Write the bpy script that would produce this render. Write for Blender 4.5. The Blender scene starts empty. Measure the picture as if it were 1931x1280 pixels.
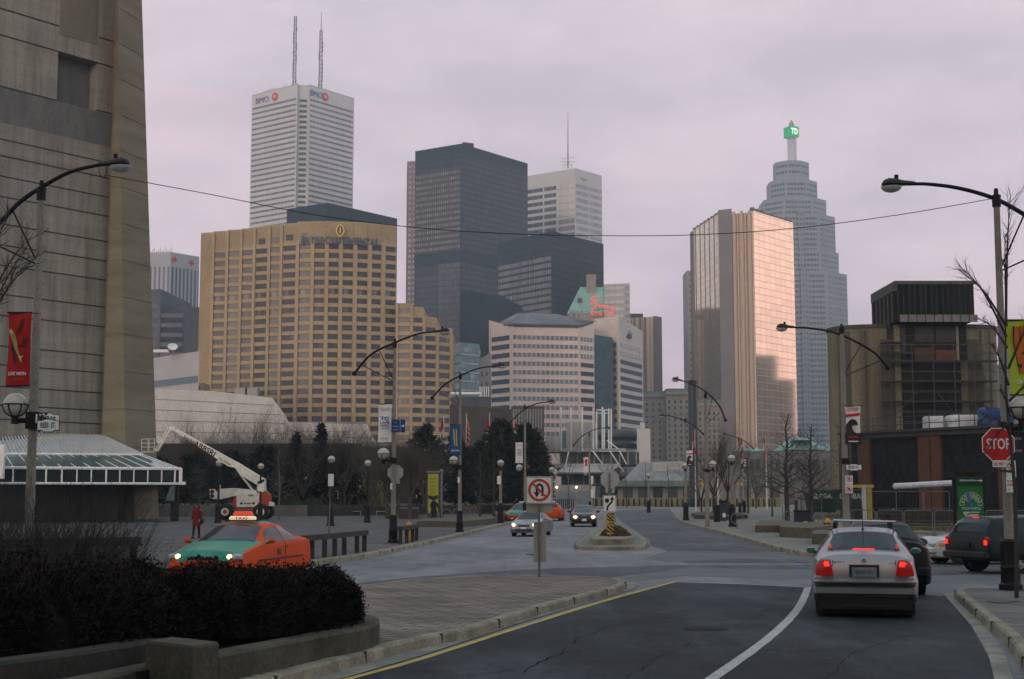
import bpy,math,random
from mathutils import Vector,Matrix
C=bpy.context.scene.collection
SC=bpy.context.scene
rnd=random.Random(7)
PI=math.pi
# ------------------------------------------------------------------ camera, sky, sun, exposure
FPX,CX,CY,HC=2682.0,965.5,640.0,2.0
TH=math.atan(295/2682.0)
cam_d=bpy.data.cameras.new('camera');cam=bpy.data.objects.new('camera',cam_d);C.objects.link(cam)
cam_d.sensor_width=36;cam_d.lens=36*FPX/1931;cam_d.clip_end=8000;cam_d.clip_start=.1
cam.location=(0,0,HC);cam.rotation_euler=(PI/2+TH,0,0)
SC.camera=cam
SC.view_settings.view_transform='Standard';SC.view_settings.look='None'
SC.view_settings.exposure=-0.12;SC.view_settings.gamma=1
SUN_EL,SUN_AZ=math.radians(7),math.radians(203)
w=bpy.data.worlds.new('World');SC.world=w;w.use_nodes=True
def build_sky():
    nt=w.node_tree;N=nt.nodes;L=nt.links;N.clear()
    out=N.new('ShaderNodeOutputWorld');bg=N.new('ShaderNodeBackground');L.new(bg.outputs[0],out.inputs[0])
    sky=N.new('ShaderNodeTexSky');sky.sky_type='NISHITA';sky.sun_disc=False
    sky.sun_elevation=SUN_EL;sky.sun_rotation=SUN_AZ;sky.air_density=1.5;sky.dust_density=2.5
    tc=N.new('ShaderNodeTexCoord')
    mp=N.new('ShaderNodeMapping');mp.inputs['Scale'].default_value=(1,1,2.6);L.new(tc.outputs['Generated'],mp.inputs[0])
    n1=N.new('ShaderNodeTexNoise');n1.inputs['Scale'].default_value=5.5;n1.inputs['Detail'].default_value=7;n1.inputs['Roughness'].default_value=.55;L.new(mp.outputs[0],n1.inputs[0])
    n2=N.new('ShaderNodeTexNoise');n2.inputs['Scale'].default_value=1.7;n2.inputs['Detail'].default_value=3;L.new(mp.outputs[0],n2.inputs[0])
    cr=N.new('ShaderNodeValToRGB');L.new(n1.outputs[0],cr.inputs[0])
    e=cr.color_ramp.elements;e[0].position=.38;e[0].color=(5.7,5.2,5.85,1);e[1].position=.62;e[1].color=(7.2,6.25,6.9,1)
    sp=N.new('ShaderNodeSeparateXYZ');L.new(tc.outputs['Generated'],sp.inputs[0])
    cz=N.new('ShaderNodeValToRGB');L.new(sp.outputs[2],cz.inputs[0])
    e=cz.color_ramp.elements;e[0].position=0;e[0].color=(.87,.79,.86,1);e[1].position=.36;e[1].color=(1.0,1.0,1.0,1)
    k=e.new(.13);k.color=(1.03,.96,.97,1)
    k=e.new(.75);k.color=(.82,1.10,1.16,1)
    mu=N.new('ShaderNodeMix');mu.data_type='RGBA';mu.blend_type='MULTIPLY';mu.inputs[0].default_value=1
    L.new(cr.outputs[0],mu.inputs[6]);L.new(cz.outputs[0],mu.inputs[7])
    mp2=N.new('ShaderNodeMapping');mp2.inputs['Scale'].default_value=(.8,.8,9);L.new(tc.outputs['Generated'],mp2.inputs[0])
    n3=N.new('ShaderNodeTexNoise');n3.inputs['Scale'].default_value=3;n3.inputs['Detail'].default_value=5;L.new(mp2.outputs[0],n3.inputs[0])
    cs=N.new('ShaderNodeValToRGB');L.new(n3.outputs[0],cs.inputs[0]);e=cs.color_ramp.elements
    e[0].position=.45;e[0].color=(1,1,1,1);e[1].position=.75;e[1].color=(1.10,1.0,.98,1)
    mu2=N.new('ShaderNodeMix');mu2.data_type='RGBA';mu2.blend_type='MULTIPLY';mu2.inputs[0].default_value=1
    L.new(mu.outputs[2],mu2.inputs[6]);L.new(cs.outputs[0],mu2.inputs[7])
    vm=N.new('ShaderNodeVectorMath');vm.operation='DOT_PRODUCT';L.new(tc.outputs['Generated'],vm.inputs[0])
    vm.inputs[1].default_value=(math.sin(SUN_AZ),math.cos(SUN_AZ),.12)
    cg=N.new('ShaderNodeValToRGB');L.new(vm.outputs['Value'],cg.inputs[0]);e=cg.color_ramp.elements
    e[0].position=.35;e[0].color=(1,1,1,1);e[1].position=1;e[1].color=(3.0,2.0,1.45,1);k=e.new(.82);k.color=(1.35,1.15,1.05,1)
    mu3=N.new('ShaderNodeMix');mu3.data_type='RGBA';mu3.blend_type='MULTIPLY';mu3.inputs[0].default_value=1
    L.new(mu2.outputs[2],mu3.inputs[6]);L.new(cg.outputs[0],mu3.inputs[7])
    vm2=N.new('ShaderNodeVectorMath');vm2.operation='DOT_PRODUCT';L.new(tc.outputs['Generated'],vm2.inputs[0]);vm2.inputs[1].default_value=(.93,.35,.12)
    cg2=N.new('ShaderNodeValToRGB');L.new(vm2.outputs['Value'],cg2.inputs[0]);e=cg2.color_ramp.elements;e[0].position=.78;e[0].color=(1,1,1,1);e[1].position=.98;e[1].color=(2.0,1.62,1.45,1)
    mu4=N.new('ShaderNodeMix');mu4.data_type='RGBA';mu4.blend_type='MULTIPLY';mu4.inputs[0].default_value=1
    L.new(mu3.outputs[2],mu4.inputs[6]);L.new(cg2.outputs[0],mu4.inputs[7])
    mx=N.new('ShaderNodeMix');mx.data_type='RGBA';mx.inputs[0].default_value=.95
    L.new(sky.outputs[0],mx.inputs[6]);L.new(mu4.outputs[2],mx.inputs[7])
    L.new(mx.outputs[2],bg.inputs[0]);bg.inputs[1].default_value=.127
build_sky()
sl=bpy.data.lights.new('sun','SUN');sun=bpy.data.objects.new('sun',sl);C.objects.link(sun)
sl.energy=0.7;sl.angle=math.radians(12);sl.color=(1.0,.84,.70)
sd=Vector((math.sin(SUN_AZ)*math.cos(SUN_EL),math.cos(SUN_AZ)*math.cos(SUN_EL),math.sin(SUN_EL)))
sun.rotation_euler=sd.to_track_quat('Z','Y').to_euler();sun.location=(0,-30,60)
SC.render.engine='CYCLES'
SC.cycles.use_denoising=True;SC.cycles.max_bounces=6;SC.cycles.diffuse_bounces=3;SC.cycles.glossy_bounces=3
SC.cycles.volume_bounces=0;SC.cycles.transparent_max_bounces=16;SC.cycles.use_adaptive_sampling=True
SC.cycles.sample_clamp_indirect=6
# ------------------------------------------------------------------ picture <-> place
def ray(px,py):
    u=(px-CX)/FPX;v=(CY-py)/FPX
    return Vector((u,math.cos(TH)-math.sin(TH)*v,math.sin(TH)+math.cos(TH)*v))
def W(px,py,Y):
    r=ray(px,py);t=Y/r.y
    return Vector((r.x*t,Y,HC+r.z*t))
def G(px,py,Z=0.0):
    r=ray(px,py);t=(Z-HC)/r.z
    return Vector((r.x*t,r.y*t,Z))
def G2(px,py,Z=0.0):
    g=G(px,py,Z);return (g.x,g.y)
def ppm(Y):return FPX/Y
# ------------------------------------------------------------------ objects
def thing(name,label,cat,loc=(0,0,0),rotz=0,group=None):
    o=bpy.data.objects.new(name,None);C.objects.link(o);o.empty_display_size=.2
    o.location=loc;o.rotation_euler=(0,0,rotz);o['label']=label;o['category']=cat
    if group:o['group']=group
    return o
def tag(o,label,cat,group=None,kind=None):
    if label:o['label']=label
    if cat:o['category']=cat
    if group:o['group']=group
    if kind:o['kind']=kind
    return o
def root_of(o):
    while o.parent:o=o.parent
    return o
def bkp(p,dep):return (p[0]*(p[1]+dep)/p[1],p[1]+dep)
class MB:
    def __init__(s):s.v=[];s.f=[];s.m=[];s.uv=[]
    def face(s,pts,mi=0,uv=None):
        b=len(s.v);s.v+=[tuple(p) for p in pts];s.f.append(tuple(range(b,b+len(pts))));s.m.append(mi)
        s.uv.append(uv if uv else [(0,0)]*len(pts))
    def grid(s,rows,mi=0,closed=False,caps=False):
        b=len(s.v);n=len(rows[0])
        for r in rows:s.v+=[tuple(p) for p in r]
        for i in range(len(rows)-1):
            for j in range(n if closed else n-1):
                k=(j+1) % n
                s.f.append((b+i*n+j,b+i*n+k,b+(i+1)*n+k,b+(i+1)*n+j));s.m.append(mi);s.uv.append([(0,0)]*4)
        if caps:
            s.f.append(tuple(b+j for j in range(n-1,-1,-1)));s.m.append(mi);s.uv.append([(0,0)]*n)
            q=b+(len(rows)-1)*n
            s.f.append(tuple(q+j for j in range(n)));s.m.append(mi);s.uv.append([(0,0)]*n)
    def box(s,c,d,rz=0,mi=0,M=None):
        hx,hy,hz=d[0]/2,d[1]/2,d[2]/2;cs,sn=math.cos(rz),math.sin(rz);P=[]
        for z in (-hz,hz):
            for x,y in ((-hx,-hy),(hx,-hy),(hx,hy),(-hx,hy)):
                p=Vector((c[0]+x*cs-y*sn,c[1]+x*sn+y*cs,c[2]+z))
                P.append(M @ p if M else p)
        b=len(s.v);s.v+=[tuple(p) for p in P]
        for f in ((3,2,1,0),(4,5,6,7),(0,1,5,4),(1,2,6,5),(2,3,7,6),(3,0,4,7)):
            s.f.append(tuple(b+i for i in f));s.m.append(mi);s.uv.append([(0,0)]*4)
        return s
    def tube(s,pts,r,n=8,mi=0,caps=True):
        pts=[Vector(p) for p in pts];rs=r if isinstance(r,(list,tuple)) else [r]*len(pts);rows=[]
        up=None
        for i,p in enumerate(pts):
            t=(pts[min(i+1,len(pts)-1)]-pts[max(i-1,0)])
            if t.length<1e-9:t=Vector((0,0,1))
            t.normalize()
            if up is None:a=t.orthogonal().normalized()
            else:
                a=up-t*up.dot(t)
                a=a.normalized() if a.length>1e-6 else t.orthogonal().normalized()
            up=a;b=t.cross(a)
            rows.append([p+(a*math.cos(2*PI*k/n)+b*math.sin(2*PI*k/n))*rs[i] for k in range(n)])
        s.grid(rows,mi,True,caps);return s
    def lathe(s,prof,n=16,c=(0,0,0),mi=0,caps=True):
        s.grid([[(c[0]+r*math.cos(2*PI*k/n),c[1]+r*math.sin(2*PI*k/n),c[2]+z) for k in range(n)] for r,z in prof],mi,True,caps);return s
    def sphere(s,c,r,nu=14,nv=8,mi=0,sc=(1,1,1)):
        rows=[]
        for i in range(nv+1):
            a=-PI/2+PI*i/nv;rr=max(math.cos(a),.001)
            rows.append([(c[0]+r*sc[0]*rr*math.cos(2*PI*k/nu),c[1]+r*sc[1]*rr*math.sin(2*PI*k/nu),c[2]+r*sc[2]*math.sin(a)) for k in range(nu)])
        s.grid(rows,mi,True);return s
    def prism(s,pts,z0,z1,mi=0,mtop=None,bottom=False):
        """vertical prism with UVs in metres; z1 may be a list (one height per corner). pts counter-clockwise from above."""
        n=len(pts);zt=z1 if isinstance(z1,(list,tuple)) else [z1]*n
        a=sum(pts[i][0]*pts[(i+1) % n][1]-pts[(i+1) % n][0]*pts[i][1] for i in range(n))
        if a<0:pts=pts[::-1];zt=zt[::-1]
        u=0
        for i in range(n):
            j=(i+1) % n;A,B=pts[i],pts[j];l=math.hypot(B[0]-A[0],B[1]-A[1])
            s.face([(A[0],A[1],z0),(B[0],B[1],z0),(B[0],B[1],zt[j]),(A[0],A[1],zt[i])],mi,[(u,z0),(u+l,z0),(u+l,zt[j]),(u,zt[i])]);u+=l
        s.face([(p[0],p[1],z) for p,z in zip(pts,zt)],mi if mtop is None else mtop,[(p[0],p[1]) for p in pts])
        if bottom:s.face([(p[0],p[1],z0) for p in pts[::-1]],mi)
        return s
    def panel(s,A,B,u0,u1,z0,z1,out=.1,th=.1,mi=0):
        """box on the vertical face A->B (seen with A on the left), from u0 to u1 metres, its front OUT metres proud of the face"""
        ax=Vector((B[0]-A[0],B[1]-A[1],0));ax.normalize();nn=Vector((ax.y,-ax.x,0));O=Vector((A[0],A[1],0))
        P=[]
        for q in (out-th,out):
            for uu,zz in ((u0,z0),(u1,z0),(u1,z1),(u0,z1)):
                P.append(O+ax*uu+nn*q+Vector((0,0,zz)))
        b=len(s.v);s.v+=[tuple(p) for p in P];U=[(u0,z0),(u1,z0),(u1,z1),(u0,z1)]
        for f in ((4,5,6,7),(1,0,3,2),(0,4,7,3),(5,1,2,6),(7,6,2,3),(0,1,5,4)):
            s.f.append(tuple(b+i for i in f));s.m.append(mi);s.uv.append([U[i % 4] for i in f])
        return s
def obj(name,mb,mats,parent=None,smooth=False,local=False,M=None):
    """one mesh object. Geometry is in world coordinates unless local; a child keeps its place under its thing."""
    me=bpy.data.meshes.new(name);off=Vector((0,0,0))
    if parent is not None and not local:off=root_of(parent).location
    vs=mb.v if off.length==0 else [(a-off.x,b-off.y,c-off.z) for a,b,c in mb.v]
    if M:vs=[tuple(M @ Vector(p)) for p in vs]
    me.from_pydata(vs,[],mb.f)
    if not isinstance(mats,(list,tuple)):mats=[mats]
    for m in mats:me.materials.append(m)
    if len(mats)>1:me.polygons.foreach_set('material_index',mb.m)
    ul=me.uv_layers.new(name='UVMap');flat=[c for f in mb.uv for p in f for c in p];ul.data.foreach_set('uv',flat)
    if smooth:
        me.polygons.foreach_set('use_smooth',[True]*len(me.polygons))
        if smooth is not True:me.set_sharp_from_angle(angle=math.radians(smooth))
    me.update()
    o=bpy.data.objects.new(name,me);C.objects.link(o)
    if parent is not None:o.parent=parent
    return o
def struct(name,mb,mats,**k):
    o=obj(name,mb,mats,**k);o['kind']='structure';return o
def copy_tree(o,parent=None):
    c=o.copy();C.objects.link(c)
    if parent is not None:c.parent=parent
    for ch in list(o.children):copy_tree(ch,c)
    return c
def frame_M(origin,ax,up=(0,0,1)):
    """matrix whose x runs along ax, y up, z out of the surface"""
    x=Vector(ax).normalized();y=Vector(up).normalized();z=x.cross(y).normalized();y=z.cross(x)
    M=Matrix((x,y,z)).transposed().to_4x4();M.translation=Vector(origin);return M
def text(name,body,mat_,M,parent=None,h=1.0,wdt=None,ext=.01,bold=0,align='CENTER'):
    """lettering: cap height h, squeezed to width wdt; M places its x/y plane"""
    cu=bpy.data.curves.new('tmp','FONT');cu.body=body;cu.size=h/.7;cu.extrude=ext;cu.offset=bold*h
    cu.align_x=align;cu.align_y='CENTER';cu.resolution_u=2
    t=bpy.data.objects.new('tmp',cu);C.objects.link(t)
    bpy.context.view_layer.update()
    me=bpy.data.meshes.new_from_object(t.evaluated_get(bpy.context.evaluated_depsgraph_get()));me.name=name
    C.objects.unlink(t);bpy.data.objects.remove(t);bpy.data.curves.remove(cu)
    sx=1
    if wdt and len(me.vertices):
        xs=[v.co.x for v in me.vertices];sx=wdt/max(max(xs)-min(xs),1e-6)
    MM=Matrix(M)
    if parent is not None:MM=Matrix.Translation(-root_of(parent).location) @ MM if True else MM
    for v in me.vertices:v.co=MM @ Vector((v.co.x*sx,v.co.y,v.co.z))
    me.materials.clear();me.materials.append(mat_)
    o=bpy.data.objects.new(name,me);C.objects.link(o)
    if parent is not None:o.parent=parent
    return o
# ------------------------------------------------------------------ materials
MATS={}
def _base(name):
    m=bpy.data.materials.new(name);m.use_nodes=True;nt=m.node_tree;nt.nodes.clear()
    o=nt.nodes.new('ShaderNodeOutputMaterial');b=nt.nodes.new('ShaderNodeBsdfPrincipled');nt.links.new(b.outputs[0],o.inputs[0])
    return m,nt,b
def c4(c):return (c[0],c[1],c[2],1)
def ct(c):return (c[0]*.88,c[1],c[2]*.97,1)
def pm(name,c1,c2=None,scale=2.0,rough=.8,metal=0,bump=0,detail=5,spec=.3,stretch=(1,1,1),emit=None,es=0,lo=.35,hi=.65,coat=0,fine=None,rvar=0):
    if name in MATS:return MATS[name]
    m,nt,b=_base(name);N=nt.nodes;L=nt.links
    if c2 is None:c2=tuple(x*.8 for x in c1)
    tc=N.new('ShaderNodeTexCoord');mp=N.new('ShaderNodeMapping');mp.inputs['Scale'].default_value=stretch;L.new(tc.outputs['Object'],mp.inputs[0])
    n=N.new('ShaderNodeTexNoise');n.inputs['Scale'].default_value=scale;n.inputs['Detail'].default_value=detail;n.inputs['Roughness'].default_value=.62;L.new(mp.outputs[0],n.inputs[0])
    r=N.new('ShaderNodeValToRGB');e=r.color_ramp.elements;e[0].position=lo;e[0].color=ct(c1);e[1].position=hi;e[1].color=ct(c2);L.new(n.outputs[0],r.inputs[0])
    col=r.outputs[0]
    if fine:
        n2=N.new('ShaderNodeTexNoise');n2.inputs['Scale'].default_value=fine[0];n2.inputs['Detail'].default_value=3;L.new(tc.outputs['Object'],n2.inputs[0])
        r2=N.new('ShaderNodeValToRGB');e=r2.color_ramp.elements;e[0].position=.35;e[0].color=(1-fine[1],)*3+(1,);e[1].position=.65;e[1].color=(1+fine[1],)*3+(1,);L.new(n2.outputs[0],r2.inputs[0])
        mx=N.new('ShaderNodeMix');mx.data_type='RGBA';mx.blend_type='MULTIPLY';mx.inputs[0].default_value=1;L.new(col,mx.inputs[6]);L.new(r2.outputs[0],mx.inputs[7]);col=mx.outputs[2]
    L.new(col,b.inputs['Base Color'])
    b.inputs['Roughness'].default_value=rough;b.inputs['Metallic'].default_value=metal;b.inputs['Specular IOR Level'].default_value=spec
    if rvar:
        mr=N.new('ShaderNodeMapRange');mr.inputs[3].default_value=rough-rvar;mr.inputs[4].default_value=rough+rvar;L.new(n.outputs[0],mr.inputs[0]);L.new(mr.outputs[0],b.inputs['Roughness'])
    if coat:b.inputs['Coat Weight'].default_value=coat;b.inputs['Coat Roughness'].default_value=.08
    if bump:
        bp=N.new('ShaderNodeBump');bp.inputs['Strength'].default_value=bump;bp.inputs['Distance'].default_value=.02
        n3=N.new('ShaderNodeTexNoise');n3.inputs['Scale'].default_value=scale*6;n3.inputs['Detail'].default_value=4;L.new(tc.outputs['Object'],n3.inputs[0])
        L.new(n3.outputs[0],bp.inputs['Height']);L.new(bp.outputs[0],b.inputs['Normal'])
    if emit:b.inputs['Emission Color'].default_value=c4(emit);b.inputs['Emission Strength'].default_value=es
    MATS[name]=m;return m
def gm(name,frame,glass,du,dv,fu,fv,grough=.15,gmetal=.0,frough=.6,fmetal=0,var=.3,tint=None,tvar=0,su=0,sv=0,gspec=.5):
    """curtain wall in UV metres: cells du x dv, frame share fu / fv, every pane a shade of its own"""
    if name in MATS:return MATS[name]
    m,nt,b=_base(name);N=nt.nodes;L=nt.links
    uv=N.new('ShaderNodeUVMap');uv.uv_map='UVMap';sp=N.new('ShaderNodeSeparateXYZ');L.new(uv.outputs[0],sp.inputs[0])
    def M(op,a,v=None,bb=None):
        x=N.new('ShaderNodeMath');x.operation=op;L.new(a,x.inputs[0])
        if bb is not None:L.new(bb,x.inputs[1])
        elif v is not None:x.inputs[1].default_value=v
        return x.outputs[0]
    U=M('DIVIDE',M('ADD',sp.outputs[0],su),du);V=M('DIVIDE',M('ADD',sp.outputs[1],sv),dv)
    fr=M('MAXIMUM',M('LESS_THAN',M('FRACT',U),fu),None,M('LESS_THAN',M('FRACT',V),fv))
    cb=N.new('ShaderNodeCombineXYZ');L.new(M('FLOOR',U),cb.inputs[0]);L.new(M('FLOOR',V),cb.inputs[1])
    wn=N.new('ShaderNodeTexWhiteNoise');wn.noise_dimensions='2D';L.new(cb.outputs[0],wn.inputs[0])
    r=N.new('ShaderNodeValToRGB');L.new(wn.outputs[0],r.inputs[0]);e=r.color_ramp.elements
    e[0].color=ct([x*(1-var) for x in glass]);e[1].color=ct([x*(1+var) for x in glass])
    if tint:k=e.new(1-tvar);k.color=c4(glass);e[-1].color=c4(tint)
    mx=N.new('ShaderNodeMix');mx.data_type='RGBA';L.new(fr,mx.inputs[0]);L.new(r.outputs[0],mx.inputs[6]);mx.inputs[7].default_value=ct(frame)
    L.new(mx.outputs[2],b.inputs['Base Color'])
    for inp,g,f in (('Roughness',grough,frough),('Metallic',gmetal,fmetal)):
        q=N.new('ShaderNodeMix');q.data_type='FLOAT';L.new(fr,q.inputs[0]);q.inputs[2].default_value=g;q.inputs[3].default_value=f;L.new(q.outputs[0],b.inputs[inp])
    b.inputs['Specular IOR Level'].default_value=gspec
    bp=N.new('ShaderNodeBump');bp.inputs['Strength'].default_value=.02;L.new(wn.outputs[0],bp.inputs['Height'])
    MATS[name]=m;return m
def brick_mat(name,c1,c2,mortar,bw,bh,ms=.01,scale=1.0,rough=.85,bump=.3,rot=0,stain=.35,coord='Object'):
    if name in MATS:return MATS[name]
    m,nt,b=_base(name);N=nt.nodes;L=nt.links
    tc=N.new('ShaderNodeTexCoord');mp=N.new('ShaderNodeMapping');mp.inputs['Rotation'].default_value=(0,0,rot)
    L.new(tc.outputs[coord],mp.inputs[0])
    br=N.new('ShaderNodeTexBrick');br.inputs['Color1'].default_value=ct(c1);br.inputs['Color2'].default_value=ct(c2);br.inputs['Mortar'].default_value=ct(mortar)
    br.inputs['Scale'].default_value=scale;br.inputs['Mortar Size'].default_value=ms;br.inputs['Brick Width'].default_value=bw;br.inputs['Row Height'].default_value=bh
    L.new(mp.outputs[0],br.inputs[0])
    n=N.new('ShaderNodeTexNoise');n.inputs['Scale'].default_value=.45;n.inputs['Detail'].default_value=8;n.inputs['Roughness'].default_value=.7;L.new(tc.outputs['Object'],n.inputs[0])
    r=N.new('ShaderNodeValToRGB');e=r.color_ramp.elements;e[0].position=.35;e[0].color=(1-stain,)*3+(1,);e[1].position=.65;e[1].color=(1.1,1.1,1.1,1);L.new(n.outputs[0],r.inputs[0])
    mx=N.new('ShaderNodeMix');mx.data_type='RGBA';mx.blend_type='MULTIPLY';mx.inputs[0].default_value=1;L.new(br.outputs[0],mx.inputs[6]);L.new(r.outputs[0],mx.inputs[7])
    L.new(mx.outputs[2],b.inputs['Base Color']);b.inputs['Roughness'].default_value=rough;b.inputs['Specular IOR Level'].default_value=.25
    bp=N.new('ShaderNodeBump');bp.inputs['Strength'].default_value=bump;bp.inputs['Distance'].default_value=.01;L.new(br.outputs[1],bp.inputs['Height']);bp.invert=True;L.new(bp.outputs[0],b.inputs['Normal'])
    MATS[name]=m;return m
def glow(name,c,s):
    return pm(name,c,c,emit=c,es=s,rough=.4)
conc=pm('concrete',(.27,.26,.235),(.20,.195,.175),1.2,.9,bump=.2,fine=(14,.12))
conc_pole=pm('pole_concrete',(.25,.235,.20),(.17,.16,.14),3,.85,fine=(40,.25),stretch=(1,1,.4))
black=pm('black_paint',(.007,.007,.008),(.011,.011,.012),6,.55,spec=.2)
dark_metal=pm('dark_metal',(.03,.033,.035),(.05,.05,.05),5,.5,.3)
grey_metal=pm('galvanised_steel',(.22,.22,.22),(.14,.14,.145),8,.45,.6)
white_paint=pm('white_paint',(.78,.78,.77),(.6,.6,.58),3,.5)
white_board=pm('white_sign_face',(.72,.72,.70),(.62,.62,.60),3,.5)
sign_back=pm('sign_back',(.42,.42,.40),(.33,.33,.31),2,.5,.3)
red_sign=pm('sign_red',(.50,.012,.014),(.36,.01,.012),4,.5)
globe_mat=pm('globe_acrylic',(.46,.44,.38),(.36,.34,.30),4,.25,spec=.5)
lamp_lens=pm('lamp_lens',(.45,.45,.42),(.35,.35,.34),4,.1,spec=.6)
sheet_glass=pm('dark_glass',(.02,.03,.035),(.03,.04,.045),2,.08,spec=.8)
# ------------------------------------------------------------------ the ground
def slab(mb,px,Z,z0=-.05,mi=0,mside=None):
    pts=[G2(x,y,Z) for x,y in px]
    mb.prism(pts,z0,Z,mi=mi if mside is None else mside,mtop=mi)
    return pts
def asphalt_mat(name,ca,cb,worn,spec=.35):
    m,nt,b=_base(name);N=nt.nodes;L=nt.links
    tc=N.new('ShaderNodeTexCoord')
    def noise(scale,det,st=(1,1,1),rough=.6):
        mp=N.new('ShaderNodeMapping');mp.inputs['Scale'].default_value=st;L.new(tc.outputs['Object'],mp.inputs[0])
        n=N.new('ShaderNodeTexNoise');n.inputs['Scale'].default_value=scale;n.inputs['Detail'].default_value=det;n.inputs['Roughness'].default_value=rough;L.new(mp.outputs[0],n.inputs[0]);return n.outputs[0]
    def ramp(s,a,ca,b_,cb):
        r=N.new('ShaderNodeValToRGB');e=r.color_ramp.elements;e[0].position=a;e[0].color=c4(ca);e[1].position=b_;e[1].color=c4(cb);L.new(s,r.inputs[0]);return r.outputs[0]
    def mul(a,c):
        x=N.new('ShaderNodeMix');x.data_type='RGBA';x.blend_type='MULTIPLY';x.inputs[0].default_value=1;L.new(a,x.inputs[6]);L.new(c,x.inputs[7]);return x.outputs[2]
    base=ramp(noise(.22,6,(1,.5,1)),.35,ca,.65,cb)
    base=mul(base,ramp(noise(1.1,5,(1,.15,1)),.3,(.78,.78,.8),.7,(1.15,1.15,1.13)))
    base=mul(base,ramp(noise(90,2),.35,(.66,.66,.66),.7,(1.32,1.32,1.32)))
    base=mul(base,ramp(noise(.7,8,(1,1,1),.75),.34,(.5,.5,.52),.46,(1,1,1)))
    base=mul(base,ramp(noise(.35,7,(1,.3,1),.7),.44,(1,1,1),.62,(worn,worn,worn)))
    base=mul(base,ramp(noise(6,6,(1,1,1),.8),.28,(.7,.7,.7),.40,(1,1,1)))
    v=N.new('ShaderNodeTexVoronoi');v.feature='DISTANCE_TO_EDGE';v.inputs['Scale'].default_value=.16
    ad=N.new('ShaderNodeVectorMath');ad.operation='ADD';nz=N.new('ShaderNodeTexNoise');nz.inputs['Scale'].default_value=.5;nz.inputs['Detail'].default_value=4;L.new(tc.outputs['Object'],nz.inputs[0])
    sc=N.new('ShaderNodeVectorMath');sc.operation='SCALE';sc.inputs['Scale'].default_value=3;L.new(nz.outputs['Color'],sc.inputs[0]);L.new(tc.outputs['Object'],ad.inputs[0]);L.new(sc.outputs[0],ad.inputs[1]);L.new(ad.outputs[0],v.inputs[0])
    base=mul(base,ramp(v.outputs[0],.002,(.55,.55,.55),.007,(1,1,1)))
    L.new(base,b.inputs['Base Color']);b.inputs['Roughness'].default_value=.72;b.inputs['Specular IOR Level'].default_value=spec
    bp=N.new('ShaderNodeBump');bp.inputs['Strength'].default_value=.6;bp.inputs['Distance'].default_value=.012;L.new(noise(120,2),bp.inputs['Height']);L.new(bp.outputs[0],b.inputs['Normal'])
    return m
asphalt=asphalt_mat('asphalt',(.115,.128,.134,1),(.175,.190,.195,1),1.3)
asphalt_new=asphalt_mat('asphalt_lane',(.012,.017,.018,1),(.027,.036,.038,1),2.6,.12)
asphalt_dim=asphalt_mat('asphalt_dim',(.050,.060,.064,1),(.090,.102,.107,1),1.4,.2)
asphalt_light=pm('asphalt_worn',(.125,.135,.138),(.09,.10,.103),.6,.8,detail=8,fine=(70,.25),bump=.3,stretch=(.5,1,1))
dirt=pm('winter_grass',(.045,.037,.022),(.085,.070,.040),.8,.95,detail=9,fine=(9,.4),bump=.8)
soil=pm('soil',(.010,.008,.006),(.020,.016,.012),3,.95,fine=(30,.4),bump=.8)
paver_red=brick_mat('island_pavers',(.29,.22,.175),(.16,.13,.112),(.055,.05,.045),.46,.22,.022,1,rot=.5,stain=.5)
paver_grey=brick_mat('plaza_pavers',(.145,.138,.135),(.10,.096,.096),(.045,.045,.046),.60,.30,.025,1,rot=-.3,stain=.45)
kerb_m=pm('kerb_concrete',(.30,.26,.195),(.15,.135,.105),1.6,.9,detail=8,bump=.3,fine=(25,.2))
gutter_m=pm('gutter_concrete',(.26,.24,.20),(.13,.122,.11),1.1,.9,detail=8,fine=(25,.2),stretch=(1,1,1))
walk_m=pm('sidewalk_concrete',(.21,.19,.165),(.13,.122,.11),.9,.9,detail=8,fine=(20,.2),bump=.2)
mb=MB();mb.face([(-745,-85,-.12),(745,-85,-.12),(745,1610,-.12),(-745,1610,-.12)])
struct('ground',mb,pm('far_ground',(.07,.065,.055),(.10,.09,.075),.05,.95,detail=8))
mb=MB();mb.face([(-120,-60,0),(120,-60,0),(160,330,0),(-160,330,0)])
struct('road',mb,asphalt)
def sheet(name,px,z,m):
    mb=MB();P=[G2(x,y,z) for x,y in px]
    a=sum(P[i][0]*P[(i+1) % len(P)][1]-P[(i+1) % len(P)][0]*P[i][1] for i in range(len(P)))
    if a<0:P=P[::-1]
    mb.face([(x,y,z) for x,y in P]);return struct(name,mb,m)
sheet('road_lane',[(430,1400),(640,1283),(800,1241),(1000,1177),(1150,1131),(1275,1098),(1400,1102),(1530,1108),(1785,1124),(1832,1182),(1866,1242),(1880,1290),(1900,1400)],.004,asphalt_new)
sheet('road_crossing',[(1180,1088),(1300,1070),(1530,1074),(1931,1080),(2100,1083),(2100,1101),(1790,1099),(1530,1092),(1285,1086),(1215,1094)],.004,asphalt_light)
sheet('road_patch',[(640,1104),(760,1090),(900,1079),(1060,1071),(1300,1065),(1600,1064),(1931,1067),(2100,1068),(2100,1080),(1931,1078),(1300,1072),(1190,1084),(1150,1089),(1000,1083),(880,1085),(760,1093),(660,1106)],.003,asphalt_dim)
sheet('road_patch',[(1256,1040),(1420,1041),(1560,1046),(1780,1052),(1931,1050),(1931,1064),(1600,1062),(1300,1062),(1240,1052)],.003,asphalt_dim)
sheet('road_patch',[(1156,964),(1200,960),(1262,959),(1270,968),(1272,977),(1290,985),(1340,998),(1430,1022),(1475,1034),(1515,1042),(1400,1040),(1258,1039),(1228,1028),(1224,1017),(1198,1001),(1168,980)],.0035,asphalt_dim)
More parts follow.
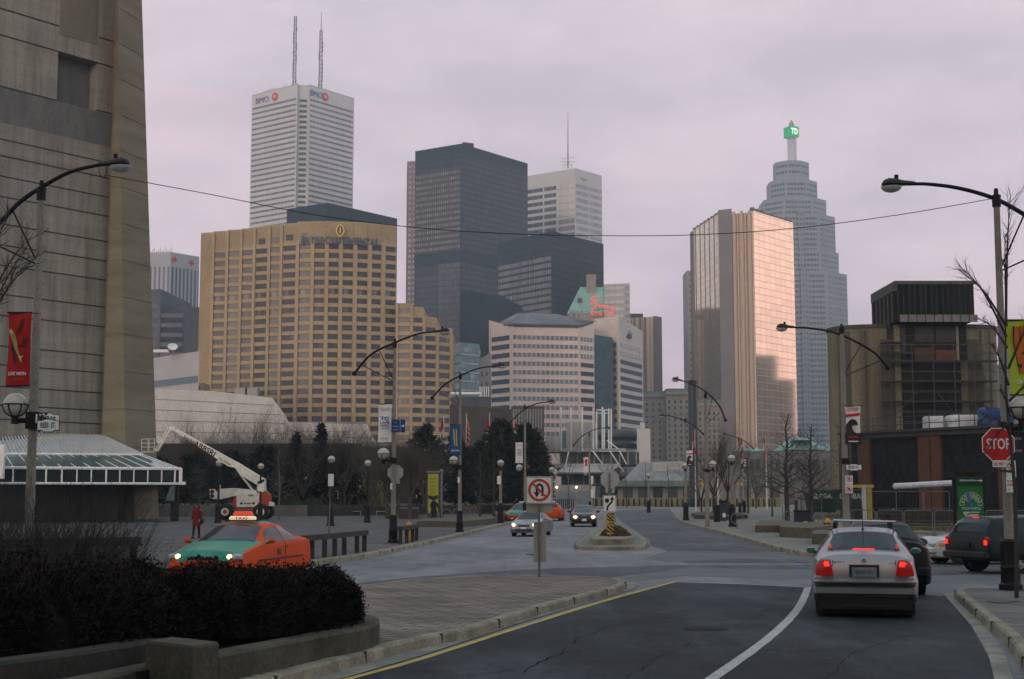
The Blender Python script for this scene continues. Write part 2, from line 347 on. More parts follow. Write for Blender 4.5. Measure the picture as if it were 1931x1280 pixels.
sheet('road_patch',[(1215,1052),(1250,1041),(1400,1042),(1530,1047),(1525,1056),(1380,1052),(1260,1060)],.004,asphalt_light)
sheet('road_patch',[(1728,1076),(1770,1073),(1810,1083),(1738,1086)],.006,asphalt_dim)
paint_y=pm('yellow_road_paint',(.52,.36,.045),(.32,.24,.06),3,.75,detail=9,lo=.3,hi=.75,fine=(30,.25))
paint_w=pm('white_road_paint',(.46,.44,.42),(.28,.27,.26),3,.75,detail=9,lo=.3,hi=.75,fine=(30,.25))
def stripe(name,px,w,m,z=.009,taper=None):
    P=[Vector(G2(x,y,z)) for x,y in px];Q=[]
    for i in range(len(P)-1):
        for k in range(6):
            t=k/6;p0,p1,p2,p3=P[max(i-1,0)],P[i],P[i+1],P[min(i+2,len(P)-1)]
            Q.append(.5*((2*p1)+(p2-p0)*t+(2*p0-5*p1+4*p2-p3)*t*t+(3*p1-p0-3*p2+p3)*t**3))
    Q.append(P[-1]);rows=[]
    for i,p in enumerate(Q):
        t=(Q[min(i+1,len(Q)-1)]-Q[max(i-1,0)]).normalized();n=Vector((-t.y,t.x));ww=w if taper is None else w+(taper-w)*i/(len(Q)-1)
        j=.006*math.sin(i*2.7)
        rows.append([(p.x-n.x*(ww/2+j),p.y-n.y*(ww/2+j),z),(p.x+n.x*(ww/2),p.y+n.y*(ww/2),z)])
    mb=MB();mb.grid(rows);mb.f=[f[::-1] for f in mb.f];return struct(name,mb,m)
stripe('road_marking',[(560,1310),(660,1279),(800,1240),(1000,1176),(1150,1130),(1275,1096)],.105,paint_y)
stripe('road_marking',[(1300,1310),(1340,1281),(1440,1210),(1490,1165),(1512,1135),(1524,1106)],.15,paint_w)
stripe('road_marking',[(1277,1097),(1400,1101),(1526,1107)],.10,paint_w)
stripe('road_marking',[(978,1011),(996,1007),(1012,1003)],.12,paint_w)
stripe('road_marking',[(1042,994),(1054,991)],.12,paint_w)
stripe('road_marking',[(1082,1028),(1100,1031),(1130,1033)],.14,paint_w)
def crack(px,w_,seed,m):
    R_=random.Random(seed);P=[G(x,y,.007) for x,y in px];Q=[]
    for a,b in zip(P,P[1:]):
        n=max(3,int((b-a).length/.25))
        for k in range(n):q=a.lerp(b,k/n);Q.append(Vector((q.x+R_.gauss(0,.022),q.y+R_.gauss(0,.022),.007)))
    rows=[]
    for i,q in enumerate(Q):d=(Q[min(i+1,len(Q)-1)]-Q[max(i-1,0)]).normalized();nr=Vector((-d.y,d.x,0))*w_*R_.uniform(.12,.5);rows.append([q-nr,q+nr])
    mb=MB();mb.grid(rows);mb.f=[f[::-1] for f in mb.f];struct('road_crack',mb,m)
tar=pm('tar_seal',(.006,.007,.007),(.010,.011,.011),6,.95,spec=.03)
for i,(P_x,w_) in enumerate((([(985,1268),(1012,1252),(1035,1240),(1056,1232),(1080,1229)],.03),([(1056,1232),(1090,1205),(1150,1180),(1230,1165),(1300,1150),(1390,1140)],.014),([(870,1279),(960,1262),(985,1268)],.015),([(1180,1279),(1240,1240),(1330,1200),(1420,1165),(1480,1128),(1500,1106)],.012),([(1560,1279),(1600,1235),(1700,1200),(1800,1190)],.016),([(760,1075),(860,1058),(1000,1052),(1120,1058),(1240,1066)],.03),([(700,1060),(800,1040),(900,1026),(980,1018)],.03),([(1240,1030),(1340,1036),(1480,1052),(1530,1068)],.035),([(1100,1140),(1180,1136),(1260,1122),(1330,1118)],.012),([(1010,1088),(1200,1080),(1400,1078)],.02))):crack(P_x,w_,i,tar)
for x,y in ((1330,1186),(1010,1046)):
    g=G(x,y,0);o=struct('manhole_cover',MB().lathe([(.34,.0),(.34,.011),(.001,.011)],24,g),pm('manhole_iron',(.012,.013,.013),(.028,.029,.029),14,.8,spec=.1))
def kerbed(name,px,inner,kw=.16,h=.15,z0=-.1,kname='kerb'):
    """a raised slab with a kerb round it: kerb ring (own structure) and a pavement sheet inside it, 4 mm lower"""
    P=[Vector(G2(x,y,h)) for x,y in px]
    a=sum(P[i].x*P[(i+1) % len(P)].y-P[(i+1) % len(P)].x*P[i].y for i in range(len(P)))
    if a<0:P=P[::-1]
    n=len(P);I=[]
    for i in range(n):
        e0=(P[i]-P[i-1]).normalized();e1=(P[(i+1) % n]-P[i]).normalized()
        n0=Vector((-e0.y,e0.x));n1=Vector((-e1.y,e1.x));b=(n0+n1)
        b=b.normalized() if b.length>.1 else n0;c=max(b.dot(n0),.5);I.append(P[i]+b*kw/c)
    k=MB()
    for i in range(n):
        j=(i+1) % n;A,B,a_,b_=P[i],P[j],I[i],I[j]
        o0=(A-a_).normalized()*.03;o1=(B-b_).normalized()*.03
        A0,B0=A+o0,B+o1
        k.face([(A0.x,A0.y,z0),(B0.x,B0.y,z0),(B.x,B.y,h-.03),(A.x,A.y,h-.03)])
        A2,B2=A-o0*.9,B-o1*.9
        k.face([(A.x,A.y,h-.03),(B.x,B.y,h-.03),(B2.x,B2.y,h),(A2.x,A2.y,h)])
        k.face([(A2.x,A2.y,h),(B2.x,B2.y,h),(b_.x,b_.y,h),(a_.x,a_.y,h)])
        k.face([(a_.x,a_.y,h),(b_.x,b_.y,h),(b_.x,b_.y,0),(a_.x,a_.y,0)])
    struct(kname,k,kerb_m);jt=MB();step=0
    for i in range(n):
        j=(i+1) % n;d=P[j]-P[i];l=d.length;d.normalize();nr=Vector((-d.y,d.x));u=(2.4-step) % 2.4
        while u<l and P[i].y<75:q=P[i]+d*u+nr*(kw/2-.02);jt.box((q.x,q.y,h/2+.001),(.014,kw-.0,h+.002),rz=math.atan2(d.y,d.x));u+=2.4
        step=(step+l) % 2.4
    if jt.v:struct('kerb_joint',jt,pm('kerb_joint',(.09,.083,.07),(.06,.055,.048),6,.95))
    s=MB();s.face([(p.x,p.y,h-.006) for p in I]);struct(name,s,inner);return P
def strip_between(name,o,i_,z,m):
    A=[G(x,y,z) for x,y in o];B=[G(x,y,z) for x,y in i_];mb=MB();mb.grid([[a,b] for a,b in zip(A,B)])
    if (A[1]-A[0]).cross(B[0]-A[0]).z<0:mb.f=[f[::-1] for f in mb.f]
    return struct(name,mb,m)
strip_between('gutter',[(300,1345),(500,1310),(620,1286),(800,1234),(1000,1168),(1120,1133),(1190,1112),(1206,1104),(1198,1097)],
              [(300,1300),(500,1280),(640,1252),(778,1214),(950,1165),(1100,1128),(1170,1108),(1178,1104),(1170,1098)],.013,gutter_m)
strip_between('gutter',[(1886,1330),(1876,1285),(1864,1235),(1832,1180),(1786,1128),(1776,1118)],
              [(1935,1330),(1912,1285),(1896,1232),(1862,1184),(1812,1130),(1800,1118)],.013,gutter_m)
ISLAND=kerbed('island_pavement',[(200,1330),(400,1296),(520,1274),(641,1241),(770,1207),(892,1182),(1034,1138),(1112,1119),(1160,1107),(1177,1101),(1180,1096),(1174,1092),(1164,1090),(1112,1086),(1014,1083.5),(940,1083.5),(876,1085),(758,1094),(679,1103),(500,1122),(300,1150),(100,1185),(-200,1240),(-200,1400)],paver_red)
kerbed('sidewalk',[(1990,1330),(1948,1270),(1923,1227),(1897,1192),(1855,1160),(1822,1132),(1804,1118),(1801,1113),(1808,1108),(1850,1107),(1935,1109),(2300,1118),(2600,1330)],brick_mat('corner_pavers',(.17,.155,.145),(.13,.12,.115),(.06,.055,.05),.6,.3,.015,1,rot=.9,stain=.4))
sheet('utility_cover',[(1858,1133),(1900,1131),(1925,1133),(1890,1137)],.155,pm('cast_iron',(.05,.05,.05),(.08,.075,.07),20,.6,.5))
PLAZA=kerbed('plaza',[(-700,1140),(300,1082),(577,1059),(698,1043),(775,1027),(840,1013),(894,1000),(939,989.5),(966,984),(1010,974),(1046,966),(1078,960.2),(1100,957),(1100,948),(700,948),(-700,950)],paver_grey,kw=.3)
kerbed('sidewalk',[(1104,957.5),(1140,957.5),(1200,956.5),(1280,951.5),(1380,947.5),(1380,944),(1100,944)],walk_m,kw=.5)
RCOR=kerbed('sidewalk',[(1500,956),(1340,955),(1305,958),(1284,962),(1274,968),(1275,976),(1290,984),(1318,991),(1341,996),(1382,1007),(1428,1020),(1473,1032),(1523,1041),(1560,1042),(1590,1030),(1630,1012),(1700,1000),(1790,1006),(1931,1014),(2300,1030),(2300,956)],walk_m,kw=.2)
kerbed('island_pavement',[(1084,1028),(1100,1029.5),(1146,1030.5),(1208,1030),(1219,1027),(1222,1021),(1216,1014),(1196,1004),(1180,993),(1163,982),(1150,970),(1143,962),(1139,966),(1136,980),(1128,992),(1114,1004),(1098,1013),(1086,1021)],walk_m,kw=.18)
def lawn(name,px,z,m):return sheet(name,px,z,m)
sheet('grass_verge',[(1640,1006),(1700,996.5),(1790,1003),(1931,1011),(2300,1026),(2300,990),(1931,988),(1790,988),(1690,987),(1650,992)],.16,dirt)
sheet('path',[(1560,984),(1640,984.5),(1700,985.5),(1790,987),(2300,989),(2300,976),(1790,978.5),(1690,978),(1600,979)],.158,pm('path_concrete',(.27,.26,.255),(.2,.195,.19),2,.9,fine=(20,.15)))
sheet('rough_ground',[(1540,976),(1640,976),(1800,977),(2300,975),(2400,950),(1500,950),(1500,960)],.17,dirt)
def grass_tufts(name,regions,n,h,seed,label):
    r=random.Random(seed);mb=MB()
    for _ in range(n):
        reg=r.choice(regions);x=r.uniform(reg[0],reg[2]);y=r.uniform(reg[1],reg[3]);p=G(x,y,.165)
        for k in range(5):
            a=r.uniform(0,2*PI);hh=h*r.uniform(.4,1.2);q=p+Vector((r.gauss(0,.12),r.gauss(0,.12),0));d=Vector((math.cos(a),math.sin(a),0))*hh*.5
            wv=Vector((-math.sin(a),math.cos(a),0))*.022
            mb.face([q-wv,q+wv,q+d+Vector((0,0,hh))])
    o=obj(name,mb,pm('dry_grass',(.09,.072,.035),(.15,.12,.06),2,.9));tag(o,label,'grass',kind='stuff');return o
grass_tufts('grass',[(1690,988,1790,1000),(1790,989,1990,1004)],1500,.10,3,'short brown winter grass on the verge beside the junction')
grass_tufts('grass',[(1560,958,1990,976)],1800,.22,4,'rough dead grass below the grey fence panels')
# ------------------------------------------------------------------ the skyline
def Cn(px,py,Z):
    r=ray(px,py);t=(Z-HC)/r.z
    return (r.x*t,r.y*t)
def Z_at(px,py,Y):return W(px,py,Y).z
def back(L_,F,R):return (L_[0]+R[0]-F[0],L_[1]+R[1]-F[1])
def along(A,B,t):return (A[0]+(B[0]-A[0])*t,A[1]+(B[1]-A[1])*t)
def dist(A,B):return math.hypot(B[0]-A[0],B[1]-A[1])
def building(name,label,pts,cat='tower',group=None):
    return thing(name,label,cat,(sum(p[0] for p in pts)/len(pts),sum(p[1] for p in pts)/len(pts),0),0,group)
def wall_text(t,A,B,u,z,s,m,h,wdt=None,out=.3,ext=.2,name='lettering',bold=0):
    ax=Vector((B[0]-A[0],B[1]-A[1],0)).normalized();nn=Vector((ax.y,-ax.x,0))
    o=Vector((A[0],A[1],z))+ax*u+nn*out
    return text(name,s,m,frame_M(o,ax),t,h,wdt,ext,bold)
def bands(t,A,B,z_top,pitch,n,hgt,m,u0,u1,name='window_band',out=.15,th=.3):
    for i in range(n):
        z1=z_top-i*pitch;mb=MB().panel(A,B,u0,u1,z1-hgt,z1,out,th);obj(name,mb,m,t)
far_white=pm('far_white_marble',(.60,.585,.58),(.52,.51,.51),.02,.7,fine=(.5,.05))
bmo_glass=gm('bank_tower_glass',(.24,.24,.25),(.13,.145,.155),3.2,40,.22,.0,.2,0,.6,0,.35)
# ---- white marble bank tower
Z=290;A=Cn(475,181,Z);B1=Cn(561,160,Z);B2=Cn(583,161,Z);Bn1=Cn(565,162.5,Z);Bn2=Cn(580,163,Z);D=Cn(668,187,Z)
t=building('bank_tower','tall white tower with dark window stripes, red roundels and two masts',[A,B1,D])
bk=(A[0]+D[0]-B1[0],A[1]+D[1]-B1[1]+20)
obj('wall',MB().prism([A,B1,Bn1,Bn2,B2,D,bk],0,Z),far_white,t)
l1,l2=dist(A,B1),dist(B2,D)
bands(t,A,B1,Z-9.2,3.83,26,1.45,bmo_glass,1.2,l1-1.0);bands(t,B2,D,Z-9.2,3.83,26,1.45,bmo_glass,1.4,l2-1.2)
bands(t,Bn1,Bn2,Z-9.4,3.83,26,2.0,pm('notch_glass',(.05,.06,.07),(.08,.09,.1),.1,.2),.3,dist(Bn1,Bn2)-.3)
obj('parapet',MB().prism([A,B1,Bn1,Bn2,B2,D,bk],Z,Z+.8),pm('parapet_grey',(.45,.44,.44),(.4,.4,.4),.05),t)
sg=pm('sign_blue_grey',(.16,.24,.36),(.13,.2,.32),.1,.5);rr=pm('roundel_red',(.62,.03,.04),(.55,.03,.04),.1,.5)
def roundel(t,A,B,u,z,r,out):
    ax=Vector((B[0]-A[0],B[1]-A[1],0)).normalized();nn=Vector((ax.y,-ax.x,0));o=Vector((A[0],A[1],z))+ax*u+nn*out
    Mx=frame_M(o,ax);mb=MB();mb.lathe([(.01,-.2),(r,-.2),(r,.2),(.01,.2)],28)
    d=obj('roundel',mb,rr,t,M=Mx @ Matrix.Identity(4)) if False else None
    mb.v=[tuple(Mx @ Vector(v)) for v in mb.v];d=obj('roundel',mb,rr,t)
    wm=MB()
    for q in (0,1):
        for k in (-1,1):
            pts=[(k*r*.12,q*r*.0-r*.02+q*r*.1),(k*r*.5,-r*.02+q*r*.1),(k*r*.5,r*.22+q*r*.12),(k*r*.3,r*.42+q*r*.14),(k*r*.12,r*.25+q*r*.1)]
            if q:continue
            wm.face([Mx @ Vector((x,y,.26)) for x,y in (pts if k>0 else pts[::-1])])
    wm.face([Mx @ Vector(p) for p in ((-r*.55,-r*.3,.26),(r*.55,-r*.3,.26),(r*.5,-r*.12,.26),(-r*.5,-r*.12,.26))])
    obj('emblem',wm,white_paint,d,)
wall_text(t,A,B1,l1*.24,Z-5.0,'BMO',sg,4.2,l1*.28,.3);roundel(t,A,B1,l1*.52,Z-4.6,2.9,.4)
wall_text(t,B2,D,l2*.15,Z-5.0,'BMO',sg,4.2,l2*.26,.3);roundel(t,B2,D,l2*.345,Z-4.8,2.9,.4)
def mast(px,y0,y1,Y,wd,label,taper_y=None,m=None,group=None):
    b=W(px,y1,Y);tp=W(px,y0,Y);t=thing('antenna_mast',label,'antenna',b-Vector((0,0,4)),0,group)
    mb=MB();H=tp.z-b.z+4;z0=b.z-4;Ht=H if taper_y is None else W(px,taper_y,Y).z-z0;n=int(Ht/3.2)
    for sx,sy in ((-1,-1),(1,-1),(1,1),(-1,1)):mb.tube([(b.x+sx*wd/2,b.y+sy*wd/2,z0),(b.x+sx*wd*.38,b.y+sy*wd*.38,z0+Ht)],wd*.11,4)
    for i in range(n):
        z=z0+i*Ht/n;z2=z+Ht/n;q=wd/2*(1-.24*i/n)
        mb.tube([(b.x-q,b.y-q,z),(b.x+q,b.y-q,z2)],wd*.07,4);mb.tube([(b.x+q,b.y-q,z),(b.x-q,b.y-q,z2)],wd*.07,4)
        mb.tube([(b.x-q,b.y-q,z),(b.x+q,b.y-q,z)],wd*.08,4);mb.tube([(b.x-q,b.y+q,z),(b.x+q,b.y+q,z)],wd*.08,4)
    obj('lattice',mb,m or pm('mast_grey',(.09,.09,.11),(.13,.12,.13),.2,.6),t)
    mb=MB();r=random.Random(int(px))
    for i in range(int(n*.9)):
        z=z0+Ht*(.08+.9*i/n);s=r.choice((-1,1));mb.box((b.x+s*wd*.62,b.y,z),(wd*.3,wd*.3,1.6))
    obj('aerials',mb,pm('aerial_panels',(.2,.2,.22),(.12,.12,.14),.3,.6),t)
    if taper_y is not None:obj('whip',MB().tube([(b.x,b.y,z0+Ht-1),(b.x,b.y,z0+H)],[wd*.16,wd*.08],6),pm('mast_red',(.35,.16,.15),(.4,.3,.3),.2),t)
    return t
mast(555,30,160,1035,2.1,'left of the two grey lattice masts on the white bank tower')
mast(604,22,166,1045,2.3,'right lattice mast on the white bank tower, with a thin red whip on top',taper_y=57)
r=random.Random(5);t=thing('rooftop_aerials','thin rooftop aerials and dishes along the top edge of the white bank tower','antenna',(*along(A,B1,.6),Z))
mb=MB()
for i in range(16):
    p=along(A,B1,.25+.72*i/16);p=(p[0]+2,p[1]+4);mb.tube([(p[0],p[1],Z),(p[0],p[1],Z+r.uniform(2,5))],.14,4)
for i in range(8):
    p=along(B2,D,.05+.5*i/9);p=(p[0]-1,p[1]+4);mb.tube([(p[0],p[1],Z),(p[0],p[1],Z+r.uniform(2,4.5))],.14,4)
p0=along(A,B1,.25);p1=along(A,B1,.5);mb.tube([(p0[0],p0[1]+3,Z+2.2),(p1[0],p1[1]+3,Z+2.2)],.12,4)
obj('aerials',mb,pm('mast_grey',(0,0,0)),t)['kind']='stuff'
# ---- dark tower behind the hotel
navy=gm('dark_curtain_wall',(.016,.024,.032),(.022,.032,.041),1.5,3.7,.3,.35,.35,0,.6,0,.5,gspec=.25)
navy_plain=pm('dark_steel_band',(.020,.034,.044),(.026,.040,.050),.05,.6,spec=.15,fine=(.4,.1))
Z=150;A=Cn(541,394,Z);F=Cn(618,382,Z);R=Cn(749,412,Z)
t=building('dark_tower','low blue-black office block showing only its top behind the tan hotel',[A,F,R])
obj('wall',MB().prism([A,F,R,back(A,F,R)],0,Z-9),navy,t)
obj('mechanical_storey',MB().prism([A,F,R,back(A,F,R)],Z-9,Z),navy_plain,t)
# ---- twin dark towers
Z=224;A=Cn(783,285,Z);F=Cn(870,270.5,Z);R=Cn(995,308,Z);bk=back(A,F,R)
t=building('dark_tower','tallest blue-black tower with a flat top, left of the white tower with the thin antenna',[A,F,R])
obj('wall',MB().prism([A,F,R,bk],0,Z-7),gm('dark_tower_wall',(.016,.025,.033),(.034,.050,.062),1.55,3.7,.34,.40,.35,0,.6,0,.4,gspec=.25),t)
obj('mechanical_storey',MB().prism([A,F,R,bk],Z-7,Z),navy_plain,t)
lA,lR=dist(A,F),dist(F,R)
west_glass=gm('dark_tower_lit_glass',(.022,.028,.034),(.26,.23,.17),1.55,3.7,.55,.50,.3,.55,.5,0,.35)
obj('curtain_wall',MB().panel(A,F,.6,lA-.8,Z-68,Z-15,.15,.3),west_glass,t)
zl=Z-74
low_glass=gm('dark_tower_low_glass',(.019,.024,.030),(.035,.045,.055),40,3.7,.0,.45,.25,.1,.5,0,.3)
obj('curtain_wall',MB().panel(A,F,.6,lA*.5,60,zl-4,.15,.3),low_glass,t)
obj('curtain_wall',MB().panel(A,F,lA*.52,lA-.8,60,zl-2,.18,.3),gm('dark_tower_stripe_glass',(.03,.034,.04),(.11,.115,.12),1.5,3.7,.5,.2,.3,.2,.5,0,.4),t)
obj('mechanical_storey',MB().panel(A,F,0,lA,zl-2,zl+6,.22,.3),navy_plain,t)
obj('mechanical_storey',MB().panel(F,R,0,lR,zl-2,zl+6,.22,.3),navy_plain,t)
obj('roof_plant',MB().prism([Cn(872,269.5,Z+1.5),Cn(893,272,Z+1.5),(Cn(893,272,Z+1.5)[0],Cn(893,272,Z)[1]+12),(Cn(872,272,Z)[0],Cn(872,272,Z)[1]+12)],Z-3,Z+2.2),navy_plain,t)
Z=226;A=Cn(764,315,Z);F=Cn(768,304,Z);R=Cn(800,302,Z);bk=(R[0],R[1]+50);b2=(A[0],A[1]+60)
t=building('pink_tower','slim pink-grey tower edge showing left of the tallest dark tower',[A,F,R])
obj('wall',MB().prism([(A[0],A[1]+15),F,R,bk,b2],0,Z),gm('pink_granite_grid',(.17,.135,.135),(.30,.27,.28),3.2,3.6,.45,.5,.3,0,.7,0,.25),t)
Z=148;A=Cn(938,458,Z);F=Cn(1041,435,Z);R=Cn(1138,460,Z);bk=back(A,F,R)
t=building('dark_tower','blue-black tower with pale lit window rows in front of the needle-topped white tower',[A,F,R])
obj('wall',MB().prism([A,F,R,bk],0,Z-5),navy,t);obj('mechanical_storey',MB().prism([A,F,R,bk],Z-5,Z),navy_plain,t)
lA=dist(A,F);lit2=gm('second_dark_tower_glass',(.03,.035,.04),(.30,.28,.255),1.5,3.7,.36,.36,.3,.35,.5,0,.35)
for i in range(13):obj('window_band',MB().panel(A,F,1,lA-.8,Z-14-3.7*i-2.3,Z-14-3.7*i,.15,.3),gm('second_dark_tower_row',(.03,.035,.04),(.20,.195,.185),1.5,40,.36,0,.3,.35,.5,0,.35),t)
Z=98;A=Cn(868,550,Z);F=Cn(945,556,Z);R=Cn(986,580,Z)
t=building('dark_block','low black stepped block at the foot of the two dark towers',[A,F,R])
obj('wall',MB().prism([A,F,R,back(A,F,R)],0,Z),navy_plain,t)
# ---- white tower with thin antenna
Z=240;A=Cn(980,334,Z);F=Cn(1085,317,Z);R=Cn(1135,331,Z);bk=back(A,F,R)
t=building('white_tower','white tower with ribbon windows and a thin needle antenna, half hidden by dark towers',[A,F,R])
obj('wall',MB().prism([A,F,R,bk],0,Z),far_white,t);lA,lR=dist(A,F),dist(F,R)
cg=gm('white_tower_glass',(.35,.35,.36),(.085,.095,.105),6,40,.04,0,.2,0,.6,0,.35)
for i in range(14):
    z1=Z-10.8-5.2*i;u=2
    for a,b in ((.05,.42),(.45,.66)):obj('window_band',MB().panel(A,F,lA*a,lA*b,z1-2.9,z1,.15,.3),cg,t)
sg2=gm('white_tower_sky_glass',(.6,.56,.5),(.52,.50,.44),5,40,.05,0,.12,.7,.6,0,.1)
for i in range(14):z1=Z-10.8-5.2*i;obj('window_band',MB().panel(A,F,lA*.69,lA*.985,z1-3.3,z1,.15,.3),sg2,t)
for i in range(14):
    z1=Z-11.3-5.2*i
    for a,b in ((.03,.47),(.53,.97)):obj('window_band',MB().panel(F,R,lR*a,lR*b,z1-2.5,z1,.15,.3),gm('white_tower_side_glass',(.4,.4,.42),(.24,.26,.29),3,40,.1,0,.15,.2,.6,0,.2),t)
obj('emblem',MB().panel(F,R,lR*.2,lR*.42,Z-7.2,Z-5.8,.3,.3),pm('gold_emblem',(.5,.38,.12),(.45,.3,.1),.2),t)
b=W(1071,317,F[1]+8);t=thing('antenna_mast','thin needle antenna with short crossbars on the white tower','antenna',b)
mb=MB();tp=W(1071,212,F[1]+8);mb.tube([b,tp],[.55,.16],6)
for k,(zz,l_) in enumerate(((303,10),(298,9),(309,7))):
    q=W(1071,zz,b.y);mb.tube([q-Vector((l_*.55,0,.7)),q+Vector((l_*.55,0,-.7*(-1)**k))],.16,4)
mb.tube([b+Vector((-3.4,0,0)),W(1071,303,b.y)],.15,4);mb.tube([b+Vector((3.4,0,0)),W(1071,303,b.y)],.15,4)
obj('mast',mb,pm('needle_grey',(.28,.24,.24),(.2,.18,.18),.2),t)
# ---- left background
Z=170;A=Cn(262,477,Z);F=Cn(322,475,Z);R=Cn(376,484,Z);bk=back(A,F,R)
t=building('striped_tower','grey tower with fine vertical stripes and small red leaf signs, left of the tan hotel',[A,F,R])
obj('wall',MB().prism([A,F,R,bk],0,Z-10),gm('striped_wall',(.37,.39,.41),(.055,.075,.09),3.3,300,.5,0,.25,0,.6,0,.3),t)
obj('parapet',MB().prism([A,F,R,bk],Z-10,Z),pm('tower_cap_grey',(.42,.42,.43),(.37,.37,.38),.05),t)
lA,lR=dist(A,F),dist(F,R)
def leaf(t,A,B,u,z,s,out,m=None):
    ax=Vector((B[0]-A[0],B[1]-A[1],0)).normalized();nn=Vector((ax.y,-ax.x,0));o=Vector((A[0],A[1],z))+ax*u+nn*out;Mx=frame_M(o,ax)
    P=[(0,1),(.22,.62),(.5,.72),(.42,.25),(.72,.45),(.78,.22),(1,.18),(.8,-.1),(.85,-.28),(.35,-.42),(.06,-.4),(.06,-.95),(-.06,-.95),(-.06,-.4),(-.35,-.42),(-.85,-.28),(-.8,-.1),(-1,.18),(-.78,.22),(-.72,.45),(-.42,.25),(-.5,.72),(-.22,.62)]
    mb=MB();mb.face([Mx @ Vector((x*s,y*s,0)) for x,y in P[::-1]]);mb.face([Mx @ Vector((x*s,y*s,-.1)) for x,y in P])
    return obj('leaf_emblem',mb,m or rr,t)
leaf(t,F,R,lR*.12,Z-5,2.6,.3);leaf(t,F,R,lR*.72,Z-5.6,2.6,.3)
t2=thing('rooftop_aerials','row of tiny aerials on the roof of the grey striped tower','antenna',(A[0]+10,A[1]+4,Z));mb=MB()
for i in range(12):p=along(A,F,.35+.06*i);mb.tube([(p[0],p[1]+2,Z),(p[0],p[1]+2,Z+1.5+(i*7 % 3))],.2,4)
obj('aerials',mb,pm('mast_grey',(0,0,0)),t2)['kind']='stuff'
Z=112;A=Cn(262,546,Z);F=Cn(304,545,Z);R=Cn(314,551,Z);R2=Cn(316,566,Z-6)
t=building('dark_office_block','charcoal stepped office block below the grey striped tower',[A,F,R])
dkc=pm('charcoal_panels',(.050,.056,.066),(.07,.075,.085),.04,.6,fine=(.3,.15))
obj('wall',MB().prism([A,F,(F[0]+3,F[1]+60),(A[0],A[1]+60)],0,Z),dkc,t)
A2=(F[0]+.2,F[1]+8);B2_=Cn(376,573,104);obj('wall',MB().prism([A2,(B2_[0],A2[1]+6),(B2_[0],A2[1]+50),(A2[0],A2[1]+50)],0,104),dkc,t)
A3=(F[0]+14,F[1]-6);B3=(B2_[0]+4,F[1]-2);obj('wall',MB().prism([A3,B3,(B3[0],A2[1]+4),(A3[0],A2[1]+4)],0,100),dkc,t)
dg=pm('charcoal_glass',(.018,.025,.034),(.028,.036,.045),.05,.2)
for i in range(11):
    z1=104-5.2*i;obj('window_band',MB().panel(A,F,2,dist(A,F)-1,z1-2.2,z1,.15,.3),dg,t)
    if i:obj('window_band',MB().panel((F[0],F[1]-.5),(A3[0]-.3,F[1]-.5),.5,12,z1-2.2,z1,.15,.3),dg,t)
Z=42;A=Cn(280,676,Z);R=Cn(376,662,Z)
t=building('terraced_office','white low office with blue ribbon windows under the satellite dish',[A,R],'building')
obj('wall',MB().prism([A,R,bkp(R,30),bkp(A,30)],0,Z),pm('pale_render',(.46,.45,.45),(.4,.39,.39),.1),t)
for i,zz in enumerate((35.2,31.2,27.4)):obj('window_band',MB().panel(A,R,.5,dist(A,R)-.5,zz-1.9,zz,.1,.3),pm('blue_glass',(.09,.13,.17),(.12,.16,.2),.3,.15),t)
A=(A[0]-4,A[1]-9);R=(R[0]+2,R[1]-9)
p=W(325,667,R[1]+13);t=thing('satellite_dish','white satellite dish on the roof of the white low office','satellite dish',(p.x,p.y,42))
mb=MB();Mx=frame_M((p.x,p.y,43.6),(1,.35,0),(0,.35,1));prof=[(.05+1.35*k/7,.28*(k/7)**2) for k in range(8)]
mb.grid([[Mx @ Vector((rr_*math.cos(2*PI*k/24),.75*rr_*math.sin(2*PI*k/24),zz)) for k in range(24)] for rr_,zz in prof],0,True)
obj('dish',mb,white_paint,t,smooth=True);obj('stand',MB().tube([(p.x,p.y+.5,42),(p.x,p.y+.3,44)],.25,6),grey_metal,t)
mb=MB().box((W(304,668,p.y).x,p.y,42.4),(4,2,.8));tag(obj('rooftop_unit',mb,white_paint),'small white box unit beside the satellite dish','rooftop unit')
# ------------------------------------------------------------------ the tan hotel
Zh=92
tan=pm('tan_precast',(.37,.275,.155),(.305,.225,.128),.08,.85,detail=8,fine=(1.2,.10))
tan_pier=pm('tan_pier',(.43,.32,.185),(.36,.265,.155),.08,.85,fine=(1.2,.08))
hotel_glass=gm('hotel_glass',(.09,.085,.075),(.040,.045,.045),1.45,3.0,.05,0,.35,.0,.5,0,.45,(.17,.165,.15),.12,sv=-2.2)
bp_px=[379,402.5,428.7,455,480.7,507,531.5,560.8,588,614.6,641,668,695.5,721,748]
bp_py=[441.7,438.6,435.9,433.5,430.8,426.9,424.9,421,419.5,419.3,420,421,422.5,424,427]
HP=[Cn(x,y,Zh) for x,y in zip(bp_px,bp_py)]
t=building('hotel','big tan hotel with a curved scalloped front, steel lettering and a gold oval emblem',[HP[0],HP[5],HP[13]],'hotel')
mb=MB();yb=max(p[1] for p in HP)+28
front=[]
for i in range(len(HP)-1):
    a,b=HP[i],HP[i+1];saw=1.5 if i<7 else .5
    front+=[(a[0],a[1]-0),(b[0],b[1]+ (saw if i>=0 else 0))]
body=[HP[0]]
for i in range(1,len(HP)-1):body+=[(HP[i][0]-.05,HP[i][1]+(1.6 if i<8 else .5)),(HP[i][0]+.05,HP[i][1]-.0)]
body+=[HP[-1],(HP[-1][0]*yb/HP[-1][1]-1.5,yb),(HP[0][0]*yb/HP[0][1]+1,yb)]
mb.prism(body,0,Zh);obj('wall',mb,tan,t)
wins=[];mp_=MB()
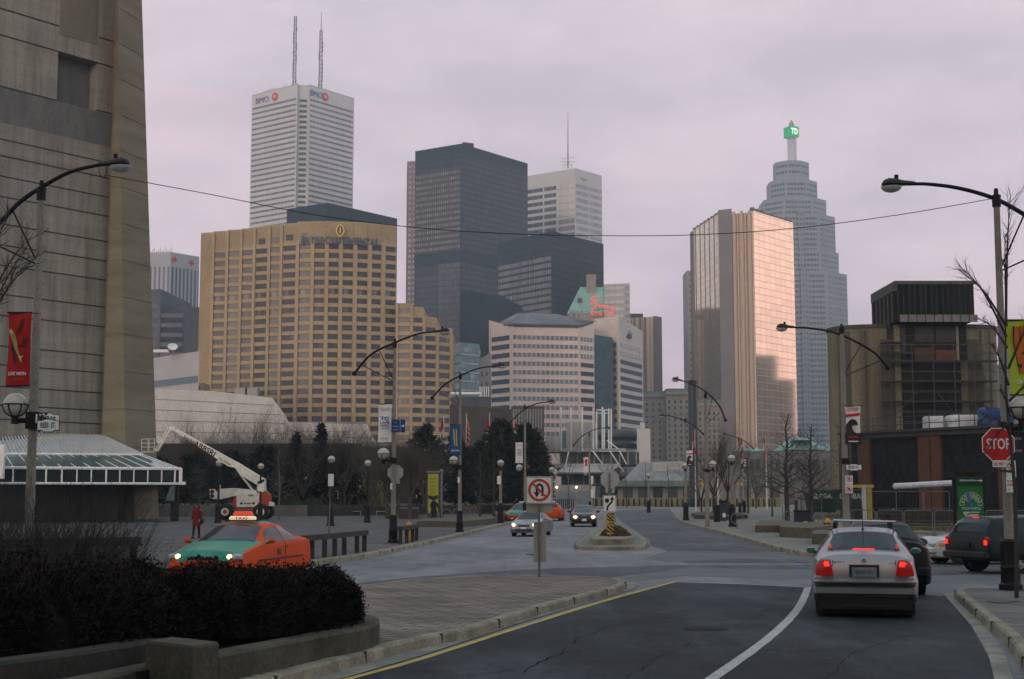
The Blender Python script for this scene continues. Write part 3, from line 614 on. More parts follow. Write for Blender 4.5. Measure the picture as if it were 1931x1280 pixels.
def bay(a,b,ztop,n,first=8.1,piers=True,uw=(.16,.93),skip=()):
    l=dist(a,b);pr=MB()
    for k in range(n):
        if k in skip:continue
        z1=ztop-first-3.0*k+.9
        wins.append((a,b,l*uw[0],l*uw[1],z1-1.62,z1))
    for k in range(n+1):
        z1=ztop-first-3.0*k+.9+1.38;mp_.panel(a,b,l*.05,l*.97,z1-1.28,z1-.06,.35,.36)
faces=[]
for i in range(1,14):
    a=(HP[i][0]+.05,HP[i][1]);b=(HP[i+1][0]-.05,HP[i+1][1]+(1.6 if i+1<8 else .5)) if i<13 else HP[14]
    faces.append((a,b));n=24 if i>2 else 18
    bay(a,b,Zh,n)
    o=MB().panel(a,b,-.25,.75 if i<7 else .95,8,Zh-(.0 if i<7 else 6.2),.75,1.2);obj('pier',o,tan_pier,t)
ex=[(748,582,468),(774.5,588,467.5),(797.5,596,469),(823,612,472),(849.5,622,477)]
EP=[(W(x,700,Y).x,Y) for x,y,Y in ex];tops=[65.6,64.4,61.3,58.2]
for i in range(4):
    a,b=EP[i],EP[i+1];zt=tops[i]
    obj('wall',MB().prism([a,b,(b[0],b[1]+30),(a[0],a[1]+30)],0,zt+.02*i),tan,t)
    z_first=Zh-8.1+.9;k0=math.ceil((z_first-(zt-.9))/3.0)
    for k in range(k0,24):
        z1=z_first-3.0*k;l=dist(a,b);wins.append((a,b,l*.16,l*.90,z1-1.62,z1));mp_.panel(a,b,l*.05,l*.97,z1-1.62-1.28,z1-1.68,.35,.36)
    obj('pier',MB().panel(a,b,-.3,.5,8,zt,.7,1.2),tan_pier,t)
obj('pier',MB().panel(EP[3],EP[4],dist(EP[3],EP[4])-.5,dist(EP[3],EP[4])+.2,8,tops[3],.7,1.2),tan_pier,t)
obj('spandrels',mp_,tan_pier,t)
def near(w):return w[0][0]
wins.sort(key=lambda w_:-w_[5]+abs(w_[0][0]+60)*.35)
for w_ in wins[:100]:obj('window',MB().panel(w_[0],w_[1],w_[2],w_[3],w_[4],w_[5],.05,.1),hotel_glass,t)
mb=MB()
for w_ in wins[100:]:mb.panel(w_[0],w_[1],w_[2],w_[3],w_[4],w_[5],.05,.1)
o=obj('window',mb,hotel_glass,t);o['kind']='stuff'
for i,yy in ((3,456),(4,452.5),(5,448.6),(6,444.8)):
    a,b=faces[i-0];l=dist(a,b);z=Z_at(bp_px[i+1],yy,a[1]);obj('vent_window',MB().panel(a,b,l*.28,l*.72,z-1,z+1,.06,.1),hotel_glass,t)
obj('roof_edge',MB().prism([(p[0],p[1]) for p in body],Zh,Zh+.5),tan_pier,t)
fa,fb=HP[7],HP[13];lt=pm('steel_lettering',(.075,.10,.13),(.06,.08,.11),.3,.5)
s='INTERCONTINENTAL';pxs=568+ (718-568)*0
adv={'I':.55,'M':1.3,'N':1.1};wd=[adv.get(c,1.0) for c in s];tot=sum(wd);x=570
for c,wv in zip(s,wd):
    sp=(716-570)*wv/tot;cxp=x+sp/2;x+=sp
    j=max(i for i in range(len(bp_px)-1) if bp_px[i]<=cxp);A_,B_=HP[j],HP[j+1]
    u=dist(A_,B_)*(cxp-bp_px[j])/(bp_px[j+1]-bp_px[j]);big=c=='I' and cxp<590 or (c=='C' and 630>cxp>590)
    wall_text(t,A_,B_,u,86.0-.15,c,lt,2.6 if big else 2.15,sp/ppm(470)*.88,.9,.15,'letter',.045)
A_,B_=HP[9],HP[10];ax=Vector((B_[0]-A_[0],B_[1]-A_[1],0)).normalized();nn=Vector((ax.y,-ax.x,0))
o=W(641.5,434.5,HP[10][1]-1.2);Mx=frame_M(o,ax);gold=pm('gold_emblem_lit',(.55,.36,.08),(.5,.3,.06),.5,.35,.4,emit=(1,.75,.3),es=.12)
def oval(a,b,n=28):return [(a*math.cos(2*PI*k/n),b*math.sin(2*PI*k/n)) for k in range(n)]
mb=MB();O1,O2=oval(1.5,2.1),oval(1.1,1.7)
O1=[(x*(1-.25*abs(y)/2.1),y) for x,y in O1];O2=[(x*(1-.25*abs(y)/1.7),y) for x,y in O2]
mb.grid([[Mx @ Vector((x,y,0)) for x,y in O1],[Mx @ Vector((x,y,.25)) for x,y in O1],[Mx @ Vector((x,y,.25)) for x,y in O2],[Mx @ Vector((x,y,0)) for x,y in O2]],0,True)
em=obj('emblem',mb,gold,t);mb=MB();mb.face([Mx @ Vector((x,y,.03)) for x,y in O2]);obj('emblem_field',mb,pm('emblem_brown',(.16,.11,.06),(.12,.08,.05),.5),em)
text('letter','I',gold,Mx @ Matrix.Translation((0,0,.1)),em,2.0,None,.1,.02)
r=random.Random(3);
for k in range(7):
    p=W(572+5*k+r.uniform(-1,1),420,474);tag(obj('roof_vent',MB().lathe([(.35,0),(.35,1.7),(.6,1.8),(.6,2.2)],8,(p.x,p.y+3,Zh)),pm('vent_metal',(.3,.33,.38),(.4,.42,.45),.5,.5)),'small metal vent on the hotel roof near the gold oval emblem','roof vent','small metal vents on the hotel roof')
a=W(348,720,455);b=W(384,720,452)
t=thing('low_wing','low tan wing with one window row at the left foot of the hotel','building',(a.x,a.y,0))
zt=Z_at(348,723,455);obj('wall',MB().prism([(a.x,a.y),(b.x,b.y),(b.x,b.y+10),(a.x,a.y+20)],0,zt),tan,t)
obj('window',MB().panel((a.x,a.y),(b.x,b.y),4.4,6.0,zt-2.2,zt-.9,.05,.1),hotel_glass,t)
# ------------------------------------------------------------------ white and pink banded office with the sloping metal roof
Yb=600
cit=pm('banded_office_panels',(.74,.60,.53),(.66,.535,.475),.06,.7,fine=(.6,.06))
cit_shaded=pm('banded_office_panels_shaded',(.58,.53,.50),(.52,.48,.46),.06,.7,fine=(.6,.06))  # duller copy of the panels, for wing faces turned from the light
cg=gm('banded_office_glass',(.42,.38,.36),(.13,.155,.165),2.05,60,.30,0,.15,.2,.6,0,.3)
cg2=pm('dark_ribbon_glass',(.035,.060,.068),(.05,.075,.082),.3,.5,spec=.1)
def P_(px,Y):q=W(px,800,Y);return (q.x,q.y)
A,B,Cc,D=P_(923.5,612),P_(965,600),P_(1093.5,606),P_(1121.5,613)
zA,zB,zC,zD=[Z_at(x,y,Y) for x,y,Y in ((923.5,604,612),(965,612,600),(1093.5,614.5,606),(1121.5,608,613))]
t=building('office_block','pink-white office block with many ribbon windows and a sloping ribbed metal roof',[A,B,Cc,D],'office building')
bk1,bk2=(D[0]-8,D[1]+70),(A[0]+6,A[1]+70)
obj('wall',MB().prism([A,B,Cc,D,bk1,bk2],0,[zA,zB-1,zC-1,zD,zD,zA]),cit,t)
rid1,rid2=W(977,592,640),W(1050,594,645)
mb=MB();e0,e1,e2,e3=(A[0]+2,A[1],zA-2.5),(B[0]-.2,B[1]-.8,zB),(Cc[0]+.2,Cc[1]-.8,zC),(D[0]-.5,D[1],zD)
mb.face([e1,e2,rid2,rid1]);mb.face([e0,e1,rid1]);mb.face([e2,e3,rid2]);mb.face([e0,rid1,(bk2[0],bk2[1],zA)]);mb.face([e3,(bk1[0],bk1[1],zD),rid2]);mb.face([rid1,rid2,(bk1[0],bk1[1],zD),(bk2[0],bk2[1],zA)])
roof_m=pm('ribbed_roof',(.50,.46,.48),(.44,.41,.43),.2,.6,.1)
ro=obj('roof',mb,roof_m,t);seams=MB()
for k in range(33):
    s_=k/32;p=Vector(e1).lerp(Vector(e2),s_);q=rid1.lerp(rid2,s_)+Vector((0,0,0));q=Vector(p)+(q-Vector(p));seams.tube([p+Vector((0,-.1,.25)),q+Vector((0,-.1,.25))],.32,4)
for k in range(9):
    s_=k/8;p=Vector(e0).lerp(Vector(e1),s_);seams.tube([p+Vector((0,-.1,.25)),rid1+Vector((0,0,.25))],.25,4);p=Vector(e2).lerp(Vector(e3),s_);seams.tube([p+Vector((0,-.1,.25)),rid2+Vector((0,0,.25))],.25,4)
obj('seams',seams,pm('roof_seam',(.14,.14,.16),(.18,.18,.2),.3,.5),ro)
obj('eave',MB().tube([e0,e1,e2,e3],.45,6),pm('eave_dark',(.1,.1,.11),(.08,.08,.09),.3),ro)
l1,l2,l3=dist(A,B),dist(B,Cc),dist(Cc,D)
zf=Z_at(1000,631.5,600);pitch=16.6/ppm(601)
for i in range(12):
    z1=zf-i*pitch;obj('window_band',MB().panel(B,Cc,l2*.02,l2*.985,z1-1.75,z1,.12,.3),cg,t)
    obj('window_band',MB().panel(Cc,D,l3*.08,l3*.95,z1-1.85,z1,.12,.3),cg if i<3 else cg2,t)
    obj('window_band',MB().panel(A,B,l1*.09,l1*.90,z1-1.95,z1+.1,.12,.3),cg2,t)
obj('corner_trim',MB().panel(B,Cc,-.2,.5,8,zB-.5,.35,.6),pm('cream_trim',(.66,.55,.47),(.6,.5,.42),.2),t)
obj('corner_trim',MB().panel(B,Cc,l2-.5,l2+.2,8,zC-.5,.35,.6),pm('cream_trim',(1,1,1)),t)
obj('corner_trim',MB().panel(A,B,-.2,.6,8,zA,.35,.6),pm('cream_trim',(1,1,1)),t)
for px,w_,h_ in ((985,9,1.0),(1030,24,.9),(1052,12,.6),(1003,5,2)):
    p=W(px,592,648);obj('roof_plant',MB().box((p.x,650,rid1.z+h_/2-.2),(w_/ppm(648),4,h_)),grey_metal,t)
obj('roof_crane',MB().tube([W(1088,606,612),W(1124,605.5,610)],.2,5),pm('crane_brown',(.2,.12,.09),(.2,.12,.09)),t)
A2,B2,C2=P_(1121.8,640),P_(1168,625),P_(1213.5,655)
t=building('office_wing','office wing with a sloping top, a dark glass shaft and the small citi sign',[A2,B2,C2],'office building')
z0_,z1_,z2_=Z_at(1121,595,640),Z_at(1168,595,625),Z_at(1213.5,625,655)
zb1,zb2=z1_,z2_
obj('wall',MB().prism([A2,B2,C2,(C2[0]-4,C2[1]+40),(A2[0],A2[1]+40)],0,[z1_+.5,z1_,z2_,z2_,z1_+.5]),cit_shaded,t)
obj('wall',MB().panel(A2,B2,-.2,dist(A2,B2)-.05,6,z1_-.1,.12,.5),cit,t)  # lit front face: the brighter panel copy carries the light in its colour
lw,lr=dist(A2,B2),dist(B2,C2)
sA,sB=P_(1122,618),P_(1156.5,622);zs1,zs2=Z_at(1122,631,618),Z_at(1156,636,622)
obj('glass_shaft',MB().prism([sA,sB,(sB[0],sB[1]+14),(sA[0],sA[1]+16)],0,[zs1,zs2,zs2,zs1]),gm('teal_shaft_glass',(.018,.035,.042),(.035,.075,.085),1.9,1.9,.12,.12,.12,.35,.4,.2,.3),t)
zf2=Z_at(1168,645,625)
for i in range(12):
    z1=zf2-i*pitch;obj('window_band',MB().panel(B2,C2,lr*.06,lr*.95,z1-1.9,z1,.12,.3),cg2 if i>1 else cg,t)
    obj('window_band',MB().panel(A2,B2,lw*.78,lw*.93,z1-1.9,z1,.25,.3),cg,t)
obj('corner_trim',MB().panel(A2,B2,lw-.45,lw+.2,6,z1_,.35,.6),pm('cream_trim',(1,1,1)),t)
wall_text(t,B2,C2,lr*.40,Z_at(1184,634.5,640),'citi',pm('sign_navy',(.03,.06,.13),(.03,.05,.1),.2,.4),2.2,5.2,.5,.3,'lettering',.05)
o=Vector((B2[0],B2[1],0)).lerp(Vector((C2[0],C2[1],0)),.42);ax=Vector((C2[0]-B2[0],C2[1]-B2[1],0)).normalized();nn=Vector((ax.y,-ax.x,0));zc=Z_at(1184,629.5,640)
mb=MB();mb.tube([o+nn*.5+ax*(1.6*math.cos(a))+Vector((0,0,zc-.2+1.5*math.sin(a))) for a in [PI*(.1+.8*k/10) for k in range(11)]],.14,5)
obj('arc_emblem',mb,rr,t)
a=P_(903,560);b=P_(925,552);zt=Z_at(925,664,552)
t=building('pink_block','small pink-grey stone block between the teal glass building and the banded office',[a,b],'building')
obj('wall',MB().prism([a,b,(b[0],b[1]+20),(a[0],a[1]+20)],0,[Z_at(903,678,560),zt,zt,zt]),pm('pink_stone',(.36,.30,.28),(.3,.26,.25),.2),t)
for i in range(6):
    for k in (.2,.6):obj('window',MB().panel(a,b,dist(a,b)*k,dist(a,b)*(k+.13),zt-9-i*4,zt-7.4-i*4,.1,.2),dg,t)
# ---- copper-roofed hotel
cop=pm('copper_green',(.17,.34,.29),(.25,.42,.36),.25,.7,detail=8);stone=pm('old_stone',(.34,.295,.24),(.27,.24,.20),.08,.9,detail=8,fine=(.8,.12))
dwin=pm('small_dark_window',(.03,.035,.04),(.05,.05,.055),.3,.2)
Y=700;A,B_=P_(1071.5,Y),P_(1140,Y-4);zt=Z_at(1075,592,Y)
t=building('old_hotel','old stone hotel tower with a steep green copper roof and chimney behind the banded office',[A,B_],'hotel')
dep=(B_[0]-A[0]);bkA,bkB=(A[0],A[1]+dep),(B_[0],B_[1]+dep);obj('wall',MB().prism([A,B_,bkB,bkA],0,zt),stone,t)
ca,cb=W(1094,541,Y+dep*.45),W(1137,541,Y+dep*.45);mb=MB();q=[(A[0]-.5,A[1]-.5,zt),(B_[0]+.5,B_[1]-.5,zt),(B_[0]+.5,bkB[1],zt),(A[0]-.5,bkA[1],zt)]
mb.face([q[0],q[1],cb,ca]);mb.face([q[1],q[2],cb]);mb.face([q[2],q[3],ca,cb]);mb.face([q[3],q[0],ca]);ro=obj('roof',mb,cop,t)
for px,y in ((1093,566),):p=W(px,y,Y+3);obj('dormer',MB().box((p.x,p.y,p.z),(2,2,2)),dkc,ro)
p0,p1=W(1106.5,517,Y+6),W(1124,560,Y+6);mb=MB().prism([(p0.x,p0.y),(p1.x,p0.y),(p1.x,p0.y+5),(p0.x,p0.y+5)],p1.z-8,p0.z);mb.prism([(p0.x-.3,p0.y-.3),(p1.x+.3,p0.y-.3),(p1.x+.3,p0.y+5.3),(p0.x-.3,p0.y+5.3)],p0.z-2,p0.z-1.2)
obj('chimney',mb,pm('chimney_stone',(.30,.26,.23),(.25,.22,.2),.3),ro)
for k in range(5):
    px=1074+k*9.5;p=W(px,600,Y-1);obj('buttress',MB().box((p.x+1,p.y,zt-4),(1.3,1.5,11)),pm('chimney_stone',(1,1,1)),t)
    obj('window',MB().box((W(px+6.5,600,Y).x,Y-.3,zt-6),(1.3,.5,6.5)),dwin,t)
neon=pm('neon_red',(.8,.15,.12),(.8,.15,.12),emit=(1,.16,.11),es=.40)
neon_w=pm('neon_outline',(.8,.4,.35),(.8,.4,.35),emit=(1,.55,.5),es=.5)
p=W(1139,575,Y-8);t=thing('neon_sign','red neon rooftop sign reading Fairmont Royal York in front of the copper roof','sign',(p.x,p.y,p.z-7))
Mx=frame_M(W(1139,575.5,Y-8),(1,0,-.2),(.2,0,1))
text('lettering','airmont',neon,Mx @ Matrix.Translation((1.6,-.3,0)),t,2.4,9.2,.2,.03)
mb=MB();pts=[(-2.2,3.6),(-3.6,4.4),(-5.2,4.0),(-6,2.8),(-5.2,1.8),(-4.2,2.4),(-4.2,.2),(-4.9,-1.8),(-6.4,-1.6)]
Mf=frame_M(W(1139,575.5,Y-8),(1,0,0));
def cat(P,n=5):
    out=[]
    for i in range(len(P)-1):
        p0,p1,p2,p3=[Vector(P[max(0,min(len(P)-1,i+k))]) for k in (-1,0,1,2)]
        for k in range(n):
            s_=k/n;out.append(.5*((2*p1)+(p2-p0)*s_+(2*p0-5*p1+4*p2-p3)*s_*s_+(3*p1-p0-3*p2+p3)*s_**3))
    out.append(Vector(P[-1]));return out
mb.tube([Mf @ Vector((a_,b_,0)) for a_,b_ in cat(pts)],.45,6);mb.tube([Mf @ Vector((a_,b_,0)) for a_,b_ in cat([(-6.8,.6),(-5,.9),(-2.8,.2)])],.35,6)
obj('letter',mb,neon,t)
text('lettering','ROYAL YORK',neon,frame_M(W(1136,591,Y-8),(1,0,0)),t,2.0,11.6,.2,.04)
a,b=W(1114,600,Y-7.4),W(1158,600,Y-7.4);mb=MB()
for k in range(7):x=a.x+(b.x-a.x)*k/6;mb.tube([(x,Y-7.4,a.z-1),(x,Y-7.4,a.z+(9-k*.55))],.12,4)
for zz in (1,4.6,7.2):mb.tube([(a.x,Y-7.3,a.z+zz),(b.x,Y-7.3,a.z+zz-.3)],.12,4)
obj('frame',mb,pm('sign_frame',(.2,.12,.12),(.2,.14,.13),.3),t)
Z=118;A=Cn(1139,536,Z);R=Cn(1187.5,534,Z);t=building('white_block','small pale grey office block right of the copper roof',[A,R],'office building')
obj('wall',MB().prism([A,R,(R[0],R[1]+40),(A[0],A[1]+40)],0,Z),pm('pale_block',(.44,.45,.46),(.4,.41,.42),.05),t)
for i in range(9):
    z1=Z-1.4-3.9*i;l=dist(A,R);obj('window_band',MB().panel(A,R,l*.04,l*.76,z1-1.8,z1,.15,.3),gm('pale_block_glass',(.35,.36,.38),(.08,.11,.13),3,60,.15,0,.2,0,.6,0,.3),t);obj('window_band',MB().panel(A,R,l*.82,l*.97,z1-1.8,z1,.15,.3),dg,t)
Z=108;A=Cn(1176,600,Z);F=Cn(1232,597,Z);R=Cn(1247.5,598,Z+.5)
gold_w=gm('gold_fins',(.62,.50,.38),(.98,.74,.56),2.3,60,.30,.0,.4,.0,.7,0,.15)
t=building('brown_tower','tower of pink-gold glass strips with a plain brown side, right of the citi sign',[A,F,R])
obj('wall',MB().prism([A,F,(F[0]+1,F[1]+30),(A[0],A[1]+30)],0,Z),gold_w,t)
obj('side_wall',MB().prism([(F[0]+.1,F[1]-1.5),(R[0],R[1]-1),(R[0],R[1]+30),(F[0]+.1,F[1]+30)],0,Z+.4),pm('brown_granite',(.38,.315,.28),(.33,.27,.245),.05,.8),t)
obj('roof_plant',MB().box((along(A,F,.3)[0],A[1]+9,Z+1.5),(14,8,4)),dkc,t)
for k in (.35,.55,.7):obj('fin',MB().panel(A,F,dist(A,F)*k,dist(A,F)*(k+.05),20,Z,.9,1),pm('brown_granite',(1,1,1)),t)
def stone_wing(name,label,pxa,pxb,ya,yb,Y,cols,rows,zpitch,green=True,first=4.5):
    A,B_=P_(pxa,Y),P_(pxb,Y);za,zb=Z_at(pxa,ya,Y),Z_at(pxb,yb,Y)
    t=building(name,label,[A,B_],'hotel');obj('wall',MB().prism([A,B_,(B_[0],B_[1]+25),(A[0],A[1]+25)],0,za),stone,t)
    if green:obj('roof',MB().prism([(A[0]+.3,A[1]+.3),(B_[0]-.3,B_[1]+.3),(B_[0]-.6,B_[1]+24),(A[0]+.6,A[1]+24)],za,za+1.6),pm('copper_dull',(.12,.2,.17),(.17,.25,.22),.3),t)
    l=dist(A,B_);obj('cornice',MB().panel(A,B_,-.4,l+.4,za-1.6,za-.7,.9,1),stone,t)
    obj('string_course',MB().panel(A,B_,-.2,l+.2,za-zpitch*3-2.3,za-zpitch*3-1.8,.4,.5),stone,t)
    if cols*rows>100:rows=100//cols
    for i in range(rows):
        for k in range(cols):
            u=l*(k+.5)/cols;z1=za-first-i*zpitch;obj('window',MB().panel(A,B_,u-.55,u+.55,z1-1.7,z1,.1,.2),dwin,t)
stone_wing('old_hotel_wing','left wing of the old stone hotel, directly right of the office wing',1214,1262,743,743,748,4,12,3.1)
stone_wing('old_hotel_wing','taller middle wing of the old stone hotel, left of the dark column',1257,1301,738,738,742,4,12,3.1)
stone_wing('old_hotel_wing','right wing of the old stone hotel, between the dark column and the gold towers',1316,1369,760,760,744,6,9,3.1)
# ------------------------------------------------------------------ gold towers, stepped tower
Z=150
gold_glass=gm('gold_mirror_glass',(.55,.37,.26),(1.0,.76,.57),5.6,3.55,.035,.07,.09,.82,.45,.3,.07)
gold_glass2=gm('gold_mirror_glass_small',(.36,.30,.25),(1.0,.76,.57),1.9,3.55,.06,.06,.08,.85,.45,.3,.12)
gold_fin=pm('gold_fins_dark',(.36,.25,.18),(.42,.30,.22),.1,.6,.0);granite=pm('grey_granite',(.22,.19,.185),(.19,.165,.16),.05,.7,fine=(.5,.06))
A,B_,D1,E,Fq=Cn(1303,437,Z),Cn(1355,403,Z),Cn(1378,402,Z),Cn(1420,397,Z),Cn(1495.5,420,Z)
t=building('gold_tower','left of the two gold glass towers, with a grey stone pier at its right',[A,B_,D1])
obj('curtain_wall',MB().prism([A,B_,(B_[0]+6,B_[1]+50),(A[0]+10,A[1]+50)],0,Z),gold_glass2,t)
lA=dist(A,B_)
for k in range(7):q=along(A,B_,.1+.85*k/6.6);obj('roof_fin',MB().prism([(q[0],q[1]),(q[0]+1.6,q[1]-1),(q[0]+1.8,q[1]+4),(q[0],q[1]+4)],Z-2,Z+1.5),pm('gold_mullion',(.16,.13,.11),(.12,.1,.09),.2,.5,.2),t)
for k in range(1,6):obj('mullion',MB().panel(A,B_,lA*k/6,lA*k/6+.3,4,Z,.25,.4),pm('gold_mullion',(1,1,1)),t)
obj('corner_pier',MB().panel(A,B_,-.5,lA*.09,0,Z-.5,.5,3),granite,t)
obj('stone_pier',MB().prism([(B_[0]-.1,B_[1]-1),(D1[0],D1[1]-3.5),(D1[0]+3,D1[1]+40),(B_[0]+1,B_[1]+40)],0,Z+1.8),granite,t)
obj('roof_plant',MB().prism([(A[0]+9,A[1]+14),(B_[0]+4,B_[1]+26),(B_[0]+4,B_[1]+40),(A[0]+9,A[1]+40)],Z,Z+6),granite,t)
l2=P_(1299,830);obj('side_wing',MB().prism([l2,(l2[0]+5,l2[1]),(l2[0]+5,l2[1]+20),(l2[0],l2[1]+20)],0,Z_at(1299,510,830)),gm('side_wing_grid',(.3,.3,.31),(.1,.12,.14),3.3,3.6,.35,.4,.3),t)
t=building('gold_tower','right, broader one of the two gold glass towers, with vertical fins on its left face',[D1,E,Fq])
D2=(D1[0]+.3,D1[1]-3.2)
obj('curtain_wall',MB().prism([E,Fq,(Fq[0],Fq[1]+50),(E[0],E[1]+50)],0,Z),gold_glass,t)
obj('curtain_wall',MB().prism([D2,(E[0]-.05,E[1]+.1),(E[0]-.05,E[1]+40),(D2[0],D2[1]+40)],0,Z-1),gm('gold_striped_glass',(.40,.29,.21),(.66,.47,.34),1.9,3.55,.2,.10,.5,.25,.6,0,.12),t)
lf=dist(D2,E)
for k in range(8):
    u=lf*(.02+.98*k/8);obj('fin',MB().panel(D2,E,u,u+(.55 if k % 3 else 1.4),3,Z-(1 if k % 3 else 0),1.1,1.2),gold_fin if k % 3 else pm('gold_fin_light',(.52,.38,.28),(.45,.33,.25),.1,.6,.0),t)
le=dist(E,Fq)
for k in range(9):u=le*k/8.6;obj('roof_fin',MB().panel(E,Fq,u,u+1.8,Z,Z+(1.9 if k<3 else 1.2),0,2),pm('gold_mullion',(1,1,1)),t)
# ---- blocks added out of sight for the gold glass to mirror
for x0,x1,y0,y1,hh,lb in ((-48,14,992,1030,122,'dark block added unseen behind the tallest dark tower to mirror in the gold glass'),(268,312,764,810,74,'grey block added unseen behind the silo to mirror in the broad gold tower')):
    t=thing('hidden_block',lb,'tower',(x0,y0,0));obj('wall',MB().prism([(x0,y0),(x1,y0),(x1,y1),(x0,y1)],0,hh),gm('hidden_block_wall',(.10,.11,.12),(.05,.06,.07),3,3.7,.3,.35,.4),t);obj('upper_storeys',MB().prism([(x0+9,y0+8),(x1-22,y0+8),(x1-22,y1-8),(x0+9,y1-8)],hh,hh+16),gm('hidden_block_wall',0,0,0,0,0,0),t)
# ---- stepped tower
tt_w=pm('stepped_tower_granite',(.30,.32,.345),(.26,.28,.305),.04,.7,fine=(.5,.05));tg=gm('stepped_tower_glass',(.22,.235,.26),(.075,.135,.15),2.6,60,.28,0,.18,.15,.6,0,.35)
Yt=1108;cxp=1496;s=1/ppm(Yt)
def tier(half_l,half_r,ch):
    x0,x1=W(cxp,500,Yt).x-half_l*s,W(cxp,500,Yt).x+half_r*s;cc=ch*s;dp=(x1-x0);y0=Yt-dp/2
    return [(x0,y0+cc*.9),(x0+cc,y0),(x1-cc,y0+.6),(x1,y0+cc),(x1,y0+dp-cc),(x1-cc,y0+dp),(x0+cc,y0+dp),(x0,y0+dp-cc)]
tiers=[(33,31.5,20,302,337),(45,45,26,337,371),(59,59.5,32,371,402),(73,73.5,38,402,470),(78,78.5,42,470,510),(90,91.5,48,510,960)]
base=tier(91,91,40);t=building('stepped_tower','tall blue-grey tower stepping in towards a mast with a green sign',base)
fl=0
for i,(hl,hr,ch,y0,y1) in enumerate(tiers):
    P=tier(hl,hr,ch);zt=Z_at(cxp,y0,P[1][1]);zb=0 if i==5 else Z_at(cxp,y1,P[1][1])-6
    obj('wall',MB().prism(P,zb,zt),tt_w,t);n=min(int((zt-zb-5)/4.05),34);n=min(n,2 if i==0 else n)
    for k in range(n):
        z1=zt-(3.0 if i else 3.2)-k*(4.05 if i else 5)
        if i>2 and z1<zb+2:break
        mb=MB()
        for q in (7,0,1,2,3):
            a,b=P[q],P[(q+1) % 8]
            if q==7:continue
            l=dist(a,b)
            mb.panel(a,b,l*.06,l*.94,z1-1.9,z1,.15,.3)
        obj('window_band',mb,tg,t)
    a,b=P[1],P[2];l=dist(a,b)
    if i>2:obj('central_bay',MB().panel(a,b,l*.42,l*.58,zb,zt+2,1.5,1.6),gm('central_bay_grid',(.24,.255,.28),(.09,.14,.16),2.2,4.05,.45,.5,.2),t)
zt=Z_at(cxp,302,tier(33,31.5,20)[1][1]);b=W(1494,302,Yt);ms=MB();H0,H1=zt-1,W(1494,232,Yt).z;wd=5.4
for sx,sy in ((-1,-1),(1,-1),(1,1),(-1,1)):ms.tube([(b.x+sx*wd/2,b.y+sy*wd/2,H0),(b.x+sx*wd/2,b.y+sy*wd/2,H1-3)],.45,4)
n=13
for i in range(n):
    z,z2=H0+(H1-3-H0)*i/n,H0+(H1-3-H0)*(i+1)/n;q=wd/2
    for yy in (-q,q):ms.tube([(b.x-q,b.y+yy,z),(b.x+q,b.y+yy,z2)],.22,4);ms.tube([(b.x+q,b.y+yy,z),(b.x-q,b.y+yy,z2)],.22,4);ms.tube([(b.x-q,b.y+yy,z),(b.x+q,b.y+yy,z)],.25,4)
m_=thing('sign_mast','white lattice mast with a green cube sign on the stepped tower','mast',(b.x,b.y,H0))
obj('lattice',ms,pm('mast_white',(.55,.52,.54),(.45,.43,.45),.2),m_)
obj('tip',MB().tube([(b.x,b.y,H1-3),(b.x,b.y,H1-1),(b.x,b.y,H1+2.2)],[1.6,2.2,.6],8),pm('mast_tip_pink',(.5,.3,.3),(.45,.3,.3),.2),m_)
gs=pm('green_sign_lit',(.02,.25,.10),(.02,.22,.09),.3,emit=(.03,.62,.28),es=.42);gz=W(1493,250,Yt).z
cube=obj('sign_cube',MB().box((b.x-.3,b.y,gz),(8.6,8.6,8.4),rz=.42),gs,m_)
ax=Vector((math.cos(.42),math.sin(.42),0));nn=Vector((ax.y,-ax.x,0))
text('lettering','TD',glow('sign_white_lit',(.8,1,.88),.8),frame_M(Vector((b.x-.3,b.y,gz))+nn*4.4,ax),cube,4.6,6.6,.1,.05)
ax2=Vector((-nn.x,-nn.y,0));n2=Vector((ax2.y,-ax2.x,0))
text('lettering','TD',glow('sign_white_lit',(.8,1,.88),.8),frame_M(Vector((b.x-.3,b.y,gz))+n2*4.4,ax2),cube,4.6,6.6,.1,.05)
# ------------------------------------------------------------------ middle distance
def simple_block(name,label,pxa,pxb,ytop,Y,depth,m,cat='building',z0=0,ytop2=None):
    A,B_=P_(pxa,Y),P_(pxb,Y);za=Z_at(pxa,ytop,Y);zb=Z_at(pxb,ytop2 or ytop,Y)
    t=building(name,label,[A,B_],cat);obj('wall',MB().prism([A,B_,bkp(B_,depth),bkp(A,depth)],z0,[za,zb,zb,za]),m,t);return t,A,B_,za,zb
A,F,R=P_(848,515),P_(868,505),P_(903,512);za=Z_at(868,645,505)
t=building('glass_building','teal glass building with white floor lines, right of the tan hotel',[A,F,R],'building')
obj('wall',MB().prism([A,F,R,(R[0],R[1]+25),(A[0],A[1]+25)],0,za),gm('teal_glass',(.06,.12,.12),(.075,.19,.19),1.6,1.9,.08,.08,.1,.4,.4,.3,.3,(.2,.36,.36),.25),t)
for i in range(8):
    z1=za-4-3.2*i;mb=MB().panel(A,F,.2,dist(A,F),z1-.45,z1,.25,.3).panel(F,R,0,dist(F,R)-.2,z1-.45,z1,.25,.3);obj('floor_edge',mb,pm('pale_floor_edge',(.45,.5,.5),(.38,.42,.42),.3),t)
t,A,B_,za,zb=simple_block('brick_building','long brown brick block with narrow vertical window slots behind the flagpoles',848,964,762,300,20,brick_mat('brown_brick',(.10,.066,.052),(.075,.052,.043),(.06,.05,.045),.6,.25,.02,1,stain=.3),ytop2=772)
t2,A2,B2,za2,zb2=simple_block('brick_building','dark brick block with pale vertical strips at its top, left of the curved arena',964,1026,766,297,20,pm('dark_brick_wall',(.085,.06,.05),(.065,.048,.04),.3,.9,fine=(3,.2)))
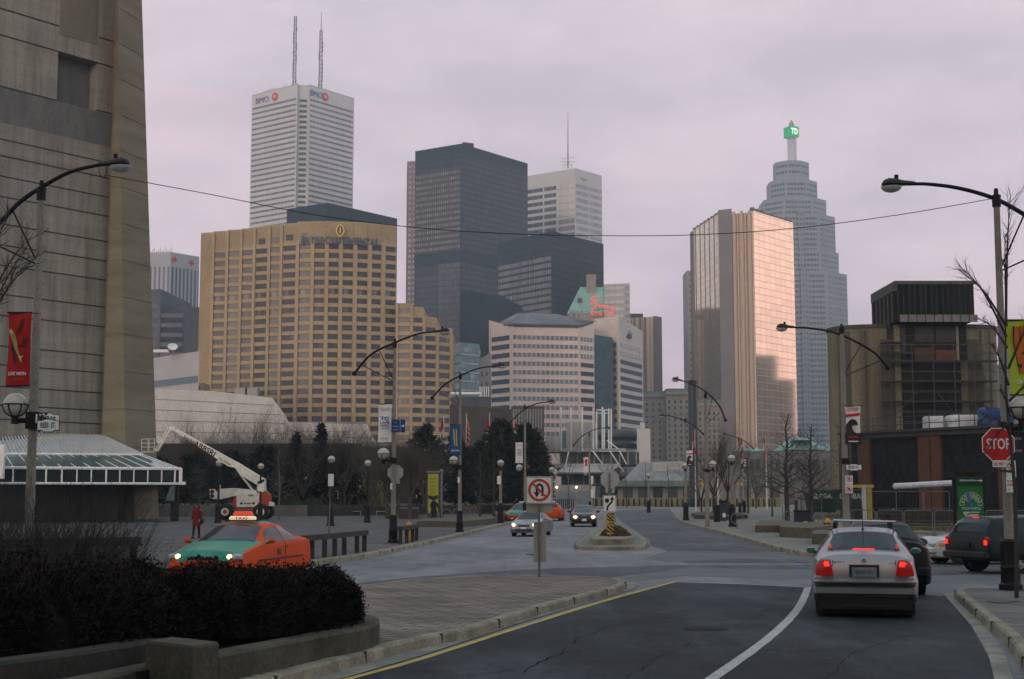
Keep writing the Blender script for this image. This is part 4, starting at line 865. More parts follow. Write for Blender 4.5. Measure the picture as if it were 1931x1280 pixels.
l=dist(A2,B2)
for k in range(11):u=l*(.05+.93*k/11);obj('window_slot',MB().panel(A2,B2,u,u+.3,za2-4.6,za2-.6,.08,.15),pm('pale_slot',(.2,.22,.22),(.16,.18,.18),.4),t2)
for k in range(10):u=l*(.10+.93*k/11);obj('window_slot',MB().panel(A2,B2,u,u+.28,za2-4.6,za2-.6,.05,.1),dwin,t2)
t,A,B_,za,zb=simple_block('low_block','dark low block with a white rail on its roof, below the teal glass building',850,926,748,330,20,dkc)
mb=MB();a=W(850,742,328);b_=W(907,742,328);mb.tube([a,b_,(b_.x,b_.y,za)],.3,6)
obj('rail',mb,white_paint,t)
for px in range(905,925,4):p=W(px,748,329);obj('screen_slat',MB().box((p.x,p.y,za+1.1),(.18,.2,2.4)),white_paint,t)
hall_m=pm('hall_white_panels',(.56,.54,.52),(.47,.455,.44),.35,.8,detail=8,fine=(2.5,.08))
def hall(label,P,Y,dep,lines):
    pts=[W(x,y,Y) for x,y in P];t=thing('exhibition_hall',label,'building',(pts[0].x,Y,0));mb=MB()
    f=[(p.x,p.y-(-.0),p.z) for p in pts];bk=[(*bkp((p.x,p.y),dep),p.z) for p in pts];mb.face(f);mb.face(bk[::-1])
    for i in range(len(f)):j=(i+1) % len(f);mb.face([f[j],f[i],bk[i],bk[j]])
    obj('wall',mb,hall_m,t)
    for (x0,y0,x1,y1) in lines:obj('panel_joint',MB().tube([W(x0,y0,Y-.03),W(x1,y1,Y-.03)],.06,4),pm('joint_grey',(.17,.165,.16),(.2,.2,.19),.3),t)
    return t
hall('largest white exhibition hall with a long level roof, behind the white boom lift',[(286,945),(546,945),(546,800),(540,786),(514,750),(400,737),(286,733)],250,30,[(288,752,516,764),(288,772,528,782),(288,793,540,798),(288,814,545,817)])
hall('middle white exhibition hall with a low roof, right of the largest one',[(530,945),(702,945),(702,836),(691,804),(680,800),(540,795)],245,20,[(545,812,694,815),(545,828,700,830)])
hall('small white hall end with a peaked slope, just left of the culture banner',[(630,945),(712,945),(712,840),(692,800),(684,799),(630,836)],240,4,[(650,825,704,825)])
t,A,B_,za,zb=simple_block('retaining_wall','dark wall below the white halls behind the bare trees',286,700,836,238,3,pm('dark_wall',(.020,.021,.018),(.012,.013,.012),.4,.9),'wall')
for px in (370,640):p=W(px,832,237);tag(obj('rooftop_unit',MB().box((W(450 if px==370 else 470,740,252).x,255,W(460,737,252).z),(2.2,2,1.5)),grey_metal),'grey plant box on the roof of the largest white hall, the %s of two' % ('left' if px==370 else 'right'),'rooftop unit')
t,A,B_,za,zb=simple_block('footbridge','pale low canopy bridge seen behind the street pole with the culture banner',683,790,833,200,3,pm('pale_concrete',(.30,.29,.27),(.25,.24,.23),.5),'bridge',z0=Z_at(700,841,200))
obj('window_band',MB().panel(A,B_,.3,dist(A,B_)-.3,za-1.3-1.2,za-.75,-.2,.3),dg,t)
obj('support',MB().box(((A[0]+B_[0])/2,201,za/2-.8),(dist(A,B_)-1,1.5,za-1.8)),pm('dark_wall',(1,1,1)),t)
Ya=330;c=P_(1166,Ya+12);rad=37/ppm(Ya)+.0;z_top=Z_at(1166,806,Ya)
t=thing('arena','curved dark glass arena with white canopies, masts and struts beyond the road','arena',(c[0],c[1],0))
mb=MB();mb.lathe([(rad,0),(rad,z_top-4.2)],40,(c[0],c[1],0));obj('drum',mb,gm('arena_glass',(.2,.22,.22),(.04,.065,.07),1.2,1.6,.1,.2,.1,.2,.5,0,.4),t,smooth=True)
mb=MB();mb.lathe([(rad+.5,z_top-2.2),(rad+.9,z_top-2),(rad+.9,z_top-.4),(rad+.2,z_top)],40,(c[0],c[1],0));obj('roof_ring',mb,pm('arena_dark_ring',(.07,.075,.08),(.05,.055,.06),.5,.4),t,smooth=True)
mb=MB();mb.lathe([(rad+.12,z_top-4.6),(rad+.12,z_top-2.2)],40,(c[0],c[1],0));obj('glass_band',mb,pm('arena_band',(.03,.045,.045),(.05,.07,.07),.5,.1),t,smooth=True)
for zz in (z_top-6.4,z_top-8.2):mb=MB();mb.lathe([(rad+.2,zz),(rad+.4,zz),(rad+.4,zz+.3),(rad+.2,zz+.3)],40,(c[0],c[1],0));obj('floor_edge',mb,pm('arena_edge',(.3,.31,.31),(.25,.26,.26),.5),t,smooth=True)
def ablock(pxa,pxb,yt,yb,Y,dep,m,name='wall'):
    a,b=W(pxa,yt,Y),W(pxb,yb,Y);return obj(name,MB().prism([(a.x,Y),(b.x,Y),bkp((b.x,Y),dep),bkp((a.x,Y),dep)],max(b.z,-.1),a.z),m,t)
acon=pm('arena_concrete',(.32,.315,.31),(.26,.255,.25),.4,.8,fine=(2,.08));apan=pm('arena_panels',(.38,.37,.36),(.30,.295,.29),.4,.6)
ablock(1068,1124,796,850,350,10,acon,'stair_tower');ablock(1028,1060,822,850,352,8,apan,'side_block');ablock(1060,1082,812,850,351,6,pm('arena_blue_block',(.14,.16,.2),(.1,.12,.15),.5),'side_block')
ablock(1030,1180,845,852,318,12,apan,'canopy');ablock(1056,1205,852,876,322,20,gm('arena_low_glass',(.24,.245,.24),(.05,.065,.07),1.9,60,.16,0,.15,.1,.5,0,.4),'glass_front')
ablock(1044,1170,874,882,312,10,apan,'canopy');ablock(1050,1210,880,897,318,12,acon,'terrace');ablock(1058,1230,897,916,312,12,gm('arena_low_glass2',(.14,.15,.15),(.035,.05,.055),2.4,60,.12,0,.15,.1,.5,0,.4),'glass_front')
for (x0,y0,x1,y1) in ((1118,850,1137,876),(1150,850,1176,890),(1168,850,1182,876),(1072,852,1066,880),(1160,888,1172,915),(1145,830,1165,846)):
    obj('strut',MB().tube([W(x0,y0,309),W(x1,y1,309)],.14,6),white_paint,t)
mb=MB();a,b_=W(1046,880,309),W(1170,880,309)
def slope(px,m,name='sloped_roof'):
    f=MB();P=[W(x,y,Y) for x,y,Y in px];f.face(P);f.face([p+Vector((0,.3,-.3)) for p in P[::-1]]);
    for i in range(len(P)):j=(i+1) % len(P);f.face([P[j],P[i],P[i]+Vector((0,.3,-.3)),P[j]+Vector((0,.3,-.3))])
    return obj(name,f,m,t)
slope([(1160,919,286),(1300,908,286),(1310,868,310),(1206,872,310)],gm('arena_glass_roof',(.19,.19,.185),(.11,.12,.12),2.2,2.2,.12,.12,.3))
slope([(1050,890,300),(1150,890,300),(1165,880,312),(1060,880,312)],apan)
ablock(1165,1320,916,950,287,12,gm('arena_base',(.21,.215,.2),(.05,.06,.06),3.0,60,.35,0,.2,.0,.6,0,.4),'glass_front');ablock(1150,1325,906,917,284,3,pm('arena_green_fascia',(.15,.19,.165),(.12,.155,.14),.5),'fascia')
ablock(1230,1330,872,908,300,14,apan,'upper_storey')
masts=[(1058,768,850),(1077,768,850),(1098,767,850),(1119,768,846),(1125,776,846),(1136,767,846),(1139.5,772,846),(1148,770,846),(1152.5,771,846)]
for px,y0,y1 in masts:
    b0,b1=W(px,y1,316),W(px,y0,316);obj('mast',MB().tube([b0,b1],.2,6),pm('mast_paint',(.62,.63,.63),(.5,.52,.52),.5,.4),t)
obj('mast_tie',MB().tube([W(1125,773,316),W(1150,773,316)],.15,5).tube([W(1125,779,316),W(1148,779,316)],.12,5),pm('mast_paint',(1,1,1)),t)
t,A,B_,za,zb=simple_block('white_block','plain white block with a round flue right of the curved arena',1201,1226,808,322,12,pm('white_render',(.52,.50,.48),(.45,.43,.42),.4),'building')
p=W(1212,796,325);obj('flue',MB().lathe([(.55,za-.2),(.55,p.z)],12,(p.x,p.y+1,0)),pm('white_render',(1,1,1)),t)
t,A,B_,za,zb=simple_block('garage','pale garage front with blue-grey shutters and two lit lamps beyond the dark sedan',1036,1116,914,225,8,pm('garage_cream',(.27,.26,.23),(.22,.21,.19),.6))
for x0,x1 in ((1039,1047),(1052,1084),(1089,1110)):a,b_=P_(x0,225),P_(x1,225);obj('shutter',MB().panel(a,b_,0,dist(a,b_),.1,za-.95,.06,.1),pm('shutter_blue',(.17,.21,.245),(.14,.175,.205),1,.6),t)
for px in (1050,1087):p=W(px,918.5,224.6);obj('lamp',MB().sphere(p,.17,10,6),glow('warm_lamp',(1,.82,.55),5),t)
t,A,B_,za,zb=simple_block('boundary_wall','long low yellowish concrete wall with dark posts across the end of the road',1114,1470,938.6,262,.5,pm('ochre_wall',(.26,.22,.10),(.19,.165,.08),.5,.9,fine=(4,.1)),'wall')
A,B_=P_(1122,261.4),P_(1468,261.4)
for k in range(34):
    px=1124+k*10.2;p=W(px,930,261);mb=MB().lathe([(.16,0),(.16,1.35),(.10,1.5)],8,(p.x,p.y,0));tag(obj('bollard',mb,black),'thin dark bollard in the long row before the yellowish wall','bollard','bollards in front of the yellowish wall')
t=thing('railing','black upright bar railing on the far kerb behind the oncoming cars','railing',W(1060,957,215));mb=MB()
for k in range(24):
    px=1040+k*3.75;Y_=190+k*3;p=W(px,930,Y_);z1=1.5;mb.box((p.x,p.y,.75),(.13,.13,1.5))
obj('bars',mb,black,t);obj('rail',MB().tube([W(1040,942,190),W(1126,939,259)],.05,4),black,t)
t=thing('railing','short black railing by the pole behind the low planter','railing',W(905,965,150));mb=MB()
for k in range(10):p=W(908+k*2.1,930,145+k);mb.box((p.x,p.y,.75+.1),(.06,.06,1.1))
obj('bars',mb,black,t);obj('rail',MB().tube([(W(908,930,145).x,145,1.42),(W(927,930,154).x,154,1.42)],.05,4),black,t)
p=W(1308.5,935,262);z1=Z_at(1308,722,262);t=thing('dark_column','tall round blue-black column in front of the gold towers','column',(p.x,p.y,0))
obj('shaft',MB().lathe([(.80,0),(.80,z1)],24,(p.x,p.y,0)),pm('column_dark',(.025,.035,.042),(.035,.045,.05),.5,.4,fine=(4,.2)),t,smooth=35)
obj('cap',MB().lathe([(.86,z1),(.86,z1+.25),(.6,z1+.5)],24,(p.x,p.y,0)),black,t)
t,A,B_,za,zb=simple_block('station','low stone station hall with green copper roofs beyond the bare trees',1380,1610,850,520,30,pm('station_stone',(.14,.125,.11),(.105,.095,.085),.2,.9,fine=(1,.15)))
for x0,x1,y0,y1 in ((1480,1560,826,848),(1560,1612,836,850),(1500,1536,822,830),(1390,1450,842,852)):
    a,b_=P_(x0,522),P_(x1,522);zr,z0_=Z_at(x0,y0,522),Z_at(x0,y1,522);l=b_[0]-a[0];mb=MB()
    q=[(a[0],520,z0_),(b_[0],520,z0_),(b_[0],550,z0_),(a[0],550,z0_)];m1,m2=(a[0]+l*.25,535,zr),(b_[0]-l*.25,535,zr)
    mb.face([q[0],q[1],m2,m1]);mb.face([q[1],q[2],m2]);mb.face([q[2],q[3],m1,m2]);mb.face([q[3],q[0],m1]);obj('roof',mb,cop,t)
for k in range(16):px=1400+k*12.5;a=P_(px,520);obj('window',MB().panel(a,(a[0]+2,a[1]),0,1.2,za-7,za-3,.1,.2),dwin,t)
t,A,B_,za,zb=simple_block('pavilion','low pale pavilion with a green-grey fascia behind the right-hand bare trees',1386,1500,905,330,10,gm('pavilion_front',(.23,.235,.22),(.07,.05,.045),3.4,60,.25,0,.3,0,.7,0,.4))
obj('fascia',MB().panel(A,B_,-.5,dist(A,B_)+.5,za-1.4,za+.1,.5,.6),pm('arena_green_fascia',(1,1,1)),t)
# ------------------------------------------------------------------ concrete tower base at the left
def concrete_wall_mat():
    m,nt,b=_base('tower_wall_concrete');N=nt.nodes;L=nt.links;tc=N.new('ShaderNodeTexCoord')
    def ns(sc,det,st,lo,hi,a,c):
        mp=N.new('ShaderNodeMapping');mp.inputs['Scale'].default_value=st;L.new(tc.outputs['Object'],mp.inputs[0])
        n=N.new('ShaderNodeTexNoise');n.inputs['Scale'].default_value=sc;n.inputs['Detail'].default_value=det;n.inputs['Roughness'].default_value=.65;L.new(mp.outputs[0],n.inputs[0])
        r=N.new('ShaderNodeValToRGB');e=r.color_ramp.elements;e[0].position=lo;e[0].color=c4(a);e[1].position=hi;e[1].color=c4(c);L.new(n.outputs[0],r.inputs[0]);return r.outputs[0]
    def mul(a,c):
        x=N.new('ShaderNodeMix');x.data_type='RGBA';x.blend_type='MULTIPLY';x.inputs[0].default_value=1;L.new(a,x.inputs[6]);L.new(c,x.inputs[7]);return x.outputs[2]
    c=ns(.16,7,(1,1,1),.3,.7,(.19,.20,.165),(.27,.28,.235))
    c=mul(c,ns(1.2,7,(1,1,.10),.3,.62,(.72,.72,.73),(1.08,1.08,1.06)))
    c=mul(c,ns(.5,6,(.15,.15,2.2),.35,.7,(.86,.86,.86),(1.08,1.08,1.08)))
    uv=N.new('ShaderNodeUVMap');uv.uv_map='UVMap';vd=N.new('ShaderNodeVectorMath');vd.operation='DIVIDE';vd.inputs[1].default_value=(1.3,.95,1);L.new(uv.outputs[0],vd.inputs[0]);vf=N.new('ShaderNodeVectorMath');vf.operation='FRACTION';L.new(vd.outputs[0],vf.inputs[0])
    ds=N.new('ShaderNodeVectorMath');ds.operation='DISTANCE';ds.inputs[1].default_value=(.5,.5,0);L.new(vf.outputs[0],ds.inputs[0]);rt=N.new('ShaderNodeValToRGB');e=rt.color_ramp.elements;e[0].position=.035;e[0].color=(.45,.45,.45,1);e[1].position=.05;e[1].color=(1,1,1,1);L.new(ds.outputs['Value'],rt.inputs[0]);c=mul(c,rt.outputs[0])
    c=mul(c,ns(2.2,8,(1,1,.05),.50,.75,(1,1,1),(.66,.65,.62)))
    c=mul(c,ns(30,2,(1,1,1),.3,.7,(.85,.85,.85),(1.12,1.12,1.12)))
    L.new(c,b.inputs['Base Color']);b.inputs['Roughness'].default_value=.92;b.inputs['Specular IOR Level'].default_value=.2
    return m
wallc=concrete_wall_mat();legc=pm('leg_concrete',(.225,.198,.138),(.16,.142,.10),.5,.9,detail=9,stretch=(.25,.25,1.6),fine=(12,.12),bump=.2)
roughc=pm('rough_concrete',(.15,.148,.138),(.105,.103,.098),.9,.95,detail=9,stretch=(1,1,.3),fine=(9,.15))
Wa,Wb=P_(-120,103.5),P_(200,115);Wb=(Wb[0],Wb[1]);Wx=W(224,300,115.6);Wb=(Wx.x,115.6)
t=thing('concrete_tower','huge grooved concrete tower wall with a square recess and a flaring tan leg, far left','tower',(Wb[0],Wb[1],0))
Wm=lambda px,py:None
lw=dist(Wa,Wb);axw=Vector((Wb[0]-Wa[0],Wb[1]-Wa[1],0)).normalized()
def u_at(px,py):
    r=ray(px,py);
    det=r.x*axw.y-r.y*axw.x;tt=(Wa[0]*axw.y-Wa[1]*axw.x)/det;P=(r.x*tt,r.y*tt);return (P[0]-Wa[0])*axw.x+(P[1]-Wa[1])*axw.y,HC+r.z*tt
u0,zt0=u_at(110,97);u1,_=u_at(184,118);_,zb0=u_at(107,190)
Ztop=64
wallM=MB()
def wquad(ua,ub,za,zb,d=0):wallM.panel(Wa,Wb,ua,ub,za,zb,d,1.0)
zr_t,zr_b=zt0,zb0
wquad(-6,lw,-.1,zr_b);wquad(-6,u0,zr_b,zr_t);wquad(u1,lw,zr_b,zr_t);wquad(-6,lw,zr_t,Ztop)
obj('wall',wallM,wallc,t)
rec=MB().panel(Wa,Wb,u0-.2,u1+.2,zr_b-.1,zr_t+.1,-1.05,.5);obj('recess',rec,roughc,t)
ul,_=u_at(2,200)
obj('rough_panel',MB().panel(Wa,Wb,-6,lw,u_at(205,277)[1],zr_b-.0,.012,.02),roughc,t)
jm=pm('joint_dark',(.028,.028,.026),(.04,.038,.035),2,.95)
for y in (307,336,372,408,456,493,529,580,617,671,704,742,775,800):
    z=u_at(205,y)[1];obj('groove',MB().panel(Wa,Wb,-6,lw,z-.045,z+.045,.02,.05),jm,t)
for (xa,ya,xb,yb_) in ((0,15,111,48),(187,70,214,78),(0,65,109,95),(110,97,213,124),(0,162,106,188),(182,207,211,214)):
    ua,z=u_at(xa,ya);ub,_=u_at(xb,yb_);obj('groove',MB().panel(Wa,Wb,ua if xa else -6,ub,z-.05,z+.05,.03,.06),jm,t)
ua,_=u_at(113,40);ub,_=u_at(184,60);obj('formwork_panel',MB().panel(Wa,Wb,ua,ub,u_at(113,36)[1]-1.2,Ztop,.03,.05),pm('formwork_brown',(.19,.165,.125),(.14,.125,.10),.8,.9,stretch=(1,1,.3)),t)
def legpt(pxb,pxt,Y):
    b=W(pxb,935,Y);q=W(pxt,0,Y);return b,q
ring=[]
for pxb,pxt,Y in ((189,222,113.9),(238,219.5+2,113.2),(298,267.5,117)):
    b,q=legpt(pxb,pxt,Y);d=(q-b)/(q.z-b.z);ring.append((b+d*(-b.z-.1),b+d*(Ztop-b.z)))
B0=[r_[0] for r_ in ring];T0=[r_[1] for r_ in ring];dv=Vector((-6.5,16,0));dt=Vector((-6,13,0))
B0+=[ring[2][0]+dv*.8,ring[0][0]+dv*.8];T0+=[ring[2][1]+dt*.8,ring[0][1]+dt*.8]
mb=MB();rows=[]
for k in range(25):s_=k/24;rows.append([a.lerp(b,s_) for a,b in zip(B0,T0)])
mb.grid(rows,0,True,True);leg_o=obj('leg',mb,legc,t)
for k in range(1,22):
    z=3*k;s_=z/Ztop;P=[a.lerp(b,s_) for a,b in zip(B0,T0)]
    obj('pour_joint',MB().tube([P[0]+Vector((0,-.01,0)),P[1]+Vector((0,-.01,0)),P[2]+Vector((0,-.01,0))],.03,4),pm('pour_joint',(.165,.148,.105),(.13,.115,.085),1,.9),leg_o)
p=W(262,638,116.2);tag(obj('wall_bracket',MB().box((p.x,p.y-.3,p.z),(.3,.5,.35)).tube([(p.x,p.y,p.z+.2),(p.x,p.y-.5,p.z+.5)],.06,5),black),'small black bracket on the face of the tan tower leg','bracket')
# ---- glazed canopy
roofw=pm('canopy_white_steel',(.78,.78,.80),(.66,.66,.67),1,.5);cgl=gm('canopy_glass',(.2,.22,.22),(.07,.12,.13),50,50,0,0,.12,.2,.5,0,.2)
cgl_m=pm('canopy_roof_glass',(.12,.22,.25),(.07,.14,.16),.25,.12,.3,spec=.8);cgl_d=pm('canopy_dark_glass',(.012,.022,.023),(.02,.035,.037),.5,.12,spec=.5)
E1,E0=W(341,884,102),W(-60,878.5,97);z_e=E1.z;z_b=W(341,912,102).z;R1,R0=W(269,857,107),W(-60,843,104);T1,T0_=W(193,821,114.2),W(-60,812,107.5)
t=thing('glass_canopy','long entrance canopy with a ribbed white roof and a skirt of framed dark glass','canopy',(E1.x,E1.y,0))
E0.z=z_e;R0.z=R1.z;T0_.z=T1.z
mb=MB();mb.face([R0,R1,T1,T0_]);mb.face([R1,W(262,857,121),T1]);obj('roof',mb,roofw,t)
rib=MB();n=44
for k in range(n+1):s_=k/n;a,b=R0.lerp(R1,s_),T0_.lerp(T1,s_);rib.tube([a+Vector((0,-.02,.04)),b+Vector((0,-.02,.04))],.06,4)
obj('roof_rib',rib,pm('canopy_rib',(.5,.5,.52),(.58,.58,.6),2,.5),t)
mb=MB();mb.face([E0,E1,R1,R0]);back_r=E1+Vector((-5.0,16,0));mb.face([E1,back_r,R1]);obj('sloped_glass',mb,cgl_m,t)
pxs=[-55,-28,0,27,53,80,107,133,158,182,207,230,254,278,302,325,340]
fr=MB()
for x in pxs:
    s_=(W(x,884,101).x-E0.x)/(E1.x-E0.x);s_=max(0,min(1,s_));a,b=E0.lerp(E1,s_),R0.lerp(R1,min(1,s_*1.0))
    fr.tube([a,b],.055,4);fr.box((a.x,a.y-.03,(z_e+z_b)/2),(.10 if int(x) % 2 else .07,.10,z_e-z_b));
obj('frame',fr,roofw,t)
mb=MB();mb.tube([E0,E1],.11,6);mb.tube([Vector((E0.x,E0.y,z_b)),Vector((E1.x,E1.y,z_b))],.09,6);mb.tube([E1,back_r],.10,6);mb.tube([R0,R1,back_r],.08,5);mb.box((E1.x,E1.y,(z_e+z_b)/2),(.2,.2,z_e-z_b+.1));obj('eave_rail',mb,roofw,t)
obj('skirt_glass',MB().prism([(E0.x,E0.y+.08),(E1.x,E1.y+.08),(back_r.x,back_r.y),(E0.x,E0.y+9)],z_b,z_e-.05,bottom=True),cgl_d,t)
br=MB()
for x0,x1 in zip(pxs[6::2],pxs[7::2]):
    a,b=W(x0,884,101.6),W(x1,884,101.6);br.tube([(a.x,a.y,z_b+.1),(b.x,b.y,z_e-.1)],.02,4)
obj('brace',br,pm('canopy_brace',(.06,.11,.10),(.08,.12,.11),1),t)
lf=W(14,870,97);obj('corner_frame',MB().box((lf.x-1,lf.y-.6,4.3),(2.0,.3,2.3)),roofw,t)
mb=MB()
for x in (165,248):p=W(x,935,108);mb.box((p.x,p.y,z_b/2),(.45,.45,z_b))
for px,nm in ((166,1),(246,2),(330,3)):p=W(px,935,106);obj('post',MB().box((p.x,p.y,z_b/2),(.5,.5,z_b)),black,t)
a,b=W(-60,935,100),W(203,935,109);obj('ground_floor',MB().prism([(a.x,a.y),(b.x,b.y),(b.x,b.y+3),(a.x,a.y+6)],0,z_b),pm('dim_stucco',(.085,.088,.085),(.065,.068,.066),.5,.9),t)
p=W(319,931,104);mb=MB();mb.face([W(312,944,104),W(328,944,104.3),W(331,916,105),W(322,916,104.6)]);tag(obj('glass_screen',mb,pm('clear_sheet',(.12,.18,.19),(.09,.13,.14),1,.15)),'tilted pale glass sheet hanging below the canopy corner','screen')
p=W(345,911,101);tag(obj('floodlight',MB().box((p.x,p.y,p.z),(.35,.3,.22)).tube([(p.x-.3,p.y,p.z),(E1.x,E1.y,z_b+.2)],.04,5),white_board),'small pale floodlight bracketed off the canopy corner','lamp')
g=G(227,976,.15);Y=g.y;t=thing('display_box','red display box with a dark picture panel standing below the canopy','display box',(g.x,g.y,.15))
s=1/ppm(Y);obj('cabinet',MB().box((g.x,g.y+.3,.15+.65),(29*s,.6,1.3)),pm('red_cabinet',(.42,.045,.03),(.33,.04,.03),2,.5),t)
obj('picture_panel',MB().box((g.x+.1,g.y-.015,1.15),(22*s,.03,.42)),pm('picture_panel',(.03,.035,.05),(.12,.11,.12),4,.3),t)
obj('stripe',MB().box((g.x-.1,g.y-.015,.45),(.5,.03,.09)),white_board,t)
def low_wall(pts,z0,h,th,m,name,label,cat):
    t=MB()
    for (a,b) in zip(pts,pts[1:]):
        A_,B_=Vector(a),Vector(b);d=(B_-A_).normalized();nrm=Vector((-d.y,d.x))*th
        t.prism([(A_.x,A_.y),(B_.x,B_.y),(B_.x+nrm.x,B_.y+nrm.y),(A_.x+nrm.x,A_.y+nrm.y)],z0,z0+h)
    return tag(obj(name,t,m),label,cat)
low_wall([P_(-80,125),P_(200,128),P_(420,131),P_(582,133)],0,1.15,.5,pm('bed_wall',(.17,.16,.14),(.11,.105,.095),.5,.9,fine=(3,.15),stretch=(1,1,.6)),'planter_wall','low concrete planter wall behind the white boom lift and under the canopy','wall')
low_wall([P_(583,133),P_(706,137)],0,1.15,.5,pm('bed_wall_dark',(.035,.035,.035),(.05,.05,.048),.5,.9),'planter_wall','dark low planter wall in front of the yellow tank','wall')
mb=MB();a,b=P_(-80,134),P_(1010,160);mb.prism([a,P_(582,134),P_(760,142),b,P_(1030,190),P_(-80,190)],0,1.0);struct('planting_bed',mb,pm('bed_soil',(.035,.03,.02),(.07,.058,.035),.3,.95,detail=8,fine=(4,.3)))
low_wall([P_(800,148),P_(900,150),P_(1005,156)],0,1.02,.6,pm('bed_wall_two',(.10,.095,.085),(.07,.068,.06),.5,.9),'planter_wall','low grey planter wall in front of the flagpoles','wall')
yel=pm('yellow_dull',(.20,.16,.035),(.145,.12,.03),1.2,.7,fine=(4,.1))
p=W(694,950,158);t=thing('yellow_tank','big dull yellow rounded tank lying behind the bare trees','tank',(p.x,p.y,1));mb=MB();R_=1.75;a,b=W(650,940,160),W(724,940,156)
mb.tube([(a.x,a.y,2.0),(a.x+.05,a.y,2.0),(b.x-.8,b.y,2.0),(b.x-.2,b.y,2.0),(b.x,b.y,2.0)],[R_*.8,R_,R_,R_*.85,R_*.2],24);obj('shell',mb,yel,t,smooth=40)
p=W(622,945,150);t=thing('yellow_booth','small yellow booth with a white-framed window beside the tank','booth',(p.x,p.y,1));obj('wall',MB().box((p.x,p.y,2.0),(2.6,2,2.2)),yel,t);obj('roof',MB().box((p.x,p.y-.1,3.2),(2.9,2.3,.25)),pm('dark_wall',(1,1,1)),t)
f=obj('window',MB().box((p.x+.35,p.y-1.03,2.1),(1.2,.06,.75)),dg,t);obj('frame',MB().box((p.x+.35,p.y-1.07,2.5),(1.3,.06,.07)).box((p.x+.35,p.y-1.07,1.7),(1.3,.06,.07)).box((p.x-.25,p.y-1.07,2.1),(.07,.06,.73)).box((p.x+.95,p.y-1.07,2.1),(.07,.06,.73)).box((p.x+.35,p.y-1.07,2.1),(.05,.06,.73)),white_board,f)
# ------------------------------------------------------------------ foreground planter
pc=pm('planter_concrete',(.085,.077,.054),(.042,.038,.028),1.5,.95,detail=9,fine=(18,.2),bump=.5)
def wall_ribbon(name,label,px,Zt,z0,th,m,inward):
    P=[Vector(G2(x,y,Zt)) for x,y in px];n=len(P);out=[];inn=[]
    for i in range(n):
        d=(P[min(i+1,n-1)]-P[max(i-1,0)]).normalized();nr=Vector((-d.y,d.x))*inward;out.append(P[i]);inn.append(P[i]+nr*th)
    rows=[]
    for a,b in zip(out,inn):
        c=(b-a).normalized()*.03;rows.append([(a.x,a.y,z0),(a.x,a.y,Zt-.03),(a.x+c.x,a.y+c.y,Zt),(b.x-c.x,b.y-c.y,Zt),(b.x,b.y,Zt-.03),(b.x,b.y,z0)])
    mb=MB();mb.grid(rows,0,True,True)
    if inward<0:pass
    o=obj(name,mb,m);tag(o,label,'planter');return inn
PZ=.42
rim=[(414,1235),(470,1223),(540,1210),(620,1195),(680,1185),(705,1178),(716,1171),(716,1164),(700,1158),(665,1152),(600,1149),(500,1152),(380,1162),(200,1180),(0,1200)]
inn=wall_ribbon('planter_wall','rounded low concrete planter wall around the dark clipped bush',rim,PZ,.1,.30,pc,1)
sp_=[(p.x,p.y) for p in inn]+[G2(-300,1240,PZ),G2(-300,1330,PZ),G2(150,1268,PZ)]
mb=MB();mb.prism(sp_,.1,PZ-.08);struct('planter_soil',mb,soil)
rim2=[(-200,1268),(0,1248),(160,1228),(312,1204)]
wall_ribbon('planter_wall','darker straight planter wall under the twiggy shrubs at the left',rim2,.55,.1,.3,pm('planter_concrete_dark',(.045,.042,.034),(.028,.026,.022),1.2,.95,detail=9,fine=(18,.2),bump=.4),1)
rim3=[(60,1305),(150,1284),(260,1262),(366,1240)]
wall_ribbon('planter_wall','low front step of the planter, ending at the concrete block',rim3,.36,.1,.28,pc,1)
a=Vector(G2(318,1203,.62));b=Vector(G2(412,1203,.62));c_=Vector(G2(364,1262,.15));
f0,f1=Vector(G2(366,1217,.62)),Vector(G2(412,1204,.62));d=(f1-f0).normalized()
bm_=MB();q0=Vector(G2(364,1220,.6));q1=Vector(G2(413,1212,.6));nrm=Vector((-.75,.66));nrm.normalize()
P=[q0,q1,q1+nrm*.75,q0+nrm*.75];top=[p+(sum(P,Vector((0,0)))/4-p)*.05 for p in P]
bm_.grid([[(p.x,p.y,.1) for p in P],[(p.x,p.y,.585) for p in P],[(p.x,p.y,.61) for p in top]],0,True,True);tag(obj('planter_block',bm_,pc),'square concrete block standing at the joint of the two planter walls','concrete block')
for x,y,w_ in ((556,1196,.13),):
    g=G(x,y-6,PZ-.05);mb=MB();mb.grid([[(g.x-w_/2,g.y,g.z+.01),(g.x,g.y-.05,g.z+.05),(g.x+w_/2,g.y+.01,g.z+.01)],[(g.x-w_/2,g.y+.1,g.z+.02),(g.x+.02,g.y+.12,g.z+.06),(g.x+w_/2,g.y+.11,g.z+.01)]]);tag(obj('litter',mb,pm('litter_paper',(.3,.3,.28),(.22,.21,.2),9,.8)),'scrap of pale litter on the soil in front of the clipped bush','litter','litter scraps in the planter')
